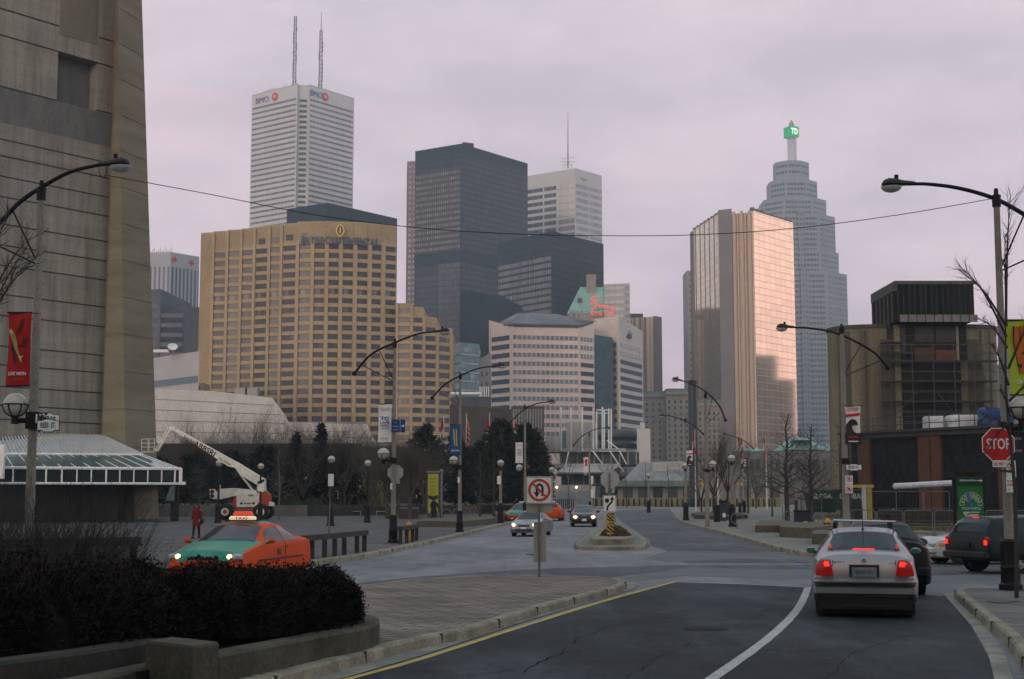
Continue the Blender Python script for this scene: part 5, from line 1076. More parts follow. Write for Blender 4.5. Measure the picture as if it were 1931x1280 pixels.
# ------------------------------------------------------------------ vegetation
bark=pm('bark',(.060,.050,.043),(.035,.030,.027),6,.9,stretch=(1,1,.2));bark_l=pm('bark_light',(.16,.145,.125),(.10,.09,.08),6,.9,stretch=(1,1,.2));bark_b=pm('bark_brown',(.085,.068,.056),(.05,.04,.033),6,.9)
def branch(mb,p,d,l,r0,lev,R,spread,droop=0,maxlev=3,kids=5,n=None):
    seg=4 if lev<2 else 3;pts=[p];rs=[r0];q=p.copy();dd=d.copy()
    for i in range(seg):
        dd=(dd+Vector((R.gauss(0,.09),R.gauss(0,.09),R.gauss(.04,.06)-droop))).normalized();q=q+dd*l/seg;pts.append(q.copy());rs.append(r0*(1-.78*(i+1)/seg))
    mb.tube(pts,rs,n or (6 if lev==0 else 4 if lev==1 else 3),caps=False)
    if lev>=maxlev:return
    for k in range(kids):
        s_=.25+.72*(k+R.random()*.6)/kids;i=min(int(s_*seg),seg-1);pp=pts[i].lerp(pts[i+1],s_*seg-i)
        a=R.uniform(0,2*PI);o=dd.orthogonal().normalized();o.rotate(Matrix.Rotation(a,3,dd));nd=(dd*math.cos(spread)+o*math.sin(spread)*R.uniform(.7,1.2)).normalized()
        branch(mb,pp,nd,l*R.uniform(.45,.68),r0*(1-.7*s_)*.62,lev+1,R,spread*R.uniform(.85,1.1),droop,maxlev,kids)
def bare_tree(label,base,H,seed,kind='leader',m=bark,wd=.35,r0=None,group=None,dens=1.0,first=.28,name='bare_tree'):
    R=random.Random(seed);t=thing(name,label,'tree',base,0,group);tr=MB();cr=MB();r0=r0 or H*.014
    if kind=='leader':
        pts=[];rs=[]
        for i in range(9):s_=i/8;pts.append(base+Vector((R.gauss(0,.012)*H*s_,R.gauss(0,.012)*H*s_,H*s_*.93)));rs.append(r0*(1-.86*s_)+.006)
        tr.tube(pts,rs,8);n=int(26*dens)
        for k in range(n):
            s_=first+(1-first)*.97*k/n;i=min(int(s_*8),7);pp=pts[i].lerp(pts[i+1],s_*8-i);a=k*2.4+R.uniform(-.4,.4);l=H*wd*(1.05-s_)**.7*R.uniform(.7,1.1)
            branch(cr,pp,Vector((math.cos(a),math.sin(a),R.uniform(.25,.8))).normalized(),l,r0*(1-.8*s_)*.45,1,R,.75,0,3,4)
    else:
        th=H*first;tr.tube([base,base+Vector((0,0,th*.5)),base+Vector((R.gauss(0,.05),0,th))],[r0*1.15,r0,r0*.9],8);n=int(7*dens)
        for k in range(n):
            a=k*2.4+R.uniform(-.4,.4);e=R.uniform(.25,.62);dr=Vector((math.cos(a)*math.sin(e),math.sin(a)*math.sin(e),math.cos(e)));branch(cr,base+Vector((0,0,th*R.uniform(.7,1))),dr,(H-th)*R.uniform(.65,.85),r0*.55,0,R,wd*1.6,0,3,6)
    obj('trunk',tr,m,t);obj('crown',cr,m,t);return t
def TB(px,py=None,Y=None,z=.15):return W(px,935,Y)*1.0 if False else Vector((W(px,935,Y).x,Y,z))
def tree_px(label,px,ytop,Y,seed,z=.15,**k):
    b=Vector((W(px,900,Y).x,Y,z));H=Z_at(px,ytop,Y)-z;return bare_tree(label,b,H,seed,**k)
GR='bare winter trees along the planting bed'
tree_px('crisp bare street tree nearest the boulevard, left of the pair in the right-hand planters',1483,765,93,11,wd=.40,r0=.17,first=.25,dens=1.4)
tree_px('crisp bare street tree beside the dark litter bin, right of the pair in planters',1529,785,88,12,wd=.40,r0=.16,first=.22,dens=1.4)
tree_px('bare street tree far right behind the near lamp post with the black globe',1455,850,130,13,wd=.36,dens=.8)
tree_px('bare dark tree between the two globe lamps right of the curve',1371,800,120,14,wd=.33,dens=1.1,kind='vase',first=.35)
tree_px('bare dark tree close behind the right-hand double-arm street light',1345,812,135,15,wd=.33,kind='vase',first=.3)
tree_px('slender bare tree left of the red-flagged pole on the right',1410,830,150,16,wd=.3,dens=.8)
for i,(px,yt) in enumerate(((1181,862),(1217,858),(1260,868))):
    tree_px(('leftmost','middle','rightmost')[i]+' of the three small bare trees in front of the arena terrace',px,yt,240,20+i,wd=.4,dens=.8)
tree_px('pale slender bare tree standing against the dark conifers behind the lift',527,835,112,31,m=bark_l,wd=.34,r0=.07,dens=1.0)
tree_px('thin staked sapling by the wooden rail with a small white sign',622,905,66,32,m=bark_l,wd=.28,r0=.045,dens=.5,first=.45)
lst=[(420,800,140,'bare bushy tree above the boom of the lift'),(360,790,145,'bare tree behind the basket of the lift'),(470,785,150,'wide bare tree before the largest white hall'),(590,780,150,'tall bare tree left of the yellow booth'),(650,788,146,'bare tree in front of the yellow booth'),(700,800,143,'bare tree in front of the yellow tank'),(545,795,156,'bare tree behind the second globe lamp')]
for i,(px,yt,Y,lb) in enumerate(lst):tree_px(lb,px,yt,Y,40+i,z=1.0,kind='vase',m=bark_b,wd=.3,first=.18,group=GR,dens=1.15,r0=.12)
for i,(px,yt,Y,lb) in enumerate(((335,812,143,'low bare tree beside the tan leg, behind the lift jib'),(395,820,150,'low bare tree below the lift boom lettering'),(448,812,146,'bare tree right above the lift turret'),(495,800,152,'bare tree between the largest hall and the second globe lamp'),(570,802,141,'bare tree in front of the pointed conifers'),(618,796,149,'bare tree right behind the staked sapling'),(676,806,150,'bare tree over the joint of yellow booth and tank'),(708,822,136,'bare tree at the right end of the yellow tank'),(752,826,138,'bare tree between the two round dense ones'),(800,846,132,'bare tree left of the yellow pillar'))):
    tree_px(lb,px,yt,Y,300+i,z=1.0,kind='vase',m=bark_b,first=.12,group=GR,dens=1.3,r0=.13)
tree_px('round dense bare tree left of the street pole with the culture banner',731,838,118,61,kind='vase',wd=.34,m=bark_b,first=.3,dens=1.4,r0=.16)
tree_px('round dense bare tree between the banner pole and the yellow info pillar',773,832,115,62,kind='vase',wd=.34,m=bark_b,first=.3,dens=1.5,r0=.16)
tree_px('small bare tree left of the third flagpole',905,850,112,63,wd=.3,dens=.8,r0=.1)
tree_px('small bare tree right of the third flagpole',931,846,118,64,wd=.3,dens=.8,r0=.1)
tree_px('spindly bare tree with yellowish twigs in front of the banded office',1072,780,200,65,m=pm('bark_tan',(.12,.10,.07),(.09,.07,.05),4),kind='vase',wd=.25,first=.35,dens=.5,r0=.08)
tree_px('spindly bare tree by the arena front, left of the back of a stop sign',1040,800,190,66,m=pm('bark_tan',(1,1,1)),kind='vase',wd=.25,first=.35,dens=.5,r0=.08)
for i,(px,yt,Y,lb) in enumerate(((1150,858,245,'small bare tree directly behind the back of the island stop sign'),(1322,850,150,'bare tree immediately right of the dark column'),(1350,862,230,'bare tree between the column and the blue newspaper box'),(1425,858,215,'bare tree between the two flagpoles before the gold towers'),(1510,862,190,'bare tree between the crisp street trees, further off'),(1565,868,170,'bare tree above the dark green dumpster'))):tree_px(lb,px,yt,Y,350+i,z=0,wd=.36,dens=.9,kind='vase',first=.25)
tree_px('bare tree with arching branches beside the scaffolded silo',1601,740,95,67,wd=.35,dens=.6,first=.4)
def edge_tree(label,b,H,seed,tips,m=bark,r0=.09,low=None):
    R=random.Random(seed);t=thing('bare_tree',label,'tree',b);tr=MB();tr.tube([b,b+Vector((.05,0,H*.35)),b+Vector((-.04,.05,H*.7)),b+Vector((0,0,H))],[r0,r0*.85,r0*.6,r0*.2],8);obj('trunk',tr,m,t);cr=MB()
    for (x0,z0,px,py,Y) in tips:
        s=b+Vector((0,0,z0));e=W(px,py,Y);d=e-s;l=d.length;mid=s.lerp(e,.5)+Vector((0,0,l*.12));P=cat([tuple(s),tuple(mid),tuple(e)],5);cr.tube(P,[max(.028*(1-k/len(P)),.006) for k in range(len(P))],5)
        for k in range(3,len(P)-1):
            for q in range(2):dd=(P[k+1]-P[k]).normalized();o=Vector((R.gauss(0,1),R.gauss(0,1),R.gauss(.3,1))).normalized();branch(cr,P[k],(dd+o*.7).normalized(),l*R.uniform(.12,.25),.009,2,R,.6,0,3,3)
    obj('crown',cr,m,t);return t
b=Vector((W(1923,900,26).x,26.4,.15));edge_tree('thin dark street tree in front of the stop sign pole, branches crossing the lime banner',b,5.4,71,
    [(0,5.0,1812,512,26.5),(0,4.8,1808,500,26),(0,4.6,1845,600,27),(0,3.9,1870,650,26),(0,3.2,1850,870,26.6),(0,5.0,1895,440,26),(0,5.2,1905,372,26.5),(0,3.0,1868,790,26),(0,2.3,1845,905,26.3),(0,4.2,1980,560,26),(0,3.6,1990,700,26),(0,3.4,1885,735,26)],r0=.042)
b=Vector((W(-60,900,24).x,24,.15));edge_tree('dark branches poking in at the left edge beside the curved lamp arm',b,7.5,72,[(0,4.5,58,445,24),(0,4.2,62,490,24.5),(0,4.0,50,465,23.6),(0,3.8,35,510,24),(0,5,20,400,24)],r0=.07)
ever=pm('evergreen_needles',(.008,.014,.008),(.018,.026,.014),1.5,.85,detail=7,lo=.3,hi=.7);ever2=pm('dark_evergreen_needles',(.006,.010,.007),(.013,.019,.011),1.5,.85,detail=7)
def conifer(label,px,ytop,Y,wpx,seed,z=1.0,m=None,full=False,group=None,n=5200):
    R=random.Random(seed);b=Vector((W(px,900,Y).x,Y,z));H=Z_at(px,ytop,Y)-z;rw=wpx/2/ppm(Y);t=thing('evergreen_tree',label,'tree',b,0,group)
    obj('trunk',MB().tube([b,b+Vector((0,0,H*.95))],[H*.02,H*.004],6),bark,t);mb=MB()
    lay=int(H*6);L_=[]
    for i in range(lay):
        s_=(i+R.random())/lay;rr_=rw*((1-s_)**.75 if not full else math.sqrt(max(0,1-(2*s_-.75)**2*.62))*(1 if s_<.8 else .75))
        for k in range(4):a=R.uniform(0,2*PI);L_.append((s_,a,rr_*R.uniform(.45,1.2)))
    per=max(n//len(L_),4)
    for s_,a,l in L_:
        for q in range(per):
            f=R.uniform(.25,1)**.7;p=b+Vector((math.cos(a)*l*f,math.sin(a)*l*f,H*s_+H*.02-(.18 if not full else -.1)*l*f+.1))+Vector((R.gauss(0,.14),R.gauss(0,.14),R.gauss(0,.2)))*max(.6,rw*.35)
            sz=H*.022*R.uniform(.6,1.4);d=Vector((math.cos(a)+R.gauss(0,.6),math.sin(a)+R.gauss(0,.6),R.gauss(.1,.5))).normalized();o=d.orthogonal().normalized();o.rotate(Matrix.Rotation(R.uniform(0,2*PI),3,d))
            mb.face([p-o*sz*.5,p+o*sz*.5,p+d*sz*2.1])
    obj('crown',mb,m or ever,t);return t
cl=[(243,795,134,60,'left of the two pointed spruces in front of the tan tower leg',0),(268,776,132,66,'taller right one of the two pointed spruces in front of the tan tower leg',0),(222,842,130,60,'low dark conifer just above the glass canopy',1),(300,868,134,110,'dark bushy conifer behind the lift basket',1),(370,862,136,120,'dark bushy conifer under the lift boom',1),(440,858,140,110,'dark bushy conifer behind the turret of the lift',1),(500,846,142,90,'dark conifer right of the lift boom',1),
      (558,822,142,70,'pointed dark conifer left of the tallest bare tree',0),(604,808,144,66,'pointed dark conifer in front of the middle white hall',0),(655,845,150,80,'dark conifer above the yellow booth',1)]
for i,(px,yt,Y,w_,lb,fu) in enumerate(cl):conifer(lb,px,yt,Y,w_,80+i,full=bool(fu),m=ever2)
cl2=[(802,808,152,78,'leftmost round dark pine behind the first flagpole'),(858,828,158,90,'dark pine behind the blue culture banner'),(905,840,156,80,'dark pine left of the third flagpole'),(945,800,150,88,'tall dark pine behind the third flagpole'),(992,806,152,92,'big dark pine behind the fourth flagpole'),(1018,842,160,52,'rightmost dark pine, nearest the arena')]
for i,(px,yt,Y,w_,lb) in enumerate(cl2):conifer(lb,px,yt,Y,w_,100+i,full=True,n=7000)
R=random.Random(9)
for px,Y,w_,h_ in ((545,138,60,1.0),(590,138,50,.9),(500,139,40,.8)):
    b=Vector((W(px,900,Y).x,Y,1.0));mb=MB()
    for _ in range(900):
        a,f=R.uniform(0,2*PI),R.random()**.5;p=b+Vector((math.cos(a)*f*w_/2/ppm(Y),math.sin(a)*f*.8,h_*(1-f*f)*R.random()));d=Vector((R.gauss(0,1),R.gauss(0,1),R.gauss(.5,1))).normalized()*.16;o=d.orthogonal()*.35;mb.face([p-o,p+o,p+d])
    tag(obj('shrub',mb,pm('shrub_olive',(.035,.036,.018),(.05,.05,.025),2)),'%s olive shrub mound on the planter wall behind the lift' % {545:'middle',590:'right-hand',500:'left-hand'}[px],'shrub','low olive shrubs on the planter wall')
# ---- the clipped bush
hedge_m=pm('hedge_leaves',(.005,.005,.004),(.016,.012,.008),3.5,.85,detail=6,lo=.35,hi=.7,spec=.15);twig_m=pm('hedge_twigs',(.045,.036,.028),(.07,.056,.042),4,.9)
def hedge(name,label,path,seed,nleaf,size,m,nt_=1500):
    """path: (x, y, half-width, height) stations; a clipped crown of small leaves and twig tips, ragged at its skin"""
    R=random.Random(seed);t=thing(name,label,'shrub',(path[0][0],path[0][1],PZ-.1));lf=MB();st=MB();core=MB();zb=PZ-.1
    def at(s_):
        i=min(int(s_*(len(path)-1)),len(path)-2);f=s_*(len(path)-1)-i;a,b=path[i],path[i+1];return [a[k]+(b[k]-a[k])*f for k in range(4)],Vector((b[0]-a[0],b[1]-a[1],0)).normalized()
    def surf(s_,th,f):
        (x,y,hw,h),d=at(s_);n=Vector((-d.y,d.x,0));endf=1
        c,s=math.cos(th),math.sin(th);bump=1+.075*math.sin(31*s_+3*th)+.05*math.sin(67*s_-5*th)+.04*math.sin(17*s_+2)
        return Vector((x,y,zb+.10))+n*(hw*math.copysign(abs(c)**.75,c)*f*bump)+Vector((0,0,h*(abs(s)**.7)*f*bump)),(n*c+Vector((0,0,s+.15))).normalized()
    rows=[]
    for i in range(25):
        s_=i/24;rows.append([surf(min(max(s_,.02),.98),PI*k/12,.80)[0] for k in range(13)])
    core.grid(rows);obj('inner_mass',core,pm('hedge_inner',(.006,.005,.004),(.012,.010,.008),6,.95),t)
    for _ in range(nleaf):
        s_=R.random();th=R.uniform(0,PI);f=.82+.26*R.random()**1.5;p,nn=surf(s_,th,f);p+=Vector((R.gauss(0,.02),R.gauss(0,.02),R.gauss(0,.02)))
        d=(nn+Vector((R.gauss(0,.8),R.gauss(0,.8),R.gauss(0,.8)))).normalized()*size*R.uniform(.5,1.3);o=d.orthogonal();o.rotate(Matrix.Rotation(R.uniform(0,6.28),3,d.normalized()));o*=.32
        lf.face([p-o,p+d*.5+o*.3,p+d,p+o])
    obj('leaves',lf,m,t)
    for _ in range(nt_):
        s_=R.random();th=R.uniform(.05,PI-.05);p,nn=surf(s_,th,.85);q,_n=surf(s_,th,1.0+.14*R.random()**2);q+=Vector((R.gauss(0,.04),R.gauss(0,.04),R.gauss(0,.03)));st.tube([p,q],[.005,.0025],3,caps=False)
        for k in range(4):e=p.lerp(q,.6+.1*k);d=(nn+Vector((R.gauss(0,.7),R.gauss(0,.7),R.gauss(0,.7)))).normalized()*size*.8;o=d.orthogonal()*.3;lf.face([e-o,e+o,e+d])
    obj('twigs',st,twig_m,t);return t
g0=W(300,1100,19.5);
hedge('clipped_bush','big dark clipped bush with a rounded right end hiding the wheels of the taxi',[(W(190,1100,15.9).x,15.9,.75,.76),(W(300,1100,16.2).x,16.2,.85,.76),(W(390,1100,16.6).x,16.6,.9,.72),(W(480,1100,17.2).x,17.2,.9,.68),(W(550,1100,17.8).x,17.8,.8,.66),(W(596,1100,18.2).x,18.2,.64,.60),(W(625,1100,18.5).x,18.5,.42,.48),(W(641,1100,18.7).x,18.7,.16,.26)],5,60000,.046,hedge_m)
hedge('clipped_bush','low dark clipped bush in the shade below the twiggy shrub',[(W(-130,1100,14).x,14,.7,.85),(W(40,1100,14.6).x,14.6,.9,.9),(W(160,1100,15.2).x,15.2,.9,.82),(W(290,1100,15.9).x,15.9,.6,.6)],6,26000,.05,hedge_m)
def twiggy(label,c,h,rad,n,seed):
    R=random.Random(seed);t=thing('twiggy_shrub',label,'shrub',c);mb=MB();lf=MB()
    for _ in range(n):
        a=R.uniform(0,2*PI);f=R.random()**.6;base=c+Vector((math.cos(a)*rad*.35*f,math.sin(a)*rad*.35*f,0));e=.15+.75*f*R.random()**.5;hh=h*(1-.35*f*f)*R.uniform(.6,1.05);d=Vector((math.cos(a)*math.sin(e),math.sin(a)*math.sin(e),math.cos(e)))
        branch(mb,base,d,hh,.012,1,R,.5,.03,3,4,3)
    obj('stems',mb,pm('shrub_twigs',(.014,.013,.011),(.042,.036,.031),3,.9),t);return t
for i,(px,Y,h_,rd,n_,lb) in enumerate(((30,16.5,1.8,1.1,120,'tall twiggy leafless shrub at the far left, around the foot of the lamp post'),(120,17,1.65,1.1,120,'twiggy leafless shrub left of the dark bench rail'),(185,17.6,1.4,1.0,90,'lower twiggy leafless shrub beside the end of the dark rail'),(-50,15.8,1.8,.9,80,'twiggy leafless shrub cut off by the left edge'),(75,14.6,1.3,.8,60,'nearest twiggy leafless shrub behind the dark planter wall'),(235,16.8,.95,.6,26,'small twiggy shrub left of the clipped bush'))):
    twiggy(lb,Vector((W(px,1100,Y).x,Y,PZ-.1)),h_,rd,n_,200+i)
# ------------------------------------------------------------------ street lights
def globe_parts(t,c,r,name='globe_lamp',par=None):
    """acrylic ball in a black cradle; c is the ball's centre. Returned part carries its pieces."""
    g=obj(name,MB().sphere(c,r,20,12),globe_mat,par or t,smooth=True);mb=MB()
    mb.tube([(c[0]+r*1.05*math.cos(2*PI*k/20),c[1]+r*1.05*math.sin(2*PI*k/20),c[2]+r*.03) for k in range(21)],r*.055,5,caps=False)
    for k in range(6):
        a=2*PI*k/6+.3;mb.tube([(c[0]+r*1.04*math.cos(a)*math.cos(e),c[1]+r*1.04*math.sin(a)*math.cos(e),c[2]-r*1.04*math.sin(e)) for e in [PI/2*.97*q/7 for q in range(8)]],r*.055,4)
    mb.lathe([(r*.32,-1.62*r),(r*.30,-1.0*r),(r*.45,-.85*r),(r*.1,-.8*r)],12,c);obj('cradle',mb,black,g);return g
def cobra(t,pts,Y,head=True,ball=True,s=1.0,dy=0):
    """curved arm through picture points at depth Y; luminaire at the last point, dark ball at the first"""
    P=[W(x,y,Y+dy*k) for k,(x,y) in enumerate(pts)];C_=cat([tuple(p) for p in P],7);n=len(C_);obj('arm',MB().tube(C_,[.052-.02*k/n for k in range(n)],8),black,t)
    d=(C_[-1]-C_[-3]).normalized();side=Vector((0,1,0));up=d.cross(side) if d.x<0 else side.cross(d)*-1;up=Vector((0,0,1))-d*d.z;up.normalize();rows=[];e=C_[-1]
    if head:
        L_=.98*s;prof=[(0,.05,.05),(.12,.07,.065),(.35,.10,.085),(.55,.15,.12),(.78,.17,.14),(.93,.12,.10),(1,.03,.03)]
        b=e-d*.15
        for f,w_,h_ in prof:c=b+d*L_*f;rows.append([c+side*w_*math.cos(a)+up*(h_*math.sin(a)*(1 if math.sin(a)>0 else .35)) for a in [2*PI*k/14 for k in range(14)]])
        mb=MB();mb.grid(rows,0,True,True);h=obj('luminaire',mb,pm('luminaire_dark',(.010,.011,.012),(.018,.018,.019),6,.5,0),t,smooth=50)
        c=b+d*L_*.72-up*.035;mb=MB();rows=[]
        for q in range(7):a=PI/2*q/6;rows.append([c+d*(.22*math.cos(a)*math.cos(b_))+side*(.15*math.cos(a)*math.sin(b_))-up*(.13*math.sin(a)) for b_ in [2*PI*k/14 for k in range(14)]])
        mb.grid(rows,0,True);obj('lens',mb,lamp_lens,h,smooth=True);obj('photocell',MB().tube([b+d*L_*.55+up*.11,b+d*L_*.55+up*.2],.045,8),black,h)
    if ball:obj('ball_end',MB().sphere(C_[0],.17*s,12,8),black,t,smooth=True)
    return C_
def pole(label,px_base,Y,top_py,px_top=None,base=True,z0=.15,r0=.10,r1=.058,cat_='street light',bh=1.05,bw=.165):
    b=Vector((W(px_base,935,Y).x,Y,z0));zt=Z_at(px_top or px_base,top_py,Y);t=thing('street_light',label,cat_,b)
    obj('pole',MB().lathe([(r0,0),(r1,zt-z0)],12,b),conc_pole,t,smooth=35);obj('cap',MB().lathe([(r1+.025,zt-.02),(r1+.03,zt+.22),(.05,zt+.24),(.04,zt+.36)],12,(b.x,b.y,0)),black,t)
    if base:obj('base',MB().lathe([(bw*1.22,0),(bw*1.22,.10),(bw,.14),(bw*.98,bh*.42),(bw*1.05,bh*.44),(bw*.9,bh*.5),(bw*.86,bh*.93),(bw*.95,bh*.95),(bw*.7,bh)],14,b),black,t,smooth=35)
    return t,b,zt
def braces(t,b,zs,ends,Y):
    for e in ends:obj('brace',MB().tube([(b.x,b.y,zs),W(e[0],e[1],Y)],.018,5),black,t)
def banner(label,px0,px1,y0,y1,Y,base_m,cat_='banner',skew=0):
    """cloth hung from two short rods; returns (thing, matrix with its origin at the cloth's centre, w, h)"""
    a,b=W(px0,y0,Y),W(px1,y0,Y);c=W((px0+px1)/2,(y0+y1)/2,Y);w_,h_=b.x-a.x,a.z-W(px0,y1,Y).z;t=thing('banner',label,cat_,c);nx,nz=8,14;rows=[]
    for j in range(nz+1):
        v=j/nz;rows.append([(c.x+(i/nx-.5)*w_*(1-.06*abs(math.sin(v*PI)))-skew*v,c.y+.022*math.sin(i/nx*5+v*4),c.z+h_/2-v*h_) for i in range(nx+1)])
    mb=MB();mb.grid(rows);mb.f=[f[::-1] for f in mb.f];n=len(mb.f);b2=MB();b2.grid([[(x,y+.006,z) for x,y,z in r_] for r_ in rows]);obj('cloth',mb,base_m,t);obj('cloth_back',b2,base_m,t)
    obj('rod',MB().tube([(c.x-w_*.55,c.y+.01,c.z+h_/2+.01),(c.x+w_*.6,c.y+.01,c.z+h_/2+.01)],.018,6),black,t);obj('rod',MB().tube([(c.x-w_*.5-skew,c.y+.01,c.z-h_/2-.01),(c.x+w_*.6-skew,c.y+.01,c.z-h_/2-.01)],.018,6),black,t)
    return t,frame_M((c.x,c.y-.035,c.z),(1,0,0)),w_,h_
def flat(M,P,th=.006):
    mb=MB();a=sum(P[i][0]*P[(i+1) % len(P)][1]-P[(i+1) % len(P)][0]*P[i][1] for i in range(len(P)))
    if a<0:P=P[::-1]
    f=[M @ Vector((x,y,th)) for x,y in P];g=[M @ Vector((x,y,0)) for x,y in P];mb.face(f)
    for i in range(len(P)):j=(i+1) % len(P);mb.face([f[i],g[i],g[j],f[j]])
    return mb
def disc(c,r,n=28,sx=1):return [(c[0]+r*sx*math.cos(2*PI*k/n),c[1]+r*math.sin(2*PI*k/n)) for k in range(n)]
def ring_flat(M,c,r0,r1,n=32,th=.006):
    mb=MB();rows=[]
    for r_,z in ((r0,0),(r0,th),(r1,th),(r1,0)):rows.append([M @ Vector((c[0]+r_*math.cos(2*PI*k/n),c[1]+r_*math.sin(2*PI*k/n),z)) for k in range(n)])
    mb.grid(rows,0,True);mb.f=[f[::-1] for f in mb.f];return mb
def zoff(M,d):return M @ Matrix.Translation((0,0,d))
ink=pm('sign_ink',(.015,.015,.018),(.02,.02,.022),4,.5);ink_b=pm('banner_navy',(.015,.03,.14),(.02,.035,.16),3,.7)
cloth_r=pm('banner_red',(.42,.012,.010),(.33,.010,.009),2.5,.75);cloth_w=pm('banner_white',(.74,.72,.70),(.65,.64,.62),2.5,.75);cloth_b=pm('banner_blue',(.012,.085,.22),(.01,.07,.18),2.5,.75);cloth_g=pm('banner_lime',(.42,.50,.03),(.36,.43,.03),2.5,.75)
gold_c=pm('banner_gold',(.42,.31,.10),(.26,.19,.07),14,.7);cream_c=pm('banner_cream',(.55,.48,.38),(.45,.4,.3),9,.7)
# --- near left light
Y=27.0
t,b,zt=pole('tall near street light at the left edge, its arm curving over the grooved tower wall',57,Y,375,75,base=False,r0=.10,r1=.062)
C_=cobra(t,[(-70,470),(0,418),(36,382),(76,354),(130,325),(180,312),(200,310)],Y,s=.62,ball=True)
braces(t,b,W(62,500,Y).z,[(25,398),(-20,455)],Y);obj('bracket',MB().box((b.x+.02,b.y,W(70,793,Y).z),(.25,.25,.32)),black,t)
g=W(29,763,Y);globe_parts(t,(g.x,g.y,g.z),.225);obj('arm',MB().tube([(b.x,b.y,W(60,793,Y).z),(g.x,g.y,W(60,793,Y).z)],.05,6),black,t);obj('wire_loop',MB().tube([W(186,314,Y),W(188,330,Y),W(196,334,Y),W(201,325,Y),W(201,315,Y)],.008,4),black,t)
for zz in (590,722,758):p=W(60,zz,Y);obj('band',MB().lathe([(.085,-.012),(.085,.012)],12,(b.x,b.y,p.z)),grey_metal,t)
bt,M,w_,h_=banner('red banner with a golden carp and the words LIVE WITH, far left',13.5,58,590,726,Y-.02,cloth_r)
dkb=pm('banner_dark_red',(.06,.012,.01),(.09,.015,.012),6,.75)
S_=h_/136
def q(x,y):return ((x-36)*S_,(658-y)*S_)
obj('silhouette',flat(M,[q(*p) for p in ((45,598),(39,606),(34,616),(31,630),(36,628),(42,616))]),dkb,bt)
obj('silhouette',flat(M,[q(*p) for p in ((24,640),(22,655),(25,668),(28,682),(31,688),(32,676),(29,660),(27,645))]),dkb,bt)
obj('silhouette',flat(M,[q(*p) for p in ((44,628),(46,643),(53,634),(50,646),(46,652),(48,658),(42,652),(35,652),(43,648))]),dkb,bt)
obj('fish_emblem',flat(zoff(M,.008),[q(*p) for p in ((18,625),(21,621),(25,625),(29,632),(33,642),(34,652),(36,660),(39,668),(37,670),(33,666),(29,656),(25,644),(21,634))]),gold_c,bt)
obj('fish_tail',flat(zoff(M,.008),[q(*p) for p in ((37,668),(40,672),(46,670),(42,676),(44,684),(39,678),(37,672))]),cream_c,bt);obj('fish_head',flat(zoff(M,.012),[q(*p) for p in ((18,625),(20,620),(25,624),(26,629),(22,631))]),cream_c,bt)
text('lettering','LIVE WITH',cloth_w,zoff(M,.008) @ Matrix.Translation((*q(35.5,705),0)),bt,.064,.33,.002,.03);text('lettering','CULTURE',pm('banner_orange',(.40,.10,.01),(.35,.08,.01),4),zoff(M,.008) @ Matrix.Translation((*q(38,715),0)),bt,.05,.22,.002,.03)
def street_sign(label,px,py,Y,txt,wd,ang,sub=None):
    c=W(px,py,Y);Mx=frame_M((c.x,c.y,c.z),(math.cos(ang),math.sin(ang),0));t=thing('street_name_sign',label,'street sign',c);h2,w2=.085,wd/2
    P=[(-w2,-h2),(-w2*.55,-h2),(-w2*.45,-h2*1.35),(w2*.45,-h2*1.35),(w2*.55,-h2),(w2,-h2),(w2,h2),(w2*.5,h2),(w2*.3,h2*1.3),(-w2*.3,h2*1.3),(-w2*.5,h2),(-w2,h2)]
    obj('rim',flat(zoff(Mx,-.012),[(x*1.06,y*1.15) for x,y in P],.012),black,t);obj('plate',flat(Mx,P,.008),white_board,t);text('lettering',txt,ink,zoff(Mx,.010),t,.095,wd*.72,.002,.03)
    text('lettering',txt,ink,zoff(frame_M((c.x,c.y,c.z),(-math.cos(ang),-math.sin(ang),0)),.016),t,.095,wd*.72,.002,.03);return t
street_sign('near white street name sign reading REES ST. on the left street light',91,802,Y-.15,'REES  ST.',.40,.0);street_sign('angled white street name sign reading BREMNER BLVD just above the REES ST. sign',89,790,Y+.05,'BREMNER BLVD',.5,.9)
p=W(79,802,Y);tag(obj('sign_bracket',MB().tube([(b.x+.15,Y-.08,W(79,815,Y).z),(b.x+.2,Y-.08,W(79,782,Y).z)],.022,6).sphere((W(87,780,Y).x,Y,W(87,780,Y).z),.028,8,6),black),'small black bracket carrying the two street name signs','bracket')
# --- near right light
Y=28.6
t,b,zt=pole('tall near street light at the right edge, carrying the stop sign on its post',1900,Y,388,1874,r0=.098,r1=.062,bh=1.0,bw=.19)
cobra(t,[(2010,455),(1931,404),(1875,374),(1810,355),(1750,347),(1712,347)],Y,s=.70)
braces(t,b,W(1885,512,Y).z,[(1931,405),(1960,478)],Y);g=W(1926,769,Y);globe_parts(t,(g.x,g.y,g.z),.235);obj('arm',MB().tube([(b.x,b.y,g.z-.42),(g.x,g.y,g.z-.42)],.05,6),black,t);obj('bracket',MB().box((b.x,b.y,g.z-.42),(.24,.24,.26)),black,t)
for zz in (600,605,738,746):p=W(1890,zz,Y);obj('band',MB().lathe([(.092,-.010),(.092,.010)],12,(b.x,b.y,p.z)),grey_metal,t)
mb=MB()
for k in range(12):a=2*PI*k/12;mb.box((b.x+.166*math.cos(a),b.y+.166*math.sin(a),.85),(.02,.02,.40),rz=a)
obj('base_fluting',mb,black,t)
bt,M,w_,h_=banner('lime green banner with an orange and black pattern, top right beside the stop sign pole',1897,1950,604,743,Y-.02,cloth_g,skew=-.06)
obj('pattern_panel',flat(zoff(M,.0),[(.02-.12,h_*.41),(.26,h_*.44),(.26,-h_*.20),(-.02,-h_*.22),(-.12,h_*.2)]),pm('pattern_orange',(.50,.13,.015),(.40,.10,.01),6,.7),bt)
R=random.Random(2)
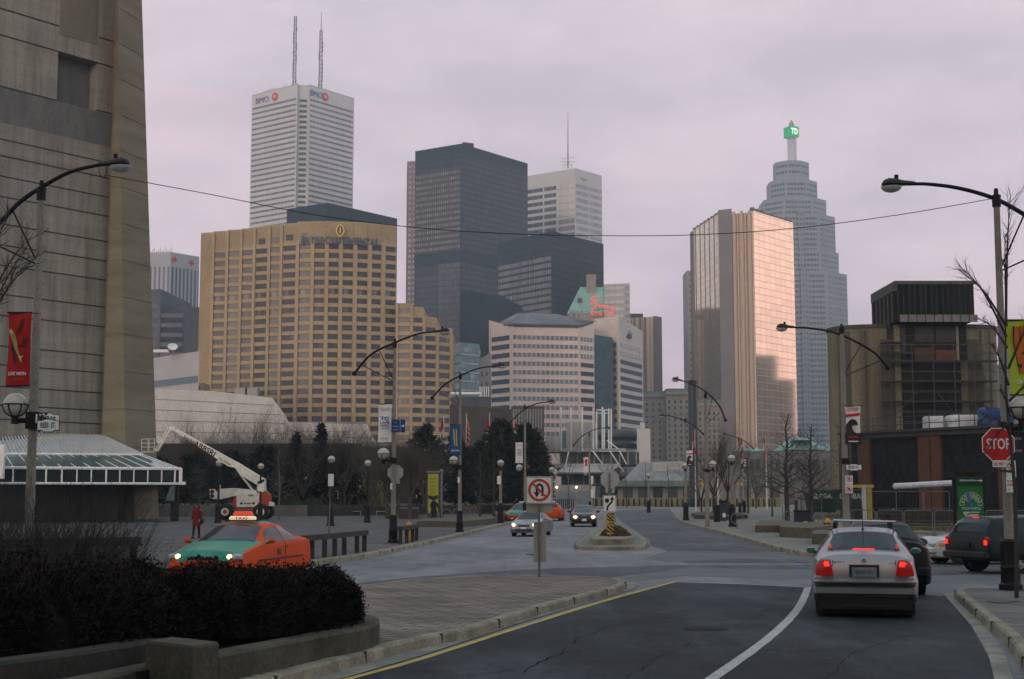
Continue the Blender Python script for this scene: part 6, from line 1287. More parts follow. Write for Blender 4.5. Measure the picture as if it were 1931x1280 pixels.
for k in range(9):x,y=R.uniform(-.05,.22),h_*R.uniform(-.17,.38);obj('motif',flat(zoff(M,.008),[(x-.05,y),(x-.01,y+.05),(x+.03,y+.02),(x+.06,y+.05),(x+.04,y-.04),(x,y-.02)]),ink,bt)
obj('panel_border',flat(zoff(M,-.002),[(-.14,h_*.42),(-.10,h_*.42),(-.10,h_*.2),(0,-h_*.22),(-.03,-h_*.23),(-.14,h_*.2)]),ink,bt)
text('lettering','LIVE WITH',cloth_w,zoff(M,.008) @ Matrix.Translation((.12,-h_*.34,0)),bt,.068,.42,.002,.03);text('lettering','CULTURE',pm('banner_orange',(1,1,1)),zoff(M,.008) @ Matrix.Translation((.14,-h_*.42,0)),bt,.06,.3,.002,.02)
def octagon(r):return [(r*math.cos(PI/8+PI/4*k),r*math.sin(PI/8+PI/4*k)) for k in range(8)]
Ys=Y-.24;c=W(1882.5,838,Ys);t=thing('stop_sign','red STOP sign with a small ALL WAY plate, fixed to the right-hand street light','stop sign',c);M=frame_M(c,(1,.05,0));R_=31.3/ppm(Ys)/math.cos(PI/8)
obj('plate',flat(M,octagon(R_),.006),white_board,t);obj('red_field',flat(zoff(M,.006),octagon(R_*.945),.003),red_sign,t);text('lettering','STOP',white_board,zoff(M,.011),t,.215,.485,.002,.012)
c2=Matrix.Translation((-.0,-R_*math.cos(PI/8)-.055,0));obj('all_way_plate',flat(M @ c2,[(-.13,-.06),(.13,-.06),(.13,.06),(-.13,.06)],.008),white_board,t);text('lettering','ALL WAY',red_sign,zoff(M @ c2,.01),t,.07,.21,.002,.03)
obj('clamp',MB().box((b.x,Ys+.06,c.z+.12),(.5,.03,.05)).box((b.x,Ys+.06,c.z-.12),(.5,.03,.05)),grey_metal,t)
def small_sign(label,px,py,w_,h_,Y,rings,texts=(),cat_='sign',arrow=None,name='parking_sign'):
    c=W(px,py,Y);t=thing(name,label,cat_,c);M=frame_M(c,(1,0,0));obj('plate',flat(M,[(-w_/2,-h_/2),(w_/2,-h_/2),(w_/2,h_/2),(-w_/2,h_/2)],.008),white_board,t)
    for y,r_,slash in rings:
        Mz=zoff(M,.0085);obj('prohibition_ring',ring_flat(Mz,(0,y),r_*.80,r_),red_sign,t)
        if slash=='dot':obj('symbol',flat(Mz,disc((0,y),r_*.42,14)),ink,t)
        else:obj('symbol',flat(Mz,[(-r_*.3,y-r_*.5),(-r_*.05,y-r_*.5),(-r_*.05,y+r_*.0),(r_*.35,y+r_*.05),(r_*.3,y+r_*.5),(-r_*.3,y+r_*.5)]),ink,t)
        k=r_*.64;s_=r_*.09;obj('slash',flat(zoff(M,.012),[(-k-s_,y+k-s_),(-k+s_,y+k+s_),(k+s_,y-k+s_),(k-s_,y-k-s_)],.003),red_sign,t)
    for y,s,hh,m in texts:text('lettering',s,m,zoff(M @ Matrix.Translation((0,y,0)),.009),t,hh,w_*.78,.002,.02)
    return t
small_sign('white no parking sign with a red ring, upper plate right of the stop sign pole',1906.5,884,.19,.33,Y-.2,[(.06,.075,'P')],[(-.07,'ANYTIME',.03,ink)])
small_sign('white NO STANDING sign with red letters, lower plate right of the stop sign pole',1906.5,914,.19,.30,Y-.2,[],[(.07,'NO',.045,red_sign),(.0,'STANDING',.05,red_sign),(-.09,'<  >',.035,ink)])
# --- light c: banner TO LIVE WITH, blue sign
def to_banner(label,px0,px1,y0,y1,Y):
    bt,M,w_,h_=banner(label,px0,px1,y0,y1,Y,cloth_w)
    for s,y,hh,ww in (('live with',.40,.045,.72),('culture.ca',.35,.045,.72),('TO',.12,.125,.62),('LIVE',.015,.085,.66),('WITH',-.065,.065,.60),('CULTURE',-.135,.042,.58),('Toronto',-.40,.05,.58)):
        text('lettering',s,ink_b if hh>.05 or s=='Toronto' else ink,zoff(M @ Matrix.Translation((0,y*h_,0)),.008),bt,hh*h_*.75,ww*w_,.002,.03 if hh>.06 else .01)
    return bt
Y=57.0
t,b,zt=pole('double-arm street light with a white culture banner and blue arrow sign, left of the boulevard',742,Y,655,747,bh=1.1,bw=.18)
cobra(t,[(668,704),(700,668),(747,645),(790,629),(826,625)],Y,s=.62);braces(t,b,W(742,720,Y).z,[(716,662),(686,690)],Y)
g=W(723,856,Y-.1);globe_parts(t,(g.x,g.y,g.z),.245);obj('arm',MB().tube([(b.x,b.y,W(742,868.5,Y).z),(g.x,g.y,W(742,868.5,Y).z)],.05,6),black,t);obj('bracket',MB().box((b.x,b.y,W(742,868.5,Y).z),(.24,.24,.24)),black,t)
to_banner('white culture banner with navy words TO LIVE WITH beside the blue arrow sign',713,738.5,762,834,Y-.05)
c=W(751,803,Y-.25);t=thing('direction_sign','blue direction sign with white words and an arrow pointing right','direction sign',c);M=frame_M(c,(1,0,0));s=1/ppm(Y);bl=pm('sign_blue',(.008,.035,.12),(.01,.04,.14),3,.5)
obj('plate',flat(M,[(-13*s,-12*s),(13*s,-12*s),(13*s,12*s),(-13*s,12*s)],.01),bl,t);obj('divider',flat(zoff(M,.01),[(3.5*s,-11*s),(4*s,-11*s),(4*s,11*s),(3.5*s,11*s)],.003),white_board,t)
for y,s_,w_ in ((6.5,'Air',4),(-.5,'Canada',10.5),(-7,'Centre',9.5)):text('lettering',s_,pm('sign_pale_blue',(.3,.38,.5),(.28,.36,.48),3),zoff(M @ Matrix.Translation((-5*s,y*s,0)),.012),t,3.2*s,w_*s,.002,.02)
obj('arrow',flat(zoff(M,.011),[(x*s,y*s) for x,y in ((5.5,-.7),(9,-.7),(8,-2.8),(9.2,-2.8),(11.8,0),(9.2,2.8),(8,2.8),(9,.7),(5.5,.7))],.003),white_board,t)
def stop_back(label,px,py,Y,rpx,pole_z=None,name='stop_sign'):
    c=W(px,py,Y);t=thing(name,label,'stop sign',c);M=frame_M(c,(1,0,0));r_=rpx/ppm(Y)/math.cos(PI/8);obj('plate',flat(M,octagon(r_),.008),sign_back,t)
    Mb=frame_M(c+Vector((0,.002,0)),(-1,0,0));obj('red_field',flat(Mb,octagon(r_*.95),.003),red_sign,t);text('lettering','STOP',white_board,zoff(Mb,.005),t,r_*.55,r_*1.3,.002,.012)
    obj('all_way_plate',flat(M @ Matrix.Translation((r_*.32,-r_*1.1,0)),[(-.07,-.07),(.07,-.07),(.07,.07),(-.07,.07)],.006),sign_back,t);return t
stop_back('grey back of a stop sign on the street light with the white culture banner',745.5,891,Y+.2,14.6);tag(obj('sign_plate',flat(frame_M(W(738,917,Y-.1),(1,0,0)),[(-.04,-.12),(.04,-.12),(.04,.12),(-.04,.12)],.01),white_board),'thin white plate on the left of the street light below the stop sign back','sign')
# --- light d
Y=74.0
t,b,zt=pole('double-arm street light with the blue banner, second along the left kerb',867,Y,714,874,bh=1.1,bw=.18)
cobra(t,[(815,750),(840,724),(875,705),(905,694),(936,690)],Y,s=.62);braces(t,b,W(867,764,Y).z,[(850,718),(828,740)],Y)
g=W(855.5,868,Y-.1);globe_parts(t,(g.x,g.y,g.z),.235);obj('arm',MB().tube([(b.x,b.y,W(742,881,Y).z),(g.x,g.y,W(742,881,Y).z)],.05,6),black,t);obj('bracket',MB().box((b.x,b.y,W(742,881,Y).z),(.24,.24,.24)),black,t)
bt,M,w_,h_=banner('blue banner with a yellow paddle shape on the second left street light',848.5,868.5,801,857,Y-.1,cloth_b)
yb_=pm('banner_yellow',(.55,.40,.03),(.48,.34,.03),3,.7)
obj('stroke',flat(zoff(M,.008),[(-.12*1,h_*.36),(-.06,h_*.34),(-.02,0),(0,-h_*.22),(-.05,-h_*.2),(-.08,0)]),yb_,bt);obj('stroke',flat(zoff(M,.008),[(.03,h_*.34),(.09,h_*.36),(.09,0),(.12,-h_*.22),(.05,-h_*.2),(.03,0)]),yb_,bt);text('lettering','LIVE WITH',cloth_w,zoff(M @ Matrix.Translation((0,-h_*.37,0)),.008),bt,.085,.42,.002,.03)
tag(obj('sign_plate',flat(frame_M(W(865,905,Y-.3),(1,0,0)),[(-.06,-.14),(.06,-.14),(.06,.14),(-.06,.14)],.01),white_board),'small white plate on the street light with the blue banner','sign')
# --- light e
Y=97.0
t,b,zt=pole('double-arm street light with a small white culture banner, behind the no U-turn sign',990,Y,772,990,bh=1.4)
cobra(t,[(948,815),(966,792),(990,771),(1012,761),(1034,758)],Y,s=.62);braces(t,b,W(990,812,Y).z,[(972,786),(955,806)],Y)
g=W(979,882,Y-.1);globe_parts(t,(g.x,g.y,g.z),.235);obj('arm',MB().tube([(b.x,b.y,W(742,891,Y).z),(g.x,g.y,W(742,891,Y).z)],.05,6),black,t)
to_banner('small white culture banner with navy TO, left of the no U-turn sign',972,986,834,873,Y-.1)
# --- light f
Y=139.0
t,b,zt=pole('far double-arm street light with the red leaf banner in front of the arena',1112,Y,822,1110,bh=1.3)
cobra(t,[(1082,840),(1093,826),(1110,815),(1127,808),(1142,807)],Y,s=.62);g=W(1104,893,Y-.1);globe_parts(t,(g.x,g.y,g.z),.225)
bt,M,w_,h_=banner('small white banner with a red figure, below the farthest curved arm by the arena',1100.5,1109.5,862,890,Y-.1,cloth_w)
obj('figure_emblem',flat(zoff(M,.01),[(x*.055,y*.055+.22) for x,y in ((0,7),(1.4,6),(1.2,4.6),(3.2,3.5),(2.6,1.5),(1.6,2.2),(1.6,-1),(3,-4),(2,-7),(.6,-6.6),(0,-2.5),(-1.2,-7),(-2.6,-6.6),(-1.6,-2),(-1.8,2),(-3.2,1),(-3.4,2.4),(-1,4.8),(-1.2,6.2))]),red_sign,bt)
for y in (905,930):tag(obj('sign_plate',flat(frame_M(W(1116.5,y,Y-.3),(1,0,0)),[(-.12,-.4),(.12,-.4),(.12,.4),(-.12,.4)],.01),white_board),('upper' if y==905 else 'lower')+' small white plate on the far street light by the arena','sign')
# --- right-hand lights
Y=86.0
t,b,zt=pole('double-arm street light on the right kerb, directly beside the tall dark column',1333,Y,750,1330,bh=.4,base=False,r0=.14,r1=.075)
cobra(t,[(1368,792),(1355,763),(1329,737),(1300,722),(1282,717)],Y,s=.62);braces(t,b,W(1333,800,Y).z,[(1343,752),(1357,778)],Y)
g=W(1344,876,Y-.1);globe_parts(t,(g.x,g.y,g.z),.24);obj('arm',MB().tube([(b.x,b.y,W(742,887,Y).z),(g.x,g.y,W(742,887,Y).z)],.05,6),black,t);obj('bracket',MB().box((b.x,b.y,W(742,887,Y).z),(.26,.26,.2)),black,t)
Y=116.0
t,b,zt=pole('smaller double-arm street light beyond, its arm ending left of the dark column',1294,Y,796,1291,bh=1.2)
cobra(t,[(1326,818),(1312,805),(1291,793),(1268,785),(1254,784)],Y,s=.6)
Y=141.0
t,b,zt=pole('farthest right double-arm street light, among the flags and bare trees',1395,Y,832,1395,bh=1.2)
cobra(t,[(1421,846),(1410,836),(1396,827),(1380,822),(1371,820)],Y,s=.6)
Y=52.4
t,b,zt=pole('double-arm street light with the red and black poster, in front of the scaffolded silo',1595,Y,628,1583,bh=.3,base=False,r0=.135,r1=.078)
cobra(t,[(1674,692),(1645,662),(1583,630),(1530,619),(1490,617)],Y,s=.66);braces(t,b,W(1592,710,Y).z,[(1624,649),(1660,680)],Y);obj('bracket',MB().box((b.x,b.y,W(1592,869,Y).z),(.26,.26,.2)),black,t)
obj('ground_clamp',MB().lathe([(.2,0),(.2,.5)],12,(b.x,b.y,.15)),dark_metal,t)
def poster(label,px0,px1,y0,y1,Y,big=True):
    bt,M,w_,h_=banner(label,px0,px1,y0,y1,Y,cloth_w);
    def R_(x0,y0_,x1,y1_):return [((x0-.5)*w_,(.5-y0_)*h_),((x1-.5)*w_,(.5-y0_)*h_),((x1-.5)*w_,(.5-y1_)*h_),((x0-.5)*w_,(.5-y1_)*h_)]
    def S(P):return [((x-.5)*w_,(.5-y)*h_) for x,y in P]
    obj('black_field',flat(zoff(M,.004),R_(0,.72,1,1),.004),ink,bt)
    obj('figure_shape',flat(zoff(M,.009),S([(.05,.72),(.08,.5),(.2,.42),(.35,.36),(.5,.34),(.7,.38),(.8,.46),(.78,.52),(.6,.5),(.5,.56),(.55,.68),(.75,.74),(.9,.72),(.95,.8),(.1,.8)])),ink,bt)
    obj('face_shape',flat(zoff(M,.014),S([(.42,.54),(.55,.52),(.66,.57),(.62,.65),(.5,.66)])),cream_c,bt)
    if big:
        text('lettering','THE NEVER ENDING',red_sign,zoff(M @ Matrix.Translation((0,h_*.45,0)),.008),bt,.05*h_,w_*.8,.002,.02);text('lettering','CITY STORY',red_sign,zoff(M @ Matrix.Translation((0,h_*.39,0)),.008),bt,.05*h_,w_*.7,.002,.03)
    text('lettering','DIRT BINDING',red_sign,zoff(M @ Matrix.Translation((0,h_*.27,0)) @ Matrix.Rotation(.12,4,'Z'),.008),bt,.08*h_,w_*.88,.002,.04) if False else obj('red_strip',flat(zoff(M @ Matrix.Translation((0,h_*.27,0)) @ Matrix.Rotation(.12,4,'Z'),.006),[(-w_*.45,-h_*.035),(w_*.45,-h_*.035),(w_*.45,h_*.035),(-w_*.45,h_*.035)]),red_sign,bt)
    obj('red_caption',flat(zoff(M,.012),R_(.2,.81,.8,.845)),red_sign,bt);obj('white_caption',flat(zoff(M,.012),R_(.2,.93,.8,.96)),cloth_w,bt);return bt
poster('large black, white and red poster banner on the street light before the silo',1593,1623,766,836,Y-.1)
street_sign('white street name sign under the poster banner on the right',1610,881,Y-.2,'REES ST.',.55,0)
small_sign('upper white sign with a red ring below the street name sign on the right',1601,905,.27,.32,Y-.2,[(.03,.10,'P')]);small_sign('lower white no stopping sign with a red ring and black dot on the right',1601,922,.27,.30,Y-.2,[(.0,.11,'dot')])
poster('small poster banner of the same black, white and red design by the dark column',1294.5,1306.5,849,877,85.5,big=False)
poster('tiny far poster banner of black, white and red design left of the street trees',1397.5,1406.5,866,885,150,big=False)
# --- post-top globe lamps
def post_lamp(label,px,ytop,style,Y=None,H=4.5,r=.245):
    Y=Y or 2.5*FPX/(935-ytop);b=Vector((W(px,935,Y).x,Y,.15));t=thing('globe_lamp_post',label,'lamp post',b,0,'globe lamps on posts');h=H-2*r-.15
    if style=='black':obj('post',MB().lathe([(.085,.9),(.075,h-.25)],12,b),black,t)
    else:obj('post',MB().lathe([(.115,.9),(.085,h-.25)],12,b),conc_pole,t)
    obj('base',MB().lathe([(.26,0),(.26,.1),(.21,.15),(.20,1.05),(.23,1.1),(.12,1.35)],12,b),black,t);globe_parts(t,(b.x,b.y,b.z+h+r),r,'globe');return t
for a in (('black globe lamp post left of the lift, its ball in front of the white boom',412,867.5,'black'),('black globe lamp post in front of the lift turret',491,874,'black'),('small distant globe lamp post between the lift and the yellow booth',575,899,'black'),('black globe lamp post behind the staked sapling',624,860,'black'),('black globe lamp post in front of the yellow tank',693,868,'black'),
          ('concrete globe lamp post between the third and fourth flagpoles',944,867.5,'conc'),('far concrete globe lamp post just right of the no U-turn sign',1040.5,881,'conc'),('concrete globe lamp post at the inside of the right-hand curve',1293,873.5,'conc'),('nearest right-hand concrete globe lamp post with a fat black base',1380.5,858,'conc'),('far concrete globe lamp post before the arena terrace',1223,893,'conc'),('far globe lamp post left of the street tree pair',1403,893,'conc'),('distant globe lamp post between the two crisp street trees',1501,897,'conc')):
    post_lamp(*a)
for px,py,Y_,lb in ((941,905,98,'white plate on the concrete globe lamp post by the flagpoles'),(624,905,66.2,'small white sign on the staked sapling'),(491,919,108,'pale notice taped to the globe lamp post at the lift'),(574,920,185,'tiny notice on the distant globe lamp post')):
    tag(obj('sign_plate',flat(frame_M(W(px,py,Y_-.3),(1,0,0)),[(-.13,-.28),(.13,-.28),(.13,.28),(-.13,.28)],.01),white_board),lb,'sign')
# --- overhead cable
cp=[]
A_,Bb=W(200,330,27),W(1873,374,28.6)
for (x,y) in ((200,330),(400,367),(600,406),(786,429),(950,440),(1100,444),(1300,443),(1500,430),(1700,404),(1873,374)):s_=(x-200)/1673;cp.append(tuple(W(x,y,27+1.6*s_)))
tag(obj('overhead_cable',MB().tube(cat(cp,6),.008,5),black),'thin sagging black cable strung across the street between the two near lights','cable')
# --- flagpoles
fp=pm('flagpole_white',(.55,.53,.48),(.42,.40,.36),3,.4);cloth_f=pm('flag_white',(.5,.48,.47),(.42,.4,.4),3,.8);cloth_fr=pm('flag_red',(.42,.02,.02),(.33,.015,.015),3,.8)
def flagpole(label,px,ytop,Y,flab,side=-1,z0=1.15,stripes=None,fh=3.7,dim=False):
    b=Vector((W(px,935,Y).x,Y,z0));zt=Z_at(px,ytop,Y);t=thing('flagpole',label,'flagpole',b,0,'flagpoles')
    obj('pole',MB().tube([b,(b.x,b.y,zt)],[.10,.05],8),fp if not dim else grey_metal,t);obj('finial',MB().sphere((b.x,b.y,zt+.08),.10,8,6),gold_c,t)
    if not flab:return
    f=thing('flag',flab,'flag',(b.x,b.y,zt-.3));R=random.Random(int(px));cols=[MB(),MB()];nx,nz=6,16;w_=.34
    def P(i,j):u,v=i/nx,j/nz;return (b.x+side*(.06+w_*u*(.55+.5*math.sin(v*2.6+.3)))-side*.05*v,b.y-.12*math.sin(u*9+v*3)-.04,zt-.3-fh*v-.55*u*(1-v*.4))
    for i in range(nx):
        for j in range(nz):
            white=(5<=j<=10 and not (7<=j<=8 and i in (2,3))) if not stripes else (j % 3==1 or (i==0 and j<5));cols[1 if white else 0].face([P(i,j),P(i,j+1),P(i+1,j+1),P(i+1,j)])
    obj('red_cloth',cols[0],cloth_fr,f);obj('white_cloth',cols[1],cloth_f,f)
flagpole('leftmost white flagpole, by the yellow info pillar',836,784,160,'limp red and white flag on the leftmost flagpole');flagpole('second white flagpole, partly behind the street light with the blue banner',879,782,160,'limp striped flag on the second flagpole',1,stripes=1,fh=3.2);flagpole('third white flagpole, between two small bare trees',923,781,158,'limp red flag on the third flagpole');flagpole('fourth white flagpole, nearest the no U-turn sign',969.5,785,158,'limp red and white flag on the fourth flagpole',1)
flagpole('short grey flagpole just right of the second one',883.5,822,162,None,dim=True)
flagpole('left of the two flagpoles in front of the gold towers',1402,821,200,'small red flag on the left pole before the gold towers',-1,z0=0,fh=2.4);flagpole('right of the two flagpoles in front of the gold towers',1446,819,200,'small red and white flag on the right pole before the gold towers',-1,z0=0,fh=2.6)
flagpole('slim white pole against the dark column',1312,812,180,'pale limp flag against the dark column',-1,z0=0,fh=2.5);flagpole('thin pale pole left of the gold towers, behind the curve',1354,815,210,None,z0=0)
# --- traffic signs
Y=33.2;g=Vector((W(1016.5,935,Y).x,Y,.15));t=thing('no_u_turn_sign','no U-turn sign on a steel post, with tan plate backs below it','traffic sign',g);s=1/ppm(Y)
zt=Z_at(1016,896,Y);obj('post',MB().box((g.x,g.y,(zt+.15)/2),(.055,.045,zt-.15)),grey_metal,t);c=W(1017,924,Y-.04);M=frame_M(c,(1,0,0))
def rrect(w_,h_,r_=.03,n=4):
    P=[]
    for sx,sy,a0 in ((1,1,0),(-1,1,PI/2),(-1,-1,PI),(1,-1,3*PI/2)):
        for k in range(n+1):a=a0+PI/2*k/n;P.append((sx*(w_/2-r_)+r_*math.cos(a),sy*(h_/2-r_)+r_*math.sin(a)))
    return P
obj('plate',flat(zoff(M,-.004),rrect(50*s,51*s),.006),white_board,t);b1=rrect(48.5*s,49.5*s,.025);b2=rrect(46.5*s,47.5*s,.02);mb=MB();mb.grid([[M @ Vector((x,y,.0045)) for x,y in b1],[M @ Vector((x,y,.0045)) for x,y in b2]],0,True);mb.f=[f for f in mb.f];obj('border',mb,ink,t)
obj('prohibition_ring',ring_flat(zoff(M,.006),(0,0),16.3*s,21*s,40,.003),pm('ring_red_orange',(.48,.055,.02),(.4,.045,.018),3,.5),t)
P=[(9.5,-12),(9.5,3)]+[(2.75+6.75*math.cos(a),3+8.5*math.sin(a)) for a in [PI*k/12 for k in range(13)]]+[(-4,3),(-4,-3)];Q=[(5.5,-12),(5.5,3)]+[(2.75+2.75*math.cos(a),3+4.2*math.sin(a)) for a in [PI*k/12 for k in range(13)]]+[(0,3),(0,-3)]
P=[(9.7,-11),(9.7,4)]+[(2.2+7.5*math.cos(PI*k/12),4+8.5*math.sin(PI*k/12)) for k in range(13)]+[(-5.3,4),(-5.3,-4)];Q=[(5.4,-11),(5.4,4)]+[(2.2+3.2*math.cos(PI*k/12),4+4.2*math.sin(PI*k/12)) for k in range(13)]+[(-1,4),(-1,-4)]
mb=MB();mb.grid([[zoff(M,.0065) @ Vector((x*s-.02,y*s,0)) for x,y in P],[zoff(M,.0065) @ Vector((x*s-.02,y*s,0)) for x,y in Q]]);obj('arrow',mb,ink,t)
obj('arrow_head',flat(zoff(M,.006),[(x*s-.02,y*s) for x,y in ((-9,-4),(2.7,-4),(-3.2,-13.5))],.002),ink,t)
k,q_=13*s,1.9*s;obj('slash',flat(zoff(M,.010),[(-k-q_*.7,k-q_*.7),(-k+q_*.7,k+q_*.7),(k+q_*.7,-k+q_*.7),(k-q_*.7,-k-q_*.7)],.003),pm('ring_red_orange',(1,1,1)),t)
Mr=Matrix.Translation((g.x,g.y+.06,0));tanb=pm('tan_plate_back',(.33,.31,.265),(.27,.25,.215),3,.6)
obj('plate_back',MB().box((W(1017,935,Y).x,Y+.05,Z_at(1017,958,Y)),(49*s,.012,17*s)),tanb,t);obj('plate_back',MB().box((W(1018,935,Y).x,Y+.05,Z_at(1018,1022,Y)),(24*s,.012,74*s)),tanb,t)
Y=62;gb=G(1149,1022,.15);Y=gb.y;s=1/ppm(Y);g=Vector((W(1149.5,935,Y).x,Y,.15));t=thing('keep_right_sign','keep right sign over yellow and black striped boards on the small island','traffic sign',g)
zt=Z_at(1149,892,Y);obj('post',MB().box((g.x,g.y,(zt+.15)/2),(.06,.05,zt-.15)),grey_metal,t);c=W(1149.5,949.5,Y-.04);M=frame_M(c,(1,0,0));obj('plate',flat(M,rrect(25*s,32*s),.006),white_board,t)
b1=rrect(24*s,31*s,.02);b2=rrect(22.4*s,29.4*s,.015);mb=MB();mb.grid([[M @ Vector((x,y,.0075)) for x,y in b1],[M @ Vector((x,y,.0075)) for x,y in b2]],0,True);obj('border',mb,ink,t)
pts=[(-4.5,-13),(-4.5,-8),(-3.5,-5),(0,-1),(4,3),(4.8,6),(4.8,8)];obj('arrow',MB().tube([zoff(M,.008) @ Vector((x*s,y*s,0)) for x,y in pts],1.7*s,4),ink,t) if False else None
def thick(P,w_):
    V_=[Vector(p) for p in P];L_,R_=[],[]
    for i,p in enumerate(V_):d=(V_[min(i+1,len(V_)-1)]-V_[max(i-1,0)]).normalized();n=Vector((-d.y,d.x))*w_/2;L_.append(p+n);R_.append(p-n)
    return L_,R_
L_,R_=thick(pts,3.4);mb=MB();mb.grid([[zoff(M,.009) @ Vector((p.x*s,p.y*s,0)) for p in R_],[zoff(M,.009) @ Vector((p.x*s,p.y*s,0)) for p in L_]]);obj('arrow',mb,ink,t);obj('arrow_head',flat(zoff(M,.008),[(x*s,y*s) for x,y in ((.8,7),(8.8,7),(4.8,14))],.002),ink,t)
obj('island_symbol',flat(zoff(M,.008),[(x*s,y*s) for x,y in ((-8.5,9.5),(-1,9.5),(-1,3.5),(-4.8,.5),(-8.5,3.5))],.002),ink,t)
yb2=pm('hazard_yellow',(.50,.34,.03),(.42,.28,.03),4,.5)
for y0,y1 in ((968,985),(986.5,1007)):
    cc=W(1151,(y0+y1)/2,Y-.04);Mh=frame_M(cc,(1,0,0));hw,hh=6.6*s,(y1-y0)/2*s;o=obj('hazard_board',flat(Mh,[(-hw,-hh),(hw,-hh),(hw,hh),(-hw,hh)],.006),yb2,t)
    for k in (-1.25,-.35,.55,1.45):
        yy=k*hh*.9;P=[(-hw,yy+hw*.9),(-hw,yy+hw*.9+hh*.42),(hw,yy-hw*.9+hh*.42),(hw,yy-hw*.9)];P=[(x,max(-hh,min(hh,y))) for x,y in P];obj('stripe',flat(zoff(Mh,.006),P,.003),ink,o)
stop_back('tan-grey back of a stop sign standing behind the keep right sign',1150,903.5,Y+.05,17);tag(obj('plate_back',MB().box((W(1158,935,Y).x,Y+.15,Z_at(1158,960,Y)),(7*s,.012,50*s)),sign_back),'narrow grey plate back seen beside the keep right sign','sign')
mb=MB()
for px in (1144,1156):c_=W(px,925,Y+.02);mb.lathe([(.001,-.001),(4*s,0),(4*s,.001)],4,c_) if False else mb.box(c_,(5*s,.02,9*s))
tag(obj('plate_back',mb,sign_back),'two small grey plate backs between the stop sign back and the keep right sign','sign')
P1=[G2(x,y,.30) for x,y in ((1113,1015),(1130,1005),(1155,1001),(1178,1003),(1191,1008),(1192,1015),(1180,1019),(1120,1020))]
tag(obj('island_planter',MB().prism(P1,.1,.36),kerb_m),'low concrete planter on the small island','planter');mb=MB();c_=W(1160,935,Y+1.6);R=random.Random(4)
for _ in range(2600):a,f=R.uniform(0,2*PI),R.random()**.5;p=Vector((c_.x+math.cos(a)*f*.62,c_.y+math.sin(a)*f*1.0,.36+(1-f*f)*.42*R.random()**.5));d=Vector((R.gauss(0,1),R.gauss(0,1),R.gauss(.6,1))).normalized()*.09;o=d.orthogonal()*.3;mb.face([p-o,p+o,p+d])
tag(obj('shrub',mb,pm('rust_shrub',(.085,.055,.03),(.13,.085,.045),5,.9)),'rusty brown low shrub in the small island planter','shrub')
for px,py,Y_,lb in ((1395,913,185,'yellow diamond warning sign right of the nearest right-hand globe lamp'),(1324,911,190,'yellow diamond warning sign half hidden behind the right-hand street light')):
    c=W(px,py,Y_);t=thing('warning_sign',lb,'traffic sign',(c.x,c.y,.15));M=frame_M(c,(1,0,0));obj('plate',flat(M,[(0,-.42),(.42,0),(0,.42),(-.42,0)],.01),yb2,t);obj('post',MB().tube([(c.x,c.y+.04,0),(c.x,c.y+.04,c.z+.2)],.035,6),grey_metal,t)
# --- wooden rails
wood=pm('rail_wood',(.035,.030,.026),(.06,.052,.044),6,.9,stretch=(.3,1,1),bump=.3)
def wood_rail(label,pxs,z_=.62,hz=.15):
    P=[G(x,y,.15) for x,y in pxs];t=thing('wooden_rail',label,'rail',P[0]);tp=Vector((0,0,z_));mb=MB();a,b=P[0],P[-1];d=(b-a).normalized();n=Vector((-d.y,d.x,0));L_=(b-a).length;c=(a+b)/2+tp
    mb.box((c.x,c.y,c.z),(L_+.3,.2,hz),rz=math.atan2(d.y,d.x));obj('beam',mb,wood,t)
    for p in P:obj('post',MB().box((p.x,p.y,p.z+z_/2-hz/2),(.14,.14,z_)),wood,t)
    return t
wood_rail('long low wooden rail along the kerb to the right of the taxi',[(575,1055),(588,1053.5),(612,1051),(631,1048.5),(649,1045.5),(673,1042),(687,1039.5)],.62,.16)
wood_rail('short low wooden rail beside the yellow hydrant and street light',[(755,1025.5),(767,1023.5),(778,1021),(785.5,1019)],.60)
wood_rail('dark wooden rail at the far left behind the twiggy shrubs',[(-40,1095),(60,1091),(160,1087),(250,1083)],.78,.20)
# --- hydrants
hyd=pm('hydrant_yellow',(.50,.27,.02),(.40,.21,.02),6,.5)
def hydrant(label,px,py,H=.85):
    g=G(px,py,.15);t=thing('fire_hydrant',label,'fire hydrant',g,0,'fire hydrants');k=H/.85
    obj('barrel',MB().lathe([(.17,0),(.17,.05),(.13,.07),(.125,.50),(.16,.52),(.16,.57),(.135,.60),(.12,.67),(.08,.73),(.03,.75),(.03,.80)],14,g),hyd,t,smooth=35)
    obj('outlet',MB().tube([(g.x-.1,g.y,g.z+.5),(g.x-.2,g.y,g.z+.5)],.055,8),black,t);obj('outlet',MB().tube([(g.x+.1,g.y,g.z+.5),(g.x+.2,g.y,g.z+.5)],.055,8),hyd,t);obj('pumper_outlet',MB().tube([(g.x,g.y-.1,g.z+.46),(g.x,g.y-.21,g.z+.46)],.075,10),black,t)
hydrant('yellow fire hydrant beside the short wooden rail on the left',771,1017);hydrant('yellow fire hydrant left of the silver sedan roof',1561,1006);hydrant('tiny yellow fire hydrant before the far ochre wall',1234,951.5)
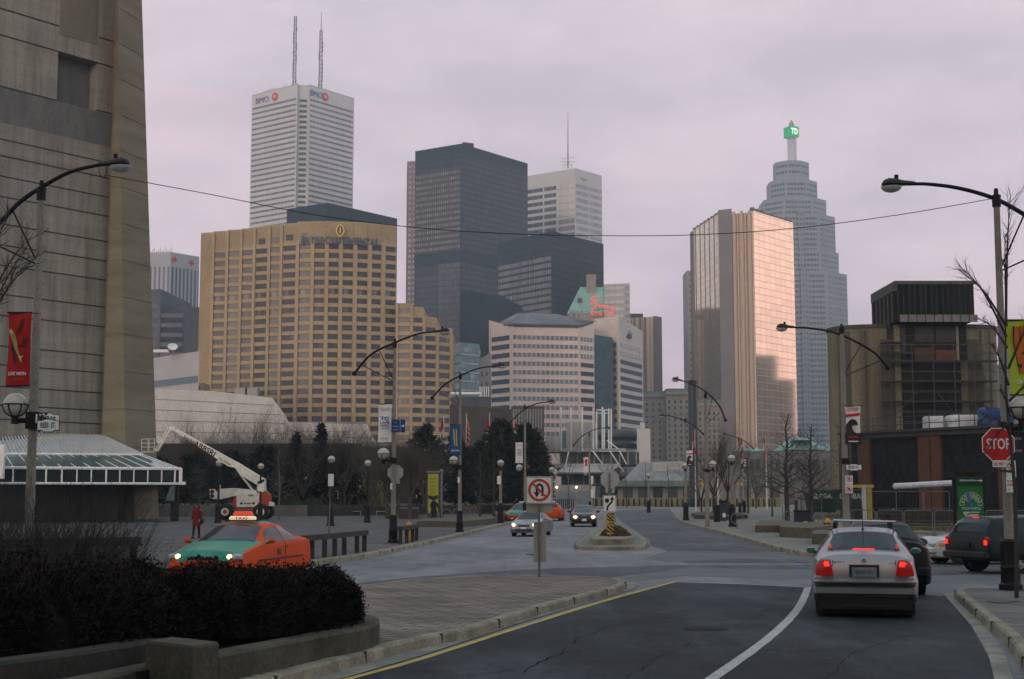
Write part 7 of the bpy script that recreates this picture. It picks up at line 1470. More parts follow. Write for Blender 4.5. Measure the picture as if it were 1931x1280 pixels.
# --- yellow info pillar
Y=100;g=Vector((W(817,935,Y).x,Y,.15));s=1/ppm(Y);t=thing('info_pillar','tall yellow and black information pillar behind the man with the bicycle','information pillar',g);ht=Z_at(817,891,Y)
obj('frame',MB().box((g.x-.0,g.y+.1,ht/2),(24*s,.5,ht)),pm('pillar_grey',(.05,.055,.055),(.08,.085,.085),3,.5),t);obj('poster_field',MB().box((g.x+.0,g.y-.17,ht-1.45),(19*s,.03,2.7)),pm('pillar_yellow',(.36,.36,.03),(.30,.30,.03),2,.5),t)
obj('dark_swoosh',flat(frame_M((g.x,g.y-.19,1.95),(1,0,0)),[(-.34,.12),(0,.0),(.34,.12),(.34,-.12),(0,-.28),(-.34,-.12)],.004),ink,t)
for k,w_ in enumerate((.5,.42,.46,.5)):text('lettering',('INFO','TO','GO','INFO')[k],pm('pillar_ochre',(.16,.15,.02),(.13,.12,.02),3),frame_M((g.x,g.y-.19,ht-.45-.25*k),(1,0,0)),t,.12,w_,.003,.02)
obj('ring_emblem',ring_flat(frame_M((g.x,g.y-.19,ht-1.5),(1,0,0)),(0,0),.13,.17,20,.004),pm('pillar_ochre',(1,1,1)),t);obj('top_cap',MB().box((g.x,g.y+.1,ht+.06),(26*s,.6,.12)),grey_metal,t);obj('side_tube',MB().tube([(g.x+15*s,g.y,.15),(g.x+15*s,g.y,ht-.0)],.10,8).sphere((g.x+15*s,g.y,ht+.1),.15,8,6),grey_metal,t)
# --- bike rings, bench rail, beds along the left walk
def bike_ring(label,px,py,r=.42,z=.15):
    g=G(px,py,z);tag(obj('bike_ring',MB().tube([(g.x,g.y,z),(g.x,g.y,z+.55)],.03,6).tube([(g.x+r*.8*math.cos(2*PI*k/16),g.y,z+.55+r*.8*math.sin(2*PI*k/16)) for k in range(17)],.025,5,caps=False),grey_metal),label,'bike rack','ring-shaped bike racks')
for a in (('bike rack ring just right of the man with the bicycle',842,983),('bike rack ring left of the second left street light',862,981),('bike rack ring right of the second left street light',878,977),('bike rack ring nearest the left small bare tree',893,974),('bike rack ring at the foot of the left crisp street tree',1487,990),('bike rack ring between the litter bin and the hydrant',1544,997),('bike rack ring beside the fat-based globe lamp',1390,996)):bike_ring(*a)
def bed(label,px,h=.35,m=None):
    P=[G2(x,y,.15) for x,y in px];tag(obj('tree_bed',MB().prism(P,.1,.15+h),m or pm('bed_kerb',(.12,.105,.075),(.08,.07,.052),1,.9,fine=(8,.2))),label,'planter')
bed('low raised concrete tree bed beside the man with the bicycle',[(786,993),(868,994),(925,988),(938,984),(930,982),(800,986)]);bed('second low tree bed along the left walk',[(938,984),(985,977),(980,972),(930,975)],.5)
bed('low tree bed around the crisp street tree on the left of its pair',[(1424,1004),(1500,1003),(1512,997),(1498,993),(1434,992)]);bed('low tree bed under the dark litter bin',[(1470,1012),(1528,1015),(1575,1008),(1560,1000),(1480,1000)],.45);bed('square concrete block left of the silver sedan',[(1531,1026),(1565,1026),(1568,1017),(1536,1016)],.4);bed('brown tree bed at the inside of the right-hand curve',[(1310,978),(1375,981),(1410,977),(1395,972),(1330,970),(1304,973)],.3,pm('mulch',(.06,.05,.035),(.09,.075,.05),2,.95))
bed('concrete planter under the round bare tree',[(752,978),(788,978),(790,972),(755,972)],.8,pm('bed_dark',(.05,.045,.04),(.035,.03,.028),2))
def bin_(label,px,py,w_,h_,m,nm='litter_bin',logo=True):
    g=G(px,py,.15);t=thing(nm,label,'litter bin',g);obj('body',MB().box((g.x,g.y,.15+h_*.46),(w_,w_*.8,h_*.92)),m,t);obj('lid',MB().box((g.x,g.y,.15+h_*.96),(w_*1.1,w_*.9,h_*.1)),black,t)
    if logo:obj('label_plate',flat(frame_M((g.x+w_*.15,g.y-w_*.4-.006,.15+h_*.28),(1,0,0)),[(-.11,-.15),(.11,-.15),(.11,.15),(-.11,.15)],.006),white_board,t);obj('slot',flat(frame_M((g.x,g.y-w_*.4-.006,.15+h_*.75),(1,0,0)),[(-w_*.3,-.05),(w_*.3,-.05),(w_*.3,.05),(-w_*.3,.05)],.006),ink,t)
bin_('dark blue-green litter bin with a white label between the two street trees',1513,998,.78,1.05,pm('bin_teal',(.012,.025,.035),(.018,.032,.042),3,.5));bin_('blue newspaper box with a white mark left of the fat-based globe lamp',1363,982,.5,1.5,pm('news_blue',(.015,.035,.05),(.02,.04,.06),3,.5),'newspaper_box');bin_('rusty red newspaper box right of the blue one',1374,969,.5,1.2,pm('news_red',(.16,.05,.025),(.12,.04,.02),3,.5),'newspaper_box',False);bin_('dark newspaper box by the right-hand street light',1352,984,.4,1.2,black,'newspaper_box',False)
for px,w_ in ((635,20),(670,22),(720,22)):
    g=G(px,972,.15);s=1/ppm(g.y);tag(obj('low_bench',MB().box((g.x,g.y,.55),(w_*s,.4,.06)).box((g.x-w_*s*.45,g.y,.35),(.06,.35,.4)).box((g.x+w_*s*.45,g.y,.35),(.06,.35,.4)),pm('bench_pale',(.3,.3,.3),(.24,.24,.24),3)),{635:'pale low bench in front of the yellow booth',670:'pale low bench in front of the yellow tank',720:'pale low bench left of the round dense bare tree'}[px],'bench')
# ------------------------------------------------------------------ scaffolded silo and roundhouse
Y=140;t=thing('silo','weathered concrete silo block with a dark timber box on top','silo',W(1740,935,Y));t.location.z=0;base_z=0
silo_m=pm('silo_concrete',(.215,.19,.125),(.095,.09,.065),.5,.92,detail=9,stretch=(1,1,.10),fine=(6,.15));burnt=pm('charred_timber',(.006,.007,.007),(.018,.019,.019),1.2,.9,spec=.1,stretch=(2,2,.1),detail=8)
s=1/ppm(Y);zs=Z_at(1660,618,Y);xl,xr=W(1577,800,Y).x,W(1905,800,Y).x;r_=3.6
cl_,cr_=xl+r_+.2,xr-r_
def stad(z0,z1,pad=0,m=silo_m,nm='silo_wall'):
    P=[]
    for k in range(17):a=PI/2+PI*k/16;P.append((cl_+(r_+pad)*math.cos(a),Y+r_+(r_+pad)*math.sin(a)))
    for k in range(17):a=-PI/2+PI*k/16;P.append((cr_+(r_+pad)*math.cos(a),Y+r_+(r_+pad)*math.sin(a)))
    return obj(nm,MB().prism(P,z0,z1),m,t,smooth=30)
stad(0,zs);stad(zs,zs+.35,.12,pm('silo_rim',(.05,.05,.045),(.07,.065,.055),1),'rim')
for px in (1596,1613,1640,1860,1880):
    p=W(px,935,Y);yy=Y+r_-math.sqrt(max(r_**2-(min(p.x-cl_,0) if px<1700 else max(p.x-cr_,0))**2,0));obj('flute',MB().box((p.x,yy-.01,zs/2),(.25 if px!=1613 else .9,.06,zs-.5)),pm('silo_stain',(.09,.085,.07),(.06,.058,.05),1.5,.95,stretch=(1,1,.2)),t)
F=P_(1696,Y-3.5);R_=P_(1845,Y-3.5);zt=Z_at(1696,531,Y-3.5);zb=Z_at(1696,605,Y-3.5);Lq=W(1644,556,1);ry=ray(1644,556);tt=(zt-HC)/ry.z;Lp=(ry.x*tt,ry.y*tt)
bkx=(Lp[0]+(R_[0]-F[0]),Lp[1]);obj('timber_box',MB().prism([Lp,F,R_,bkx],zb,zt,bottom=True),burnt,t)
lF=dist(F,R_);obj('cornice',MB().panel(F,R_,-.1,lF+.1,zt-.25,zt+.08,.12,.3).panel(Lp,F,0,dist(Lp,F),zt-.9,zt+.06,.12,.3),pm('box_cornice',(.08,.08,.073),(.05,.05,.047),2),t)
for k in range(14):u=lF*(k+.3)/14;obj('box_rib',MB().panel(F,R_,u,u+.12,zb,zt-.25,.08,.1),pm('box_rib',(.022,.023,.023),(.012,.013,.013),3),t)
for k in range(6):u=dist(Lp,F)*(k+.1)/6;obj('box_rib',MB().panel(Lp,F,u,u+.35,zb,zt-.9,.1,.12),pm('box_rib_pale',(.06,.06,.055),(.04,.04,.037),2),t)
for k in range(9):u=lF*(k+.4)/9;obj('bracket',MB().panel(F,R_,u,u+.75,zb-.1,zb+.6,.14,.2),pm('bracket_pale',(.16,.16,.145),(.11,.11,.10),2),t)
a,b=P_(1683,Y-1.2),P_(1828,Y-1.2);z_=Z_at(1700,800,Y)
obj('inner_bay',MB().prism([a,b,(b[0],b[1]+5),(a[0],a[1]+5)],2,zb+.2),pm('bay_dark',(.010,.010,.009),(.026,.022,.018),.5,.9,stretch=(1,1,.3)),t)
for x0,x1,y0,y1,m in ((1664,1689,640,860,pm('bay_side_dark',(.055,.052,.040),(.085,.078,.055),1.5)),(1829,1856,640,860,pm('bay_side_dark',(0,0,0))),(1690,1702,612,860,silo_m),(1704,1712,612,680,pm('bay_steel',(.04,.042,.045),(.06,.06,.06),2)),(1808,1813,614,680,pm('bay_pale',(.24,.22,.18),(.18,.17,.14),2)),(1815,1828,680,860,silo_m),(1768,1807,660,682,pm('bay_brick',(.14,.06,.035),(.10,.045,.03),2)),(1728,1766,655,680,pm('bay_brown',(.08,.05,.035),(.06,.04,.03),2)),(1730,1766,616,645,pm('bay_steel',(1,1,1))),(1770,1806,616,645,pm('bay_steel',(1,1,1)))):  # two mid-tone panels darken the wall at both sides of the bay
    A_,B_=P_(x0,Y-1.2),P_(x1,Y-1.2);obj('bay_panel',MB().panel(A_,B_,0,dist(A_,B_),Z_at(x0,y1,Y-1.2),Z_at(x0,y0,Y-1.2),.08,.1),m,t)
sc=thing('scaffolding','grid of thin scaffold tubes and dark planks wrapped round the silo','scaffolding',W(1750,935,Y-3));tb=MB();pl=MB()
cols=[1664,1686,1728,1768,1808,1846,1874];rows_=[650,666,681,700,718,737,757,775,795]
for px in cols:
    top=640 if px in (1686,1846) else 648 if px<1850 else 665
    for dy in (0,1.2):p=W(px,935,Y-3+dy);tb.tube([(p.x,p.y,7),(p.x,p.y,Z_at(px,top,Y-3))],.045,5)
for y in rows_:
    x0=1664 if y>690 else 1664;a,b=W(x0,y,Y-3),W(1878 if y>660 else 1850,y,Y-3);tb.tube([a,b],.035,5);tb.tube([a+Vector((0,0,.9)),b+Vector((0,0,.9))],.025,4)
for (x0,x1,y) in ((1664,1700,646),(1664,1720,665),(1664,1878,681),(1664,1878,719),(1664,1870,757)):
    a,b=W(x0,y,Y-2.4),W(x1,y,Y-2.4);pl.box(((a.x+b.x)/2,a.y,a.z),(b.x-a.x,1.3,.12))
for x0,x1,y0,y1 in ((1728,1690,740,780),(1768,1808,740,790),(1808,1846,700,740),(1846,1808,740,790)):tb.tube([W(x0,y0,Y-3.05),W(x1,y1,Y-3.05)],.03,4)
obj('tubes',tb,pm('scaffold_tube',(.06,.066,.066),(.035,.038,.038),3,.6,.0),sc);obj('planks',pl,pm('scaffold_plank',(.045,.04,.035),(.03,.028,.025),3),sc)
brk=brick_mat('roundhouse_brick',(.15,.065,.035),(.105,.05,.03),(.09,.06,.045),.3,.09,.008,1,stain=.3,coord='Generated') if False else pm('roundhouse_brick',(.105,.050,.028),(.07,.036,.022),1.5,.9,fine=(14,.2))
Y1,Y2=112,100;A_,B_=P_(1608,116),P_(1990,100);zr=6.8
t=thing('roundhouse','low brick roundhouse with huge dark multi-pane windows beyond the green banner','building',(A_[0],A_[1],0));L_=dist(A_,B_);ax=Vector((B_[0]-A_[0],B_[1]-A_[1],0)).normalized()
obj('wall',MB().prism([A_,B_,(B_[0],B_[1]+14),(A_[0]+2,A_[1]+14)],0,zr),pm('roundhouse_dark',(.035,.032,.028),(.05,.045,.04),1,.9),t)
def ux(px):
    r0=ray(px,900);det=r0.x*ax.y-r0.y*ax.x;tt=(A_[0]*ax.y-A_[1]*ax.x)/det;P=(r0.x*tt,r0.y*tt);return (P[0]-A_[0])*ax.x+(P[1]-A_[1])*ax.y
pane=gm('roundhouse_panes',(.016,.019,.019),(.008,.011,.012),.42,.5,.14,.12,.6,0,.8,0,.6,gspec=.15)
zt_=Z_at(1700,826,110)
for x0,x1 in ((1608,1624),(1646,1738),(1781,1888),(1912,1985)):obj('window',MB().panel(A_,B_,ux(x0),ux(x1),.9,zt_,.05,.1),pane,t)
for x0,x1 in ((1624,1646),(1738,1760),(1762,1781),(1888,1912)):obj('brick_pier',MB().panel(A_,B_,ux(x0),ux(x1),0,zt_+.15,.35,.5),brk,t)
obj('fascia',MB().panel(A_,B_,-1,L_+1,zt_+.15,zr+.15,.5,.8),pm('fascia_dark',(.055,.056,.058),(.04,.04,.042),1,.7),t)
obj('roof_edge',MB().panel(A_,B_,-1,L_+1,zr+.15,zr+.35,.8,3),pm('roof_edge_dark',(.03,.032,.034),(.04,.042,.044),1,.6),t)
mb=MB();
for k in range(14):u=L_*k/13.5;p=Vector((A_[0],A_[1],0))+ax*u+Vector((ax.y,-ax.x,0))*.7;mb.tube([(p.x,p.y,zr+.3),(p.x,p.y,zr+1.4)],.04,5)
for h in (.75,1.3):p=Vector((A_[0],A_[1],zr+h))+Vector((ax.y,-ax.x,0))*.7;mb.tube([p,p+ax*L_],.03,5)
obj('roof_railing',mb,dark_metal,t)
wrap=pm('white_wrap',(.56,.57,.60),(.44,.45,.48),2.5,.5,bump=.6,fine=(6,.1));tarp=pm('blue_tarp',(.02,.06,.19),(.014,.045,.14),2.5,.5,bump=.8)
def wrapped(px0,px1,y0,y1,Y,m,name,label,cat_,lump=.04,seed=1):
    R=random.Random(seed);a,b=W(px0,y0,Y),W(px1,y1,Y);w_,h_=b.x-a.x,a.z-b.z;n=8;rows=[]
    for j in range(7):
        v=j/6;rr=[]
        for k in range(28):
            an=2*PI*k/28;c_,s_=math.cos(an),math.sin(an);e=.18;x=math.copysign(abs(c_)**e,c_);y=math.copysign(abs(s_)**e,s_);sh=1 if j<6 else .93
            rr.append((a.x+w_/2+x*w_/2*sh+R.gauss(0,lump),Y+.9+y*.9*sh+R.gauss(0,lump),b.z+h_*v+R.gauss(0,lump*.7 if j else 0)))
        rows.append(rr)
    mb=MB();mb.grid(rows,0,True,True);return tag(obj(name,mb,m,smooth=60),label,cat_)
wrapped(1751,1784,784,807,110,wrap,'wrapped_pallet','small pallet stack wrapped in white sheet on the roundhouse roof','pallet',.03,1);wrapped(1793,1857,782,806,109,wrap,'wrapped_pallet','long row of white wrapped pallets on the roundhouse roof, next to the blue tarp','pallet',.03,2);wrapped(1857,1914,769,806,107,tarp,'tarpaulin','blue tarpaulin heaped over goods on the roundhouse roof','tarpaulin',.09,3)
grn=pm('container_green',(.008,.035,.022),(.012,.045,.03),1.5,.6,fine=(8,.2))
def container(label,px0,px1,y0,y1,Y,txt,tx):
    a,b=W(px0,y0,Y),W(px1,y1,Y);t=thing('dumpster',label,'dumpster',((a.x+b.x)/2,Y,max(b.z,.15)));zb=max(b.z,.16);mb=MB()
    P=[(a.x,a.z),(b.x,a.z),(b.x-.35,zb),(a.x+.35,zb)];mb.face([(x,Y,z) for x,z in P[::-1]]);mb.face([(x,Y+2.2,z) for x,z in P])
    for i in range(4):p,q_=P[i],P[(i+1) % 4];mb.face([(p[0],Y,p[1]),(q_[0],Y,q_[1]),(q_[0],Y+2.2,q_[1]),(p[0],Y+2.2,p[1])]) if i else None
    obj('shell',mb,grn,t)
    for k in range(9):x=a.x+.4+(b.x-a.x-.8)*k/8;obj('rib',MB().box((x,Y-.05,(a.z+zb)/2),(.09,.1,a.z-zb-.1)),grn,t)
    obj('rim',MB().box(((a.x+b.x)/2,Y-.03,a.z),(b.x-a.x,.16,.14)),grn,t);c=W(tx,936,Y-.12);text('lettering',txt,pm('container_letters',(.34,.36,.34),(.26,.28,.26),4),frame_M(c,(1,0,0)),t,.42,1.9 if txt=='GLOBAL' else 1.6,.004,.03)
container('dark green dumpster with the word GLOBAL, behind the right-hand street trees',1524,1584,925,966,116,'GLOBAL',1552);container('second dark green GLOBAL dumpster, partly behind the street light with the poster',1578,1630,924,962,111,'GLOBAL',1606)
a=W(1630,935,104);yf=pm('yellow_steel',(.34,.29,.03),(.27,.23,.03),3,.6);t=thing('steel_gantry','yellow steel frame standing right of the green dumpsters','frame',(a.x,a.y,.15));z0,z1=Z_at(1630,943,104),Z_at(1630,914,104)
obj('beam',MB().box((W(1622,935,104).x,104,z1-.1),(1.9,.5,.22)),yf,t);obj('upright',MB().box((W(1639,935,104).x,104,(z1+.2)/2),(.32,.3,z1-.2)),yf,t);obj('grey_upright',MB().box((W(1628,935,104).x,103.8,(z1+.2)/2),(.3,.2,z1-.2)),sign_back,t)
a,b=W(1684,917,88),W(1795,911,88);t=thing('wrapped_pipes','long white wrapped bundle lying on dark timber stacks behind the grey fence','bundle',(a.x,88,.2));obj('bundle',MB().tube([(a.x,88,a.z),(a.x+.08,88,a.z),(b.x,88,b.z)],[.1,.19,.19],10),wrap,t)
R=random.Random(8)
for k in range(3):
    x0,x1=W(1668+R.uniform(-4,8),900,88).x,W(1800,900,88).x;z=.35+.27*k;tag(obj('timber_stack',MB().box(((x0+x1)/2,88.4,z+.1),(x1-x0,1.2,.23)),pm('timber_dark%d' % k,(.022+.008*k,.02+.006*k,.018),(.035,.03,.027),2)),('bottom','middle','top')[k]+' layer of the dark timber stack under the white bundle','timber')
fm=pm('fence_grey',(.16,.165,.17),(.11,.115,.12),4,.5,.4)
def crowd_fence(label,px0,px1,Y,h,z0=.2,bars=3):
    a,b=W(px0,935,Y),W(px1,935,Y);t=MB();w_=b.x-a.x;t.tube([(a.x,Y,z0),(a.x,Y,z0+h-.1),(a.x+.1,Y,z0+h),(b.x-.1,Y,z0+h),(b.x,Y,z0+h-.1),(b.x,Y,z0)],.025,6)
    for k in range(bars):z=z0+h*(.12+.7*k/bars);t.tube([(a.x,Y,z),(b.x,Y,z)],.014,4)
    for k in range(1,int(w_/.22)):x=a.x+k*.22;t.tube([(x,Y,z0+h*.12),(x,Y,z0+h)],.004,3)
    return tag(obj('fence_panel',t,fm),label,'fence','temporary grey fence panels on the right')
for i,(x0,x1) in enumerate(((1602,1650),(1653,1701),(1704,1757),(1761,1798),(1856,1905),(1908,1955))):crowd_fence('low grey tubular fence panel on the verge, number %s from the left' % ('one','two','three','four','five','six')[i],x0,x1,66-.4*i,1.15)
for i,(x0,x1,Y_) in enumerate(((1475,1512,108),(1515,1549,100),(1640,1690,96),(1690,1740,95),(1742,1790,94))):crowd_fence(('faint tall mesh fence panel behind the left crisp street tree','faint tall mesh fence panel behind the litter bin','tall mesh fence panel in front of the left brick piers','tall mesh fence panel above the white bundle','tall mesh fence panel behind the right end of the white bundle')[i],x0,x1,Y_,2.1,bars=2)
p=G(1686,990,.16);tag(obj('grey_bollard',MB().lathe([(.08,0),(.08,.98),(.05,1.03)],12,p),grey_metal),'plain grey steel bollard at the path edge behind the silver sedan','bollard')
Y=47.0;a,b=W(1801,898,Y),W(1855,985,Y);t=thing('green_sign','tall green sign board with a whistle emblem and the words STEAM WHISTLE','sign',((a.x+b.x)/2,Y,.15));gr=pm('sign_green',(.012,.15,.025),(.010,.12,.02),2.5,.6);w_=b.x-a.x;cx=(a.x+b.x)/2
obj('panel',MB().box((cx+.03,Y,(W(0,915,Y).z+.4)/2),(w_*.92,.12,W(0,912,Y).z-.4)),gr,t);zh=Z_at(1827,906,Y);obj('header',MB().box((cx,Y-.02,zh),(w_,.2,.26)),pm('sign_dark_green',(.010,.05,.018),(.008,.04,.014),2),t);obj('top_beam',MB().box((cx,Y+.2,zh+.2),(w_*1.15,.6,.16)),black,t)
for x in (a.x-.05,b.x+.02):obj('post',MB().box((x,Y+.05,(zh+.1)/2),(.07,.1,zh)),black,t)
M=frame_M((cx+.03,Y-.065,Z_at(1827,949,Y)),(1,0,0));M2=frame_M((cx,Y-.125,zh),(1,0,0));text('lettering','SHIPPING & RECEIVING',white_board,M2 @ Matrix.Translation((-.06,0,0)),t,.055,w_*.62,.003,.02)
obj('arrow',flat(M2,[(x*.02+w_*.37,y*.02) for x,y in ((-4,-1),(0,-1),(0,-3),(4,0),(0,3),(0,1),(-4,1))],.006),white_board,t)
sb=pm('logo_blue',(.06,.14,.34),(.05,.11,.28),3);cr=pm('logo_cream',(.48,.48,.38),(.4,.4,.32),6);e=obj('emblem',ring_flat(M,(0,-.16),.0,.01,8),cr,t)
for k in range(10):an=PI*(.02+.96*k/9);c_=(.30*math.cos(an),-.02+.33*math.sin(an)*.95);obj('steam_curl',ring_flat(M,c_,.065,.085,14),cr,e)
for k in range(5):an=PI*(.1+.8*k/4);obj('steam_curl',ring_flat(M,(.15*math.cos(an)+.06,.05+.17*math.sin(an)),.05,.068,12),cr,e)
obj('whistle_body',flat(zoff(M,.008),[(-.14,.38),(-.04,.39),(-.01,.05),(-.10,.04)]),sb,e);obj('whistle_body',flat(zoff(M,.008),disc((0,-.03),.07,12)),sb,e)
text('lettering','STEAM WHISTLE',pm('logo_pale_blue',(.30,.42,.60),(.25,.36,.52),3),zoff(M @ Matrix.Translation((0,-.17,0)),.01),e,.085,.62,.003,.05);obj('bowl',flat(M,[(-.27,-.27)]+[(-.27*math.cos(PI*k/12),-.27-.21*math.sin(PI*k/12)) for k in range(1,12)]+[(.27,-.27)]),cr,e)
# ------------------------------------------------------------------ boom lift
Y=112.0;lw_=pm('lift_white',(.72,.70,.62),(.60,.58,.51),2,.5,fine=(5,.08));lo=pm('lift_orange',(.46,.06,.02),(.36,.05,.018),2,.5);tyre=pm('tyre',(.012,.012,.012),(.02,.02,.02),8,.85)
g=W(455,935,Y);t=thing('boom_lift','white and orange boom lift, its long arm raised to a basket at the upper left','boom lift',(g.x,Y,.15));s=1/ppm(Y)
def Lp_(x,y,d=0):return W(x,y,Y+d)
def poly_ext(P,m,name,d0=0,th=.5,par=None):
    f=[Lp_(x,y,d0) for x,y in P];b_=[p+Vector((0,th,0)) for p in f];mb=MB();a=sum(f[i].x*f[(i+1) % len(f)].z-f[(i+1) % len(f)].x*f[i].z for i in range(len(f)))
    if a<0:f=f[::-1];b_=b_[::-1]
    mb.face(f);mb.face(b_[::-1])
    for i in range(len(f)):j=(i+1) % len(f);mb.face([f[j],f[i],b_[i],b_[j]])
    return obj(name,mb,m,par or t)
boom=poly_ext([(322,806),(328,812),(430,879),(443,882),(452,895),(484,914),(490,912),(498,908),(499,903),(448,872),(440,868),(332,808)],lw_,'main_boom',0,.55)
bd=(Lp_(440,873)-Lp_(330,810)).normalized();
def btext(x,y,s_,h,w_):text('lettering',s_,ink,frame_M(Lp_(x,y,-.012),bd),boom,h,w_,.004,.04)
btext(357,829,'Snorkel',.26,1.0);btext(386,846.5,'ABBSRJ',.42,1.9);btext(424,870,'Pro Series',.12,1.0)
poly_ext([(318,806),(324,803),(331,806),(328,812),(322,811)],lw_,'boom_knuckle',-.05,.6)
obj('jib',MB().tube([Lp_(322,809,.1),Lp_(297,850,.1)],.10,6).tube([Lp_(318,807,.1),Lp_(293,848,.1)],.07,6).tube([Lp_(297,850,.1),Lp_(290,846,.1)],.1,6),lw_,t)
bk=MB()
for x in (267,279,281,291.5):
    for d in (-.3,.7):bk.tube([Lp_(x,828,d),Lp_(x,851,d)],.035,5)
for y in (828,835.5,843,851):
    for d in (-.3,.7):bk.tube([Lp_(267,y,d),Lp_(292,y-(.8 if y==828 else 0),d)],.03,5)
    for x in (267,292):bk.tube([Lp_(x,y,-.3),Lp_(x,y,.7)],.03,5)
a_,b_=Lp_(267,852,-.3),Lp_(292,852,.7);bk.box(((a_.x+b_.x)/2,Y+.2,a_.z),(b_.x-a_.x,1,.12));obj('basket',bk,pm('basket_white',(.55,.54,.5),(.45,.44,.4),3),t)
obj('lift_cylinder',MB().tube([Lp_(453,894,.2),Lp_(478,926,.2)],.09,6),lw_,t);poly_ext([(486,908),(499,903),(500,926),(490,930),(484,922)],lw_,'boom_pivot',0,.7)
poly_ext([(412,922),(440,920),(484,924),(484,932),(446,934),(412,942),(398,938)],lw_,'lower_arm',.1,.5);poly_ext([(395,922),(404,922),(407,930),(404,941),(396,939)],lw_,'arm_link',-.02,.3)
for y in (927,935):obj('link_hole',MB().tube([Lp_(400,y,-.06),Lp_(400,y,-.02)],.16,12),ink,t)
obj('exhaust_post',MB().tube([Lp_(414,914,.3),Lp_(414,926,.3)],.09,6),lw_,t)
poly_ext([(436,953),(444,932),(500,926),(507,932),(508,954),(470,957)],lo,'turret',.15,1.2);hd=poly_ext([(446,933),(489,929),(490,955),(446,956)],lw_,'engine_cover',-.08,.3)
text('lettering','Snorkel',ink,frame_M(Lp_(466,949,-.1),(1,0,0)),hd,.16,.55,.004,.03);text('lettering','TBA85',ink,frame_M(Lp_(473,934,-.1),(1,0,.05)),hd,.12,.4,.004,.03)
for x in (455,478):obj('vent',MB().tube([Lp_(x,949,-.1),Lp_(x,949,-.07)],.10,10),ink,hd)
poly_ext([(428,958),(436,962),(448,960),(480,960),(480,972),(436,973)],lo,'chassis',.1,1.6);poly_ext([(507,946),(516,947),(516,954),(507,954)],lw_,'counterweight_box',.1,.5)
for x,d in ((425,0),(492,0),(428,1.9),(502,1.9)):
    c=Lp_(x,967,d);wz=.62;ob=obj('tyre',MB().tube([(c.x,c.y-.2,.15+wz),(c.x,c.y-.16,.15+wz),(c.x,c.y+.16,.15+wz),(c.x,c.y+.2,.15+wz)],[wz*.85,wz,wz,wz*.85],20),tyre,t,smooth=30);obj('rim',MB().tube([(c.x,c.y-.215,.15+wz),(c.x,c.y-.19,.15+wz)],wz*.5,16),lw_,ob);obj('hub',MB().tube([(c.x,c.y-.23,.15+wz),(c.x,c.y-.20,.15+wz)],wz*.26,12),lo,ob)
# ------------------------------------------------------------------ vehicles: x runs forward, y to the car's left, z up, wheels on z = 0
glass_car=pm('car_glass',(.006,.014,.014),(.016,.030,.030),2.5,.10,spec=.28);trim=pm('car_trim',(.012,.012,.012),(.018,.018,.018),9,.5);chrome=pm('chrome',(.5,.5,.5),(.42,.42,.42),9,.15,.9)
red_lit=pm('tail_lit',(.7,.02,.01),(.6,.02,.01),8,.3,emit=(1,.045,.02),es=.95);red_dim=pm('tail_dim',(.20,.006,.006),(.14,.004,.004),8,.2,emit=(1,.03,.01),es=.10);head_lit=pm('headlamp_lit',(.9,.8,.6),(.9,.8,.6),emit=(1,.62,.30),es=3.5);amber=pm('amber_lens',(.55,.14,.01),(.45,.11,.01),9,.3,emit=(1,.3,.03),es=.15);clear_l=pm('clear_lens',(.4,.4,.38),(.3,.3,.3),9,.1)
def paint(name,c,metal=.5,rough=.32,coat=.6):return pm(name,c,tuple(x*.85 for x in c),1.2,rough,metal,spec=.4,coat=coat,detail=3,fine=(300,.04))
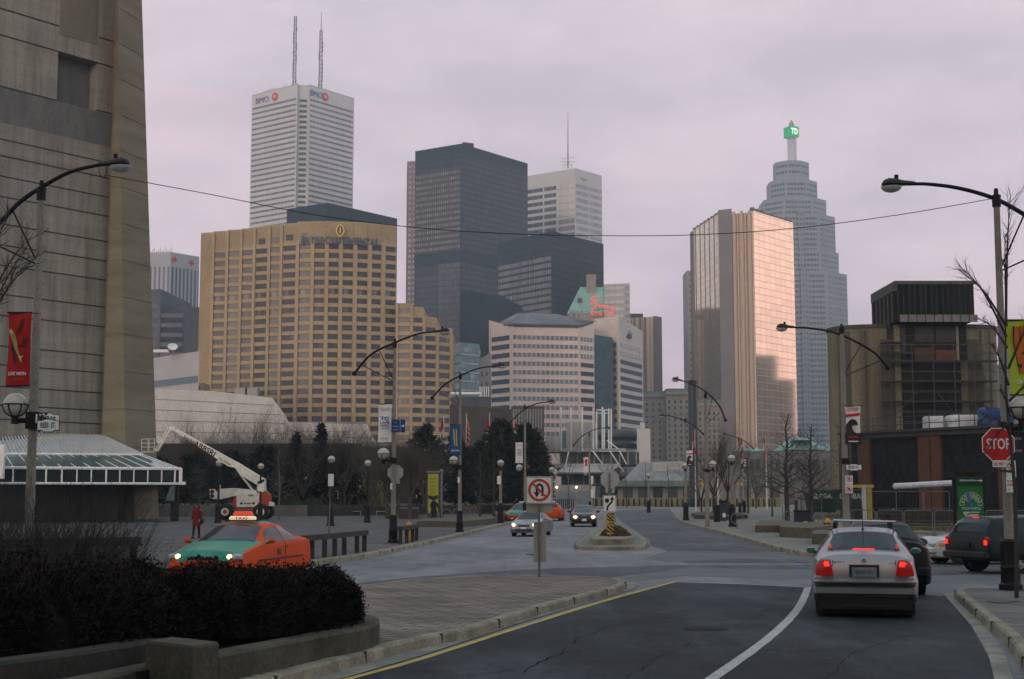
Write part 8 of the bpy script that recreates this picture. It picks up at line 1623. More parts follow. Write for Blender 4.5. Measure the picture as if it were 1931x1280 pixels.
class Car:
    def __init__(s,name,label,loc,heading,mats,st,L_,cat_='car'):
        """st: stations (x, z_bottom, z_belt, z_top, half_sill, half_belt, half_top)"""
        s.t=thing(name,label,cat_,loc,heading);s.st=st;s.m=mats
    def _sec(s,x):
        st=s.st;i=max(k for k in range(len(st)) if st[k][0]<=x+1e-6) if x>st[0][0] else 0;i=min(i,len(st)-2);a,b=st[i],st[i+1];f=(x-a[0])/(b[0]-a[0]);f=min(max(f,0),1);return [a[k]+(b[k]-a[k])*f for k in range(7)]
    def prof(s,x):
        _,zb,zk,zt,ws,wb,wt=s._sec(x);r_=min(.07,(zt-zk)*.4);zm=zb+(zk-zb)*.5;P=[(0,zb),(ws*.82,zb),(ws*.97,zb+.05),(ws,zb+.14),(max(ws,wb)*1.008,zm),(wb+.012,zk-.07),(wb,zk)]
        P+=[(wb+(wt-wb)*.5,zk+(zt-zk)*.5-.0),(wt,zt-r_),(wt-.05,zt-r_*.35),(wt*.72,zt-.004+(.012 if zt-zk>.2 else .018)),(wt*.4,zt+.022),(0,zt+.03)];return P
    def body(s,name='body',n=64,sel=None,mats=None):
        x0,x1=s.st[0][0],s.st[-1][0];xs=sorted(set([x0+(x1-x0)*k/n for k in range(n+1)]+[q[0] for q in s.st]));mb=MB();rows=[]
        for x in xs:P=s.prof(x);rows.append([(x,-y,z) for y,z in P[::-1]]+[(x,y,z) for y,z in P[1:]])
        mb.grid(rows,0,True,True);k=len(rows[0])
        if sel:
            for i,f in enumerate(mb.f):
                if len(f)==4:c=[sum(mb.v[q][a] for q in f)/4 for a in range(3)];mb.m[i]=sel(*c)
        s.b=obj(name,mb,mats or s.m,s.t,smooth=38,local=True);return s.b
    def pt(s,x,t_,side=1,off=.004):
        """surface point: t_ counts profile points (6 belt ... 8 roof edge ... 12 roof centre)"""
        P=s.prof(x);i=min(int(t_),len(P)-2);f=t_-i;y=P[i][0]+(P[i+1][0]-P[i][0])*f;z=P[i][1]+(P[i+1][1]-P[i][1])*f;return Vector((x,y*side,z))
    def patch(s,name,xa,xb,ta,tb,m,side=1,nx=6,ny=6,off=.006,par=None,xa2=None,xb2=None):
        """panel lying on the body between stations xa..xb (at t=ta) and xa2..xb2 (at t=tb)"""
        xa2=xa if xa2 is None else xa2;xb2=xb if xb2 is None else xb2;rows=[]
        for j in range(ny+1):
            v=j/ny;A,B=xa+(xa2-xa)*v,xb+(xb2-xb)*v;rows.append([s.pt(A+(B-A)*i/nx,ta+(tb-ta)*v,side) for i in range(nx+1)])
        mb=MB();c=Vector((sum(r_[nx//2].x for r_ in rows)/len(rows),0,.7));n=(rows[-1][0]-rows[0][0]).cross(rows[0][-1]-rows[0][0]).normalized()
        if n.dot(rows[ny//2][nx//2]-c)<0:n=-n
        rows=[[p+n*off for p in r_] for r_ in rows];mb.grid(rows);f=(rows[1][0]-rows[0][0]).cross(rows[0][1]-rows[0][0])
        if f.dot(n)>0:mb.f=[q[::-1] for q in mb.f]
        return obj(name,mb,m,par or s.t,smooth=True,local=True)
    def patchw(s,name,xa,xb,ya,yb,m,nx=8,ny=14,off=.008,taper=1.0):
        """window across the car (windscreen or rear): follows the roof profile, from -y to +y"""
        rows=[]
        for i in range(nx+1):
            x=xa+(xb-xa)*i/nx;P=s.prof(x);yy=ya+(yb-ya)*i/nx;rr=[]
            for j in range(ny+1):
                y=-yy+2*yy*j/ny;a=abs(y);z=None
                for k in range(8,12):
                    y0,z0=P[k];y1,z1=P[k+1]
                    if y1<=a<=y0:z=z0+(z1-z0)*(y0-a)/max(y0-y1,1e-6);break
                if z is None:z=P[8][1]-(a-P[8][0])*.6
                rr.append(Vector((x,y,z)))
            rows.append(rr)
        n=(rows[-1][ny//2]-rows[0][ny//2]).cross(rows[0][-1]-rows[0][0]).normalized();n=n if n.z>0 else -n;rows=[[p+n*off for p in r_] for r_ in rows];mb=MB();mb.grid(rows);f=(rows[1][0]-rows[0][0]).cross(rows[0][1]-rows[0][0])
        if f.dot(n)>0:mb.f=[q[::-1] for q in mb.f]
        return obj(name,mb,m,s.t,smooth=True,local=True)
    def box(s,name,c,d,m,par=None,bev=.0,rz=0):
        hx,hy,hz=d[0]/2,d[1]/2,d[2]/2;b=min(bev,hx*.9,hy*.9,hz*.9);mb=MB()
        if b<=0:mb.box(c,d,rz)
        else:
            rows=[]
            for z,q in ((-hz,b),(-hz+b,0),(hz-b,0),(hz,b)):
                P=[(hx-q,hy-q-b),(hx-q-b,hy-q),(-hx+q+b,hy-q),(-hx+q,hy-q-b),(-hx+q,-hy+q+b),(-hx+q+b,-hy+q),(hx-q-b,-hy+q),(hx-q,-hy+q+b)];cs,sn=math.cos(rz),math.sin(rz);rows.append([(c[0]+x*cs-y*sn,c[1]+x*sn+y*cs,c[2]+z) for x,y in P])
            mb.grid(rows,0,True,True)
        return obj(name,mb,m,par or s.t,smooth=40,local=True)
    def wheels(s,xs,w_,r_=.31,rim=None,arch=True):
        for x in xs:
            for sd in (1,-1):
                y=w_*sd
                if arch:obj('wheel_arch',MB().tube([(x,y-.02*sd,r_+.03),(x,y+.012*sd,r_+.03)],r_+.065,26),trim,s.t,local=True)
                wh=obj('wheel',MB().tube([(x,y-.18*sd,r_),(x,y-.02*sd,r_),(x,y+.02*sd,r_),(x,y+.035*sd,r_)],[r_*.94,r_,r_*.96,r_*.8],26),tyre,s.t,smooth=30,local=True)
                obj('rim',MB().tube([(x,y+.028*sd,r_),(x,y+.043*sd,r_)],r_*.64,20),rim or chrome,wh,local=True)
                for k in range(5):a=2*PI*k/5;obj('rim_gap',MB().tube([(x+r_*.4*math.cos(a),y+.04*sd,r_+r_*.4*math.sin(a)),(x+r_*.4*math.cos(a),y+.047*sd,r_+r_*.4*math.sin(a))],r_*.11,8),trim,wh,local=True)
    def mirror(s,x,y,z,m,k=1.0):
        for sd in (1,-1):
            o=obj('mirror',MB().sphere((x,(y+.10)*sd,z),.10*k,12,8,sc=(.55,1,.68)),m,s.t,smooth=True,local=True);obj('mirror_arm',MB().tube([(x,(y-.03)*sd,z-.05),(x,(y+.06)*sd,z-.03)],.025,6),trim,o,local=True);o2=obj('mirror_glass',MB().box((x-.052*k,(y+.10)*sd,z),(.012,.15*k,.09*k)),pm('mirror_glass',(.06,.16,.16),(.05,.13,.13),3,.1),o,local=True)
    def sides(s,xa,xb,splits,ta=6.12,tb=7.85,lean_a=.25,lean_b=.35):
        """side glass on both sides between the pillars"""
        for sd in (1,-1):
            e=[xa]+list(splits)+[xb]
            for i in range(len(e)-1):
                a,b=e[i]+(.03 if i else 0),e[i+1]-(.03 if i<len(e)-2 else 0);s.patch('side_window',a,b,ta,tb,glass_car,sd,off=.007,xa2=a+(lean_a if i==0 else 0),xb2=b-(lean_b if i==len(e)-2 else 0))
def sedan_st(L_=4.4,W_=1.74,H=1.45,ws_=.64,hood=.92,belt=.93,trunk=1.03,cowl=.55,rf=0.1,rr_=-1.15,deck=-1.72,zb=.2):
    h=W_/2;f=L_/2-.1;r_=-L_/2-.1+.0;r_=-(L_-f);wt=h*ws_
    return [(r_,.34,.60,.66,h*.72,h*.78,h*.70),(r_+.03,.27,.78,.86,h*.86,h*.86,h*.76),(r_+.12,zb+.03,.88,trunk-.04,h*.95,h*.92,h*.80),(r_+.34,zb,belt,trunk,h*.99,h*.945,h*.82),(deck,zb,belt,trunk+.01,h,h*.955,h*.80),(rr_,zb,belt,H-.06,h,h*.965,wt),((rf+rr_)/2,zb,belt-.01,H,h,h*.97,wt+.02),(rf,zb,belt-.02,H-.05,h,h*.97,wt-.01),(cowl+.45,zb,belt-.03,hood+.02,h,h*.955,h*.80),(1.55,zb,hood-.12,hood-.07,h*.99,h*.93,h*.77),(f-.22,zb,.70,.78,h*.93,h*.87,h*.70),(f-.05,.24,.60,.66,h*.80,h*.76,h*.62),(f,.32,.52,.56,h*.66,h*.62,h*.52)]
def place(px,py,yaw_deg):g=G(px,py,0);return (g.x,g.y,0),PI/2+math.radians(yaw_deg)
# --- silver sedan ahead of us, brake lights on
silver=paint('silver_paint',(.29,.29,.30),.6,.34,.35);Ys=24.6
xm=W(1627,1000,Ys).x
st=[(-2.29,.42,.60,.64,.70,.67,.58),(-2.26,.36,.80,.88,.79,.71,.62),(-2.18,.32,.93,1.02,.835,.745,.64),(-2.0,.26,.955,1.06,.855,.785,.66),(-1.66,.20,.96,1.075,.865,.805,.66),(-1.05,.20,.96,1.375,.865,.83,.545),(-.4,.2,.955,1.43,.8675,.835,.575),(.25,.2,.94,1.39,.8675,.835,.555),(1.15,.2,.92,.96,.865,.82,.68),(1.6,.2,.80,.86,.855,.80,.66),(1.88,.2,.70,.76,.80,.75,.6),(2.04,.26,.60,.64,.7,.66,.54),(2.09,.34,.52,.55,.58,.54,.45)]
c=Car('silver_sedan','silver sedan waiting ahead with its brake lights on and a roof rack bar',(xm+.30,Ys+1.25,0),PI/2-.235,silver,st,4.38)
c.body();c.patchw('rear_window',-1.63,-1.09,.605,.50,glass_car);c.patchw('windscreen',.32,1.1,.48,.62,glass_car);c.sides(-1.35,.95,(-.32,),lean_a=.42,lean_b=.55);c.wheels((-1.3,1.22),.775,.31)
xr=-2.29
c.box('bumper',(xr+.03,0,.60),(.17,1.66,.12),silver,bev=.05);c.box('bumper_lower',(xr+.05,0,.455),(.15,1.64,.15),silver,bev=.03);c.box('bumper_strip',(xr-.03,0,.535),(.012,1.60,.016),trim);c.box('rear_shade_box',(xr+.22,0,.26),(.3,1.5,.22),trim)  # black box at the rear stands for the shade below the bumper
c.box('trunk_crease',(xr+.045,0,.868),(.03,1.06,.010),trim);c.box('underbody_shade',(-.1,0,.15),(3.9,1.6,.18),trim)  # black floor box also stands for the shade under the car
c.box('exhaust_glint',(xr+.02,-.05,.215),(.01,.8,.012),dark_metal)
for sd in (1,-1):
    mb=MB();rows=[[(xr+x,y*sd,z) for x,y in ((.20,yi),(-.012+dx,yi),(-.005+dx,(yi+yo)/2),(.05+dx,yo),(.30,yo+.02))] for z,yi,yo,dx in ((.700,.50,.79,-.035),(.76,.505,.785,-.035),(.86,.52,.76,-.02),(.93,.535,.72,.0),(.955,.55,.69,.02))]
    mb.grid(rows);mb.f=[f[::-1] for f in mb.f] if sd>0 else mb.f;mb.face([Vector(q) for q in rows[-1]]);mb.face([Vector(q) for q in rows[0]][::-1]);o=obj('tail_light',mb,red_dim,c.t,smooth=35,local=True)
    mb=MB();mb.grid([[(xr+x-.006,y*sd,z) for x,y in ((-.012+dx,yi+.02),(-.005+dx,(yi+yo)/2),(.035+dx,yo-.03))] for z,yi,yo,dx in ((.845,.53,.73,-.024),(.90,.54,.715,-.012),(.932,.55,.70,.0))]);obj('brake_lamp',mb,red_lit,o,smooth=True,local=True)
    c.box('window_lamp_reflection',(-1.565,.545*sd,1.15),(.012,.03,.08),pm('lamp_reflection',(.4,.05,.04),(.35,.04,.03),9,.3,emit=(1,.08,.05),es=.5));c.box('lid_seam',(xr+.04,.505*sd,.80),(.03,.008,.30),trim);c.box('roof_gutter',(-.35,.555*sd,1.42),(1.3,.03,.02),trim)  # small glowing strip stands for a tail lamp's reflection in the rear glass
c.box('lid_seam',(xr+.035,0,.655),(.03,.99,.008),trim)
c.box('high_brake_lamp',(-1.66,0,1.095),(.05,.37,.055),red_lit,bev=.015);pl=c.box('plate_recess',(xr+.012,0,.775),(.03,.48,.20),trim);p2=c.box('plate_frame',(xr-.006,0,.755),(.014,.40,.165),chrome,pl);p3=c.box('number_plate',(xr-.015,0,.757),(.008,.33,.125),pm('plate_blue_white',(.22,.24,.25),(.17,.19,.2),8,.6),pl)
def ltext(cc,body_,m,x,y,z,h,w_,par,ext=.003,back=True,bold=.02):
    Ml=Matrix(((0,0,-1,x),(-1,0,0,y),(0,1,0,z),(0,0,0,1))) if back else Matrix(((0,0,1,x),(1,0,0,y),(0,1,0,z),(0,0,0,1)))
    o=text('lettering',body_,m,Ml,None,h,w_,ext,bold);o.parent=par;return o
ltext(c,'BVAE 471',pm('plate_ink',(.05,.07,.12),(.05,.07,.12),3),xr-.021,0,.755,.07,.27,pl);ltext(c,'JETTA',chrome,xr+.035,.40,.905,.035,.2,c.b);ltext(c,'TDI',chrome,xr+.035,-.46,.89,.032,.11,c.b)
mb=MB();ez=.935;ex_=xr+.035
for r0,r1 in ((.044,.054),):mb.grid([[(xx,r_*math.cos(2*PI*k/24),ez+r_*math.sin(2*PI*k/24)) for k in range(24)] for xx,r_ in ((ex_+.04,r0),(ex_-.012,r0),(ex_-.012,r1),(ex_+.04,r1))],0,True)
for P in ([(-.024,.038),(0,-.006),(.024,.038)],[(-.04,.016),(-.017,-.04),(0,-.008),(.017,-.04),(.04,.016)]):mb.tube([(ex_-.010,y,ez+z) for y,z in P],.006,5)
obj('emblem',mb,white_board,c.t,local=True);mb=MB();mb.tube([(ex_+.04,0,ez),(ex_-.004,0,ez)],.044,24);obj('emblem_field',mb,trim,c.t,local=True)
c.mirror(.72,.84,1.0,silver,.9);obj('antenna',MB().tube([(-.95,0,1.42),(-1.0,0,1.47),(-1.35,0,1.80)],[.022,.006,.004],6),trim,c.t,local=True)
obj('rack_bar',MB().tube([(-.75,-.56,1.555),(-.75,.50,1.575)],.016,8),chrome,c.t,local=True);obj('rack_bar',MB().tube([(.1,-.56,1.54),(.1,.50,1.55)],.014,8),trim,c.t,local=True)
for x in (-.75,.1):
    for sd in (1,-1):c.box('rack_foot',(x,.47*sd,1.49),(.12,.08,.12),trim,bev=.02)
# --- taxi, seen from its front left quarter
org=pm('taxi_orange',(.60,.066,.004),(.52,.055,.003),1.2,.5,spec=.12,fine=(300,.04));teal=pm('taxi_green',(.012,.23,.15),(.010,.20,.13),1.2,.4,spec=.3,fine=(300,.04))
hd=math.radians(-100)
L_=sedan_st(5.0,1.88,1.38,hood=.93,belt=.92,trunk=1.0,cowl=.62,rf=.12,rr_=-1.1,deck=-1.8);gx=W(456,1000,34).x
c=Car('taxi','orange and green taxi with lit headlights and a roof sign, passing behind the clipped bush',(gx,34.0,0),hd,org,L_,5.0)
def sel(x,y,z):
    if x>.95 and z>.60+.12*(2.2-x) and abs(y)<.80:return 1
    if z>1.36 and x>-1.0:return 1
    return 0
c.body(sel=sel,mats=[org,teal]);fx=5.0/2-.1;c.patchw('windscreen',.18,1.02,.55,.70,glass_car);c.patchw('rear_window',-1.72,-1.15,.64,.55,glass_car);c.sides(-1.45,.85,(-.42,),lean_a=.35,lean_b=.48);c.wheels((-1.45,1.35),.86,.32)
for sd in (1,-1):
    o=c.box('headlight',(fx-.20,.66*sd,.66),(.20,.40,.14),clear_l,bev=.04,rz=-.35*sd);obj('lamp_glow',MB().sphere((fx-.085,.60*sd,.665),.062,12,8),head_lit,o,smooth=True,local=True);c.box('bumper_lamp',(fx-.12,.62*sd,.50),(.12,.22,.06),amber,bev=.02)
    c.box('door_seam',(-.42,.946*sd,.62),(.012,.012,.55),trim);c.box('door_handle',(-.62,.955*sd,.82),(.16,.03,.03),org);c.box('side_strip',(-.2,.952*sd,.55),(3.0,.02,.035),trim);c.box('door_crest',(-.02,.952*sd,.70),(.22,.012,.14),pm('taxi_crest',(.26,.05,.02),(.14,.04,.02),20)) 
gl=c.box('grille',(fx-.045,0,.62),(.08,.72,.10),trim,bev=.02);c.box('grille_bar',(fx-.0,0,.665),(.04,.62,.022),chrome,gl);c.box('bumper',(fx-.10,0,.42),(.30,1.60,.20),org,bev=.06);c.box('air_intake',(fx+.045,0,.40),(.03,.9,.07),trim);c.mirror(.78,.93,.97,org,.85)
o=c.box('roof_sign',(-.05,0,1.47),(.22,.62,.11),pm('taxi_sign_lit',(.7,.6,.42),(.6,.5,.35),4,.4,emit=(1,.74,.42),es=.55),bev=.03);c.box('sign_base',(-.05,0,1.415),(.26,.80,.04),trim,o);obj('sign_top',MB().tube([(-.07,-.22,1.55),(-.07,-.2,1.59),(-.07,.2,1.59),(-.07,.22,1.55)],.045,8),pm('sign_red_lit',(.6,.05,.02),(.5,.04,.02),4,.4,emit=(1,.1,.03),es=.4),o,local=True);ltext(c,'TAXI',red_sign,.064,0,1.47,.055,.3,o,back=False)
# --- dark hatchback just ahead on the right of the silver sedan
dk=pm('black_car_paint',(.006,.007,.008),(.009,.010,.011),3,.5,spec=.15);c=Car('dark_hatchback','black car with a round side mirror, mostly hidden by the silver sedan',(W(1687,1000,29.6).x,30.9,0),math.radians(80),dk,sedan_st(4.2,1.72,1.45,trunk=1.1,deck=-1.9,rr_=-1.5,rf=.3),4.2)
c.body();c.patchw('rear_window',-1.86,-1.55,.6,.54,glass_car);c.patchw('windscreen',.38,1.0,.52,.6,glass_car);c.sides(-1.5,.85,(-.4,),lean_a=.3,lean_b=.45);c.wheels((-1.25,1.25),.77,.31);c.mirror(.62,.86,1.0,dk,1.25);c.box('bumper',(-2.16,0,.5),(.2,1.6,.22),dk,bev=.05)
for sd in (1,-1):c.box('tail_light',(-2.0,.68*sd,.85),(.16,.2,.3),red_dim,bev=.04)
# --- dark green off-roader on the right
gsuv=pm('green_black_paint',(.004,.011,.011),(.006,.014,.014),3,.4,spec=.25);h=.88
st=[(-2.25,.5,.85,.95,h*.93,h*.94,h*.86),(-2.20,.42,1.02,1.10,h*.97,h*.95,h*.84),(-2.05,.38,1.02,1.42,h,h*.96,h*.78),(-1.85,.36,1.02,1.60,h,h*.965,h*.74),(-.4,.34,1.0,1.64,h,h*.97,h*.76),(.45,.34,.99,1.58,h,h*.97,h*.74),(1.02,.34,.98,1.08,h,h*.96,h*.82),(2.0,.36,.88,.98,h*.98,h*.93,h*.78),(2.12,.42,.78,.86,h*.9,h*.88,h*.74),(2.16,.5,.7,.76,h*.85,h*.8,h*.7)]
gy=37.6;c=Car('dark_off_roader','dark green boxy off-roader with red tail lights, turning away behind the stop sign pole',(13.9,38.2,0),math.radians(22),gsuv,st,4.4,'car')
c.t.scale=(1,1,.90);c.body();c.patchw('rear_window',-2.17,-1.92,.72,.62,glass_car,off=.012);c.sides(-1.78,.85,(-.85,.02),ta=6.15,tb=7.8,lean_a=.12,lean_b=.38);c.patchw('windscreen',.52,.98,.58,.68,glass_car);c.wheels((-1.3,1.3),.80,.36)
c.box('bumper',(-2.27,0,.55),(.2,1.66,.2),trim,bev=.04);c.box('high_brake_lamp',(-1.90,0,1.60),(.04,.2,.035),red_lit);c.box('number_plate',(-2.27,.0,.82),(.03,.32,.14),trim);c.box('tow_hitch',(-2.36,.0,.40),(.16,.08,.08),trim)
for sd in (1,-1):o=c.box('tail_light',(-2.2,.76*sd,.93),(.13,.15,.26),red_dim,bev=.03);c.box('brake_lamp',(-2.27,.76*sd,.90),(.02,.13,.14),red_lit,o,bev=.01);obj('roof_rail',MB().tube([(-1.7,.58*sd,1.66),(-1.6,.58*sd,1.71),(.1,.58*sd,1.71),(.2,.58*sd,1.64)],.018,6),trim,c.t,local=True);c.box('side_strip',(-.1,.885*sd,.62),(3.4,.03,.09),trim)
c.mirror(.75,.88,1.08,gsuv,1.1)
# --- white car, its nose showing left of the off-roader
wp=paint('white_car_paint',(.50,.49,.47),.0,.35,.5);gy=42.5
c=Car('white_car','white car whose nose pokes out to the left of the dark off-roader',(W(1829,1000,gy).x+.75,gy+.3,0),math.radians(186),wp,sedan_st(4.5,1.72,1.38,hood=.86,belt=.86),4.5)
c.body();c.patchw('windscreen',.18,1.0,.52,.6,glass_car);c.sides(-1.4,.85,(-.4,));c.patchw('rear_window',-1.68,-1.18,.6,.52,glass_car);c.wheels((-1.3,1.3),.77,.30);c.box('bumper',(2.10,0,.42),(.24,1.5,.2),wp,bev=.05)
for sd in (1,-1):c.box('headlight',(2.08,.55*sd,.58),(.14,.3,.12),clear_l,bev=.03);c.box('side_lamp',(1.86,.80*sd,.60),(.26,.04,.06),amber);c.box('side_strip',(0,.862*sd,.42),(3.4,.02,.05),trim)
# --- silver oncoming saloon
gy=71.0;c=Car('silver_saloon','silver oncoming car with headlights on, partly behind the no U-turn sign',(W(1003,1000,gy).x,gy+1.6,0),math.radians(-102),silver,sedan_st(4.8,1.82,1.47,hood=.93),4.8);c.t.scale=(.86,)*3
fx=2.3;c.body();c.patchw('windscreen',.18,1.02,.55,.68,glass_car);c.sides(-1.5,.85,(-.42,));c.patchw('rear_window',-1.7,-1.18,.62,.55,glass_car);c.wheels((-1.42,1.32),.83,.32);c.box('bumper',(fx-.10,0,.42),(.30,1.55,.22),silver,bev=.06);gl=c.box('grille',(fx-.03,0,.62),(.08,.7,.13),trim,bev=.02);c.box('grille_bar',(fx+.02,0,.62),(.02,.6,.02),chrome,gl);c.box('air_intake',(fx+.05,0,.38),(.03,.95,.10),trim);c.box('number_plate',(fx+.06,0,.49),(.02,.31,.10),white_board);c.mirror(.78,.90,1.0,silver)
for sd in (1,-1):o=c.box('headlight',(fx-.16,.64*sd,.67),(.20,.34,.14),clear_l,bev=.04,rz=-.4*sd);obj('lamp_glow',MB().sphere((fx-.05,.60*sd,.68),.10,12,8),head_lit,o,smooth=True,local=True);c.box('fog_lamp',(fx+.02,.62*sd,.40),(.05,.14,.08),trim)
# --- dark blue oncoming sedan
nv=paint('navy_paint',(.007,.011,.016),.0,.35,.25);gy=93.0;c=Car('dark_sedan','dark blue oncoming sedan with bright headlights beside the small island',(W(1103,1000,gy).x,gy+2.2,0),math.radians(-91),nv,sedan_st(4.5,1.72,1.40),4.5)
fx=2.15;c.body();c.patchw('windscreen',.18,1.02,.52,.64,pm('screen_glass',(.05,.07,.075),(.04,.055,.06),2,.08));c.sides(-1.5,.85,(-.42,));c.patchw('rear_window',-1.7,-1.18,.6,.52,glass_car);c.wheels((-1.32,1.28),.78,.31);c.box('bumper',(fx-.10,0,.42),(.30,1.5,.24),nv,bev=.06);c.box('grille',(fx-.02,0,.62),(.06,.6,.08),trim);c.box('number_plate',(fx+.06,0,.46),(.02,.31,.15),white_board);c.mirror(.78,.86,.98,nv,1.2);c.box('air_intake',(fx+.055,0,.34),(.02,1.1,.08),trim)
for sd in (1,-1):o=c.box('headlight',(fx-.10,.60*sd,.64),(.16,.34,.14),clear_l,bev=.03);obj('lamp_glow',MB().sphere((fx+.0,.58*sd,.64),.115,12,8,sc=(.6,1.2,.8)),head_lit,o,smooth=True,local=True);c.box('turn_lamp',(fx-.04,.77*sd,.60),(.10,.07,.08),amber,o)
# --- two orange taxis behind the silver saloon
for px,gy,ang,lb in ((985,108,-102,'orange taxi partly hidden behind the roof of the silver oncoming car'),(1042,116,83,'orange taxi tail seen just right of the no U-turn sign')):
    c=Car('taxi',lb,(W(px,1000,gy).x,gy+1.5,0),math.radians(ang),org,sedan_st(4.9,1.85,1.44),4.9,'car');c.body(sel=sel if px==985 else None,mats=[org,teal] if px==985 else None);c.patchw('windscreen',.18,1.02,.55,.66,glass_car);c.patchw('rear_window',-1.72,-1.15,.62,.55,glass_car);c.sides(-1.45,.85,(-.42,));c.wheels((-1.4,1.32),.84,.31)
    for sd in (1,-1):c.box('tail_light',(-2.42,.66*sd,.75),(.12,.3,.14),red_dim,bev=.03);c.box('headlight',(2.2,.62*sd,.66),(.16,.3,.12),clear_l,bev=.03)
    c.box('roof_sign',(-.05,0,1.53),(.2,.5,.11),white_board,bev=.03)
# ------------------------------------------------------------------ people
skin=pm('skin',(.34,.20,.14),(.28,.16,.11),8,.6);hair_d=pm('hair_dark',(.014,.011,.010),(.022,.017,.014),12,.6)
def body_mesh(t,V,E,rad,mat_,root=0,name='body',sub=2):
    me=bpy.data.meshes.new(name);me.from_pydata(V,E,[]);o=bpy.data.objects.new('tmp',me);C.objects.link(o);md=o.modifiers.new('s','SKIN')
    for i,v in enumerate(me.skin_vertices[0].data):v.radius=(rad[i],rad[i]) if not isinstance(rad[i],tuple) else rad[i];v.use_root=(i==root)
    sb=o.modifiers.new('d','SUBSURF');sb.levels=sb.render_levels=sub;bpy.context.view_layer.update();m2=bpy.data.meshes.new_from_object(o.evaluated_get(bpy.context.evaluated_depsgraph_get()));m2.name=name
    C.objects.unlink(o);bpy.data.objects.remove(o);m2.materials.clear();m2.materials.append(mat_)
    for p in m2.polygons:p.use_smooth=True
    q=bpy.data.objects.new(name,m2);C.objects.link(q);q.parent=t;return q
def person(label,loc,rz,coat_m,leg_m,hair_m,stride=.18,coat_len=.62,arm=None,long_hair=False,bag=None,H=1.66,head_m=None):
    t=thing('person',label,'person',loc,rz);k=H/1.7;S=stride
    J={'pel':(0,0,.95),'sp':(0,0,1.15),'ch':(0,0,1.33),'nk':(0,.0,1.46),'hd':(0,-.02,1.56),'ht':(0,-.02,1.66),'lh':(-.09,0,.90),'rh':(.09,0,.90),'lk':(-.10,-S*.55,.50),'rk':(.10,S*.25,.50),'la':(-.10,-S,.09),'ra':(.10,S*.9,.11),'lt':(-.11,-S-.15,.03),'rt':(.11,S*.9-.14,.04),'ls':(-.17,0,1.39),'rs':(.17,0,1.39)}
    A=arm or {'le':(-.22,.03,1.12),'lw':(-.22,-.10,.90),'re':(.22,.02,1.12),'rw':(.22,-.12,.92)};J.update(A)
    for s_ in 'lr':w_=Vector(J[s_+'w']);d=(w_-Vector(J[s_+'e'])).normalized();J[s_+'p']=tuple(w_+d*.08)
    names=list(J);V=[Vector(J[n])*k for n in names];ix={n:i for i,n in enumerate(names)};E=[('pel','sp'),('sp','ch'),('ch','nk'),('nk','hd'),('hd','ht'),('pel','lh'),('pel','rh'),('lh','lk'),('rh','rk'),('lk','la'),('rk','ra'),('la','lt'),('ra','rt'),('ch','ls'),('ch','rs'),('ls','le'),('rs','re'),('le','lw'),('re','rw'),('lw','lp'),('rw','rp')]
    rad={'pel':(.13,.10),'sp':(.12,.09),'ch':(.14,.10),'nk':.05,'hd':.085,'ht':.07,'lh':.085,'rh':.085,'lk':.055,'rk':.055,'la':.038,'ra':.038,'lt':.03,'rt':.03,'ls':.06,'rs':.06,'le':.042,'re':.042,'lw':.028,'rw':.028,'lp':.03,'rp':.03}
    b=body_mesh(t,V,[(ix[a],ix[c_]) for a,c_ in E],[tuple(x*k for x in rad[n]) if isinstance(rad[n],tuple) else rad[n]*k for n in names],skin)
    for s_ in 'lr':
        w_,p_=Vector(J[s_+'w'])*k,Vector(J[s_+'p'])*k;d=(p_-w_).normalized();o=d.orthogonal().normalized();mb=MB()
        for q in range(4):b0=p_+o*(.012*(q-1.5));mb.tube([b0,b0+d*.04*(1-.1*abs(q-1.3)),b0+d*.065*(1-.12*abs(q-1.3))+Vector((0,-.015,0))],[.009,.008,.006],5)
        b0=w_+d*.03+o*.025;mb.tube([b0,b0+d*.03+o*.02,b0+d*.055+o*.02],[.010,.009,.007],5);obj('fingers',mb,skin,b,local=True)
    hz=1.60*k;face=MB();face.tube([(0,-.105*k,hz+.0),(0,-.125*k,hz-.03)],[.010,.014],6);obj('nose',face,skin,b,local=True)
    for sx in (-1,1):obj('eye',MB().sphere((.032*sx,-.098*k,hz+.012),.011,8,6),ink,b,local=True);obj('ear',MB().sphere((.088*sx*k,-.01,hz-.01),.022,8,6,sc=(.5,1,1.4)),skin,b,local=True)
    obj('mouth',MB().box((0,-.098*k,hz-.055),(.04,.01,.008)),pm('lips',(.25,.08,.07),(.2,.07,.06),9),b,local=True)
    hr=MB();c_=(0,.012,hz+.035*k);hr.sphere(c_,.108*k,16,10,sc=(1,1.05,1));
    hr.v=[(x,max(y,-.055*k) if z<hz+.06 else y,z) for x,y,z in hr.v]
    if long_hair:hr.tube([(0,.06,hz+.02),(0,.085,hz-.14),(.01,.08,hz-.30)],[.10,.12,.07],10);hr.tube([(-.085,.0,hz+.02),(-.11,.0,hz-.12),(-.10,.02,hz-.25)],[.04,.05,.025],8);hr.tube([(.085,.0,hz+.02),(.11,.0,hz-.12),(.10,.02,hz-.25)],[.04,.05,.025],8)
    obj('hair',hr,hair_m,t,smooth=True,local=True)
    tr=[Vector(J[n])*k for n in ('pel','lh','lk','la','rh','rk','ra')];body_mesh(t,tr,[(0,1),(1,2),(2,3),(0,4),(4,5),(5,6)],[.12*k,.10*k,.072*k,.055*k,.10*k,.072*k,.055*k],leg_m,0,'trousers')
    for s_ in 'lr':a,b_=Vector(J[s_+'a'])*k,Vector(J[s_+'t'])*k;obj('shoe',MB().tube([(a.x,a.y+.06,max(a.z-.05,.04)),(a.x,a.y-.04,max(a.z-.03,.05)),(b_.x,b_.y,.035)],[.05,.055,.035],10),ink,t,smooth=True,local=True)
    hem=(.95-coat_len*.55)*k;rows=[]
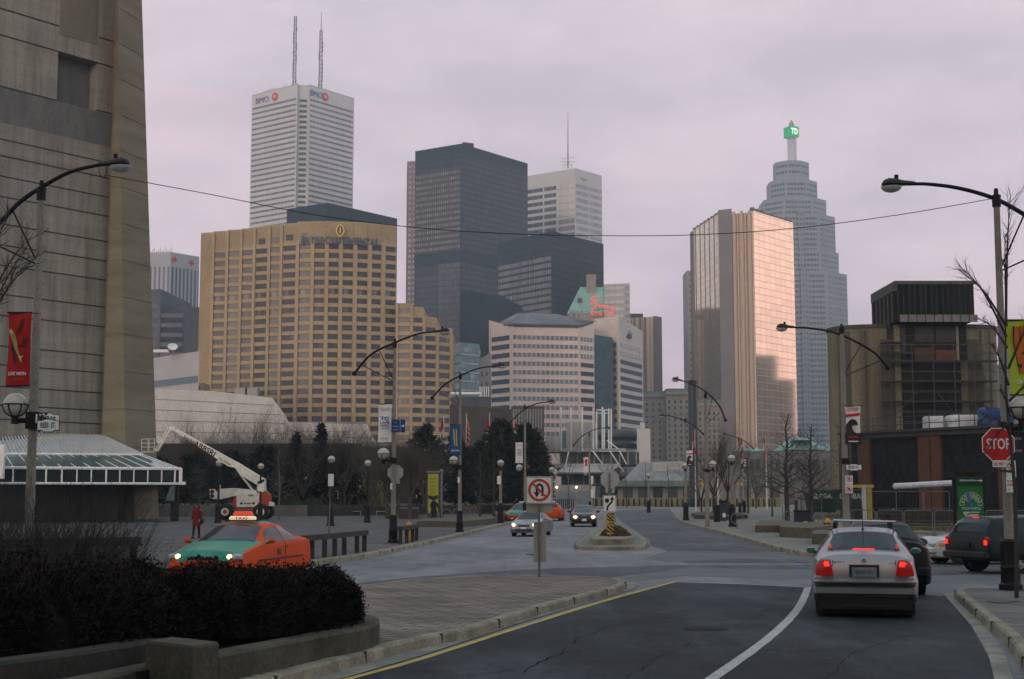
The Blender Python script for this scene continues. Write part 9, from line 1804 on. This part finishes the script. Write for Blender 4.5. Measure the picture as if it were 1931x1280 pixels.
    for z,a_,b_ in ((hem,.24,.19),(hem+.12,.22,.17),(.95*k,.19,.145),(1.12*k,.165,.13),(1.30*k,.195,.14),(1.40*k,.20,.125),(1.455*k,.13,.09),(1.49*k,.075,.07),(1.52*k,.07,.068)):
        rows.append([(a_*k*math.cos(2*PI*q/20)*(1+.03*math.sin(5*q)),b_*k*math.sin(2*PI*q/20),z) for q in range(20)])
    mb=MB();mb.grid(rows,0,True);ct=obj('coat',mb,coat_m,t,smooth=True,local=True)
    for s_ in 'lr':sv=[Vector(J[n])*k for n in (s_+'s',s_+'e',s_+'w')];body_mesh(ct,sv,[(0,1),(1,2)],[.085*k,.060*k,.045*k],coat_m,0,'sleeve')
    if bag:bag(t,J,k)
    return t
def shoulder_bag(t,J,k):
    o=obj('bag',MB().sphere((.27*k,.03,.86*k),.16,12,8,sc=(.5,1,.9)),pm('bag_black',(.012,.012,.013),(.02,.02,.02),5,.6),t,smooth=True,local=True);obj('strap',MB().tube([(.25*k,-.05,.95*k),(.20*k,-.06,1.25*k),(.13*k,0,1.43*k),(.20*k,.07,1.2*k),(.26*k,.1,.95*k)],.012,5),ink,o,local=True)
g=G(370,1015,.15);person('woman in a dark red coat with long dark hair, walking across the plaza',(g.x,g.y,.15),-.25,pm('coat_red',(.17,.014,.012),(.12,.010,.010),6,.85),pm('trouser_black',(.012,.012,.014),(.018,.018,.02),5,.85),hair_d,long_hair=True,bag=shoulder_bag,H=1.52,stride=.14)
g=G(818,986,.15);person('person in a black coat seen from behind, standing beside a bicycle near the yellow pillar',(g.x,g.y,.15),PI-.3,pm('coat_black',(.010,.010,.011),(.016,.016,.018),5,.85),pm('jeans_dark',(.025,.035,.05),(.02,.028,.04),8,.85),hair_d,H=1.72,coat_len=.5,stride=.10,arm={'le':(-.24,-.06,1.14),'lw':(-.20,-.28,1.0),'re':(.24,-.05,1.14),'rw':(.22,-.26,.98)})
g=G(826,985.5,.15);t=thing('bicycle','dark bicycle with a pale bag, held by the person in the black coat','bicycle',(g.x,g.y,.15));wr=.33
for dx in (-.12,.62):
    c_=Vector((g.x+dx*.35,g.y+dx,.15+wr));u=Vector((.33,.94,0));w_=obj('wheel',MB().tube([c_+u*wr*math.cos(2*PI*k/20)+Vector((0,0,wr*math.sin(2*PI*k/20))) for k in range(21)],.018,5,caps=False),trim,t)
    mb=MB();[mb.tube([c_,c_+u*wr*math.cos(2*PI*k/8)+Vector((0,0,wr*math.sin(2*PI*k/8)))],.004,3) for k in range(8)];obj('spokes',mb,grey_metal,w_)
A0=Vector((g.x-.042,g.y-.12,.48));A1=Vector((g.x+.217,g.y+.62,.48));S0=A0.lerp(A1,.42)+Vector((0,0,.48));B0=A0.lerp(A1,.48)+Vector((0,0,-.05));H0_=A0.lerp(A1,.92)+Vector((0,0,.5));fr=MB()
for a_,b_ in ((A0,B0),(A0,S0),(S0,B0),(B0,H0_),(S0,H0_),(H0_,A1)):fr.tube([a_,b_],.018,6)
obj('frame',fr,trim,t);obj('saddle',MB().sphere(S0+Vector((0,0,.07)),.09,8,6,sc=(.6,1.2,.4)),trim,t);obj('handlebar',MB().tube([H0_+Vector((-.26,.05,.08)),H0_+Vector((0,0,.10)),H0_+Vector((.26,-.05,.08))],.014,6),trim,t);tag(obj('carrier_bag',MB().sphere((g.x+.02,g.y-.15,.62),.18,10,8,sc=(.6,.5,1.3)),pm('pale_blue_bag',(.12,.2,.24),(.1,.16,.2),4),smooth=True),'pale blue bag hanging from the bicycle','bag')
g=G(974,975,.15);person('distant pedestrian in dark clothes on the left walk beside the oncoming cars',(g.x,g.y,.15),.2,pm('coat_black',(1,1,1)),pm('trouser_black',(1,1,1)),hair_d,H=1.7)
g=W(780,940,136);person('tiny distant figure standing behind the round bare tree by the information pillar',(g.x,g.y,1.0),1.2,pm('coat_black',(1,1,1)),pm('trouser_black',(1,1,1)),hair_d,H=1.7)
# ------------------------------------------------------------------ air
def haze():
    mb=MB();mb.box((0,765,190),(1500,1710,382.4));m=bpy.data.materials.new('haze_air');m.use_nodes=True;nt=m.node_tree;nt.nodes.clear();o=nt.nodes.new('ShaderNodeOutputMaterial');v=nt.nodes.new('ShaderNodeVolumePrincipled')
    v.inputs['Color'].default_value=(.62,.86,1.0,1);v.inputs['Density'].default_value=.00023;v.inputs['Anisotropy'].default_value=.0;nt.links.new(v.outputs[0],o.inputs['Volume']);return tag(obj('haze',mb,m),'thin blue-grey evening air over the whole scene','haze',kind='stuff')
haze()
# ------------------------------------------------------------------ behind the camera: stadium and block added unseen to shade the street
def shade_block(name,label,x0,x1,y0,y1,h,m,cat_):
    t=thing(name,label,cat_,((x0+x1)/2,(y0+y1)/2,0));obj('wall',MB().prism([(x0,y0),(x1,y0),(x1,y1),(x0,y1)],0,h),m,t)
    for k in range(int(h/6)):obj('window_band',MB().panel((x1,y1),(x0,y1),2,x1-x0-2,4+6*k,6.2+6*k,.1,.2),sheet_glass,t)
shade_block('stadium','huge pale stadium wall added unseen behind the viewer to shade the street',-82,-16,-84,-34,30,conc,'stadium')
shade_block('apartment_shade_block','tall apartment block added unseen behind the viewer on the right to shade the street',-8,60,-84,-50,34,conc,'building')
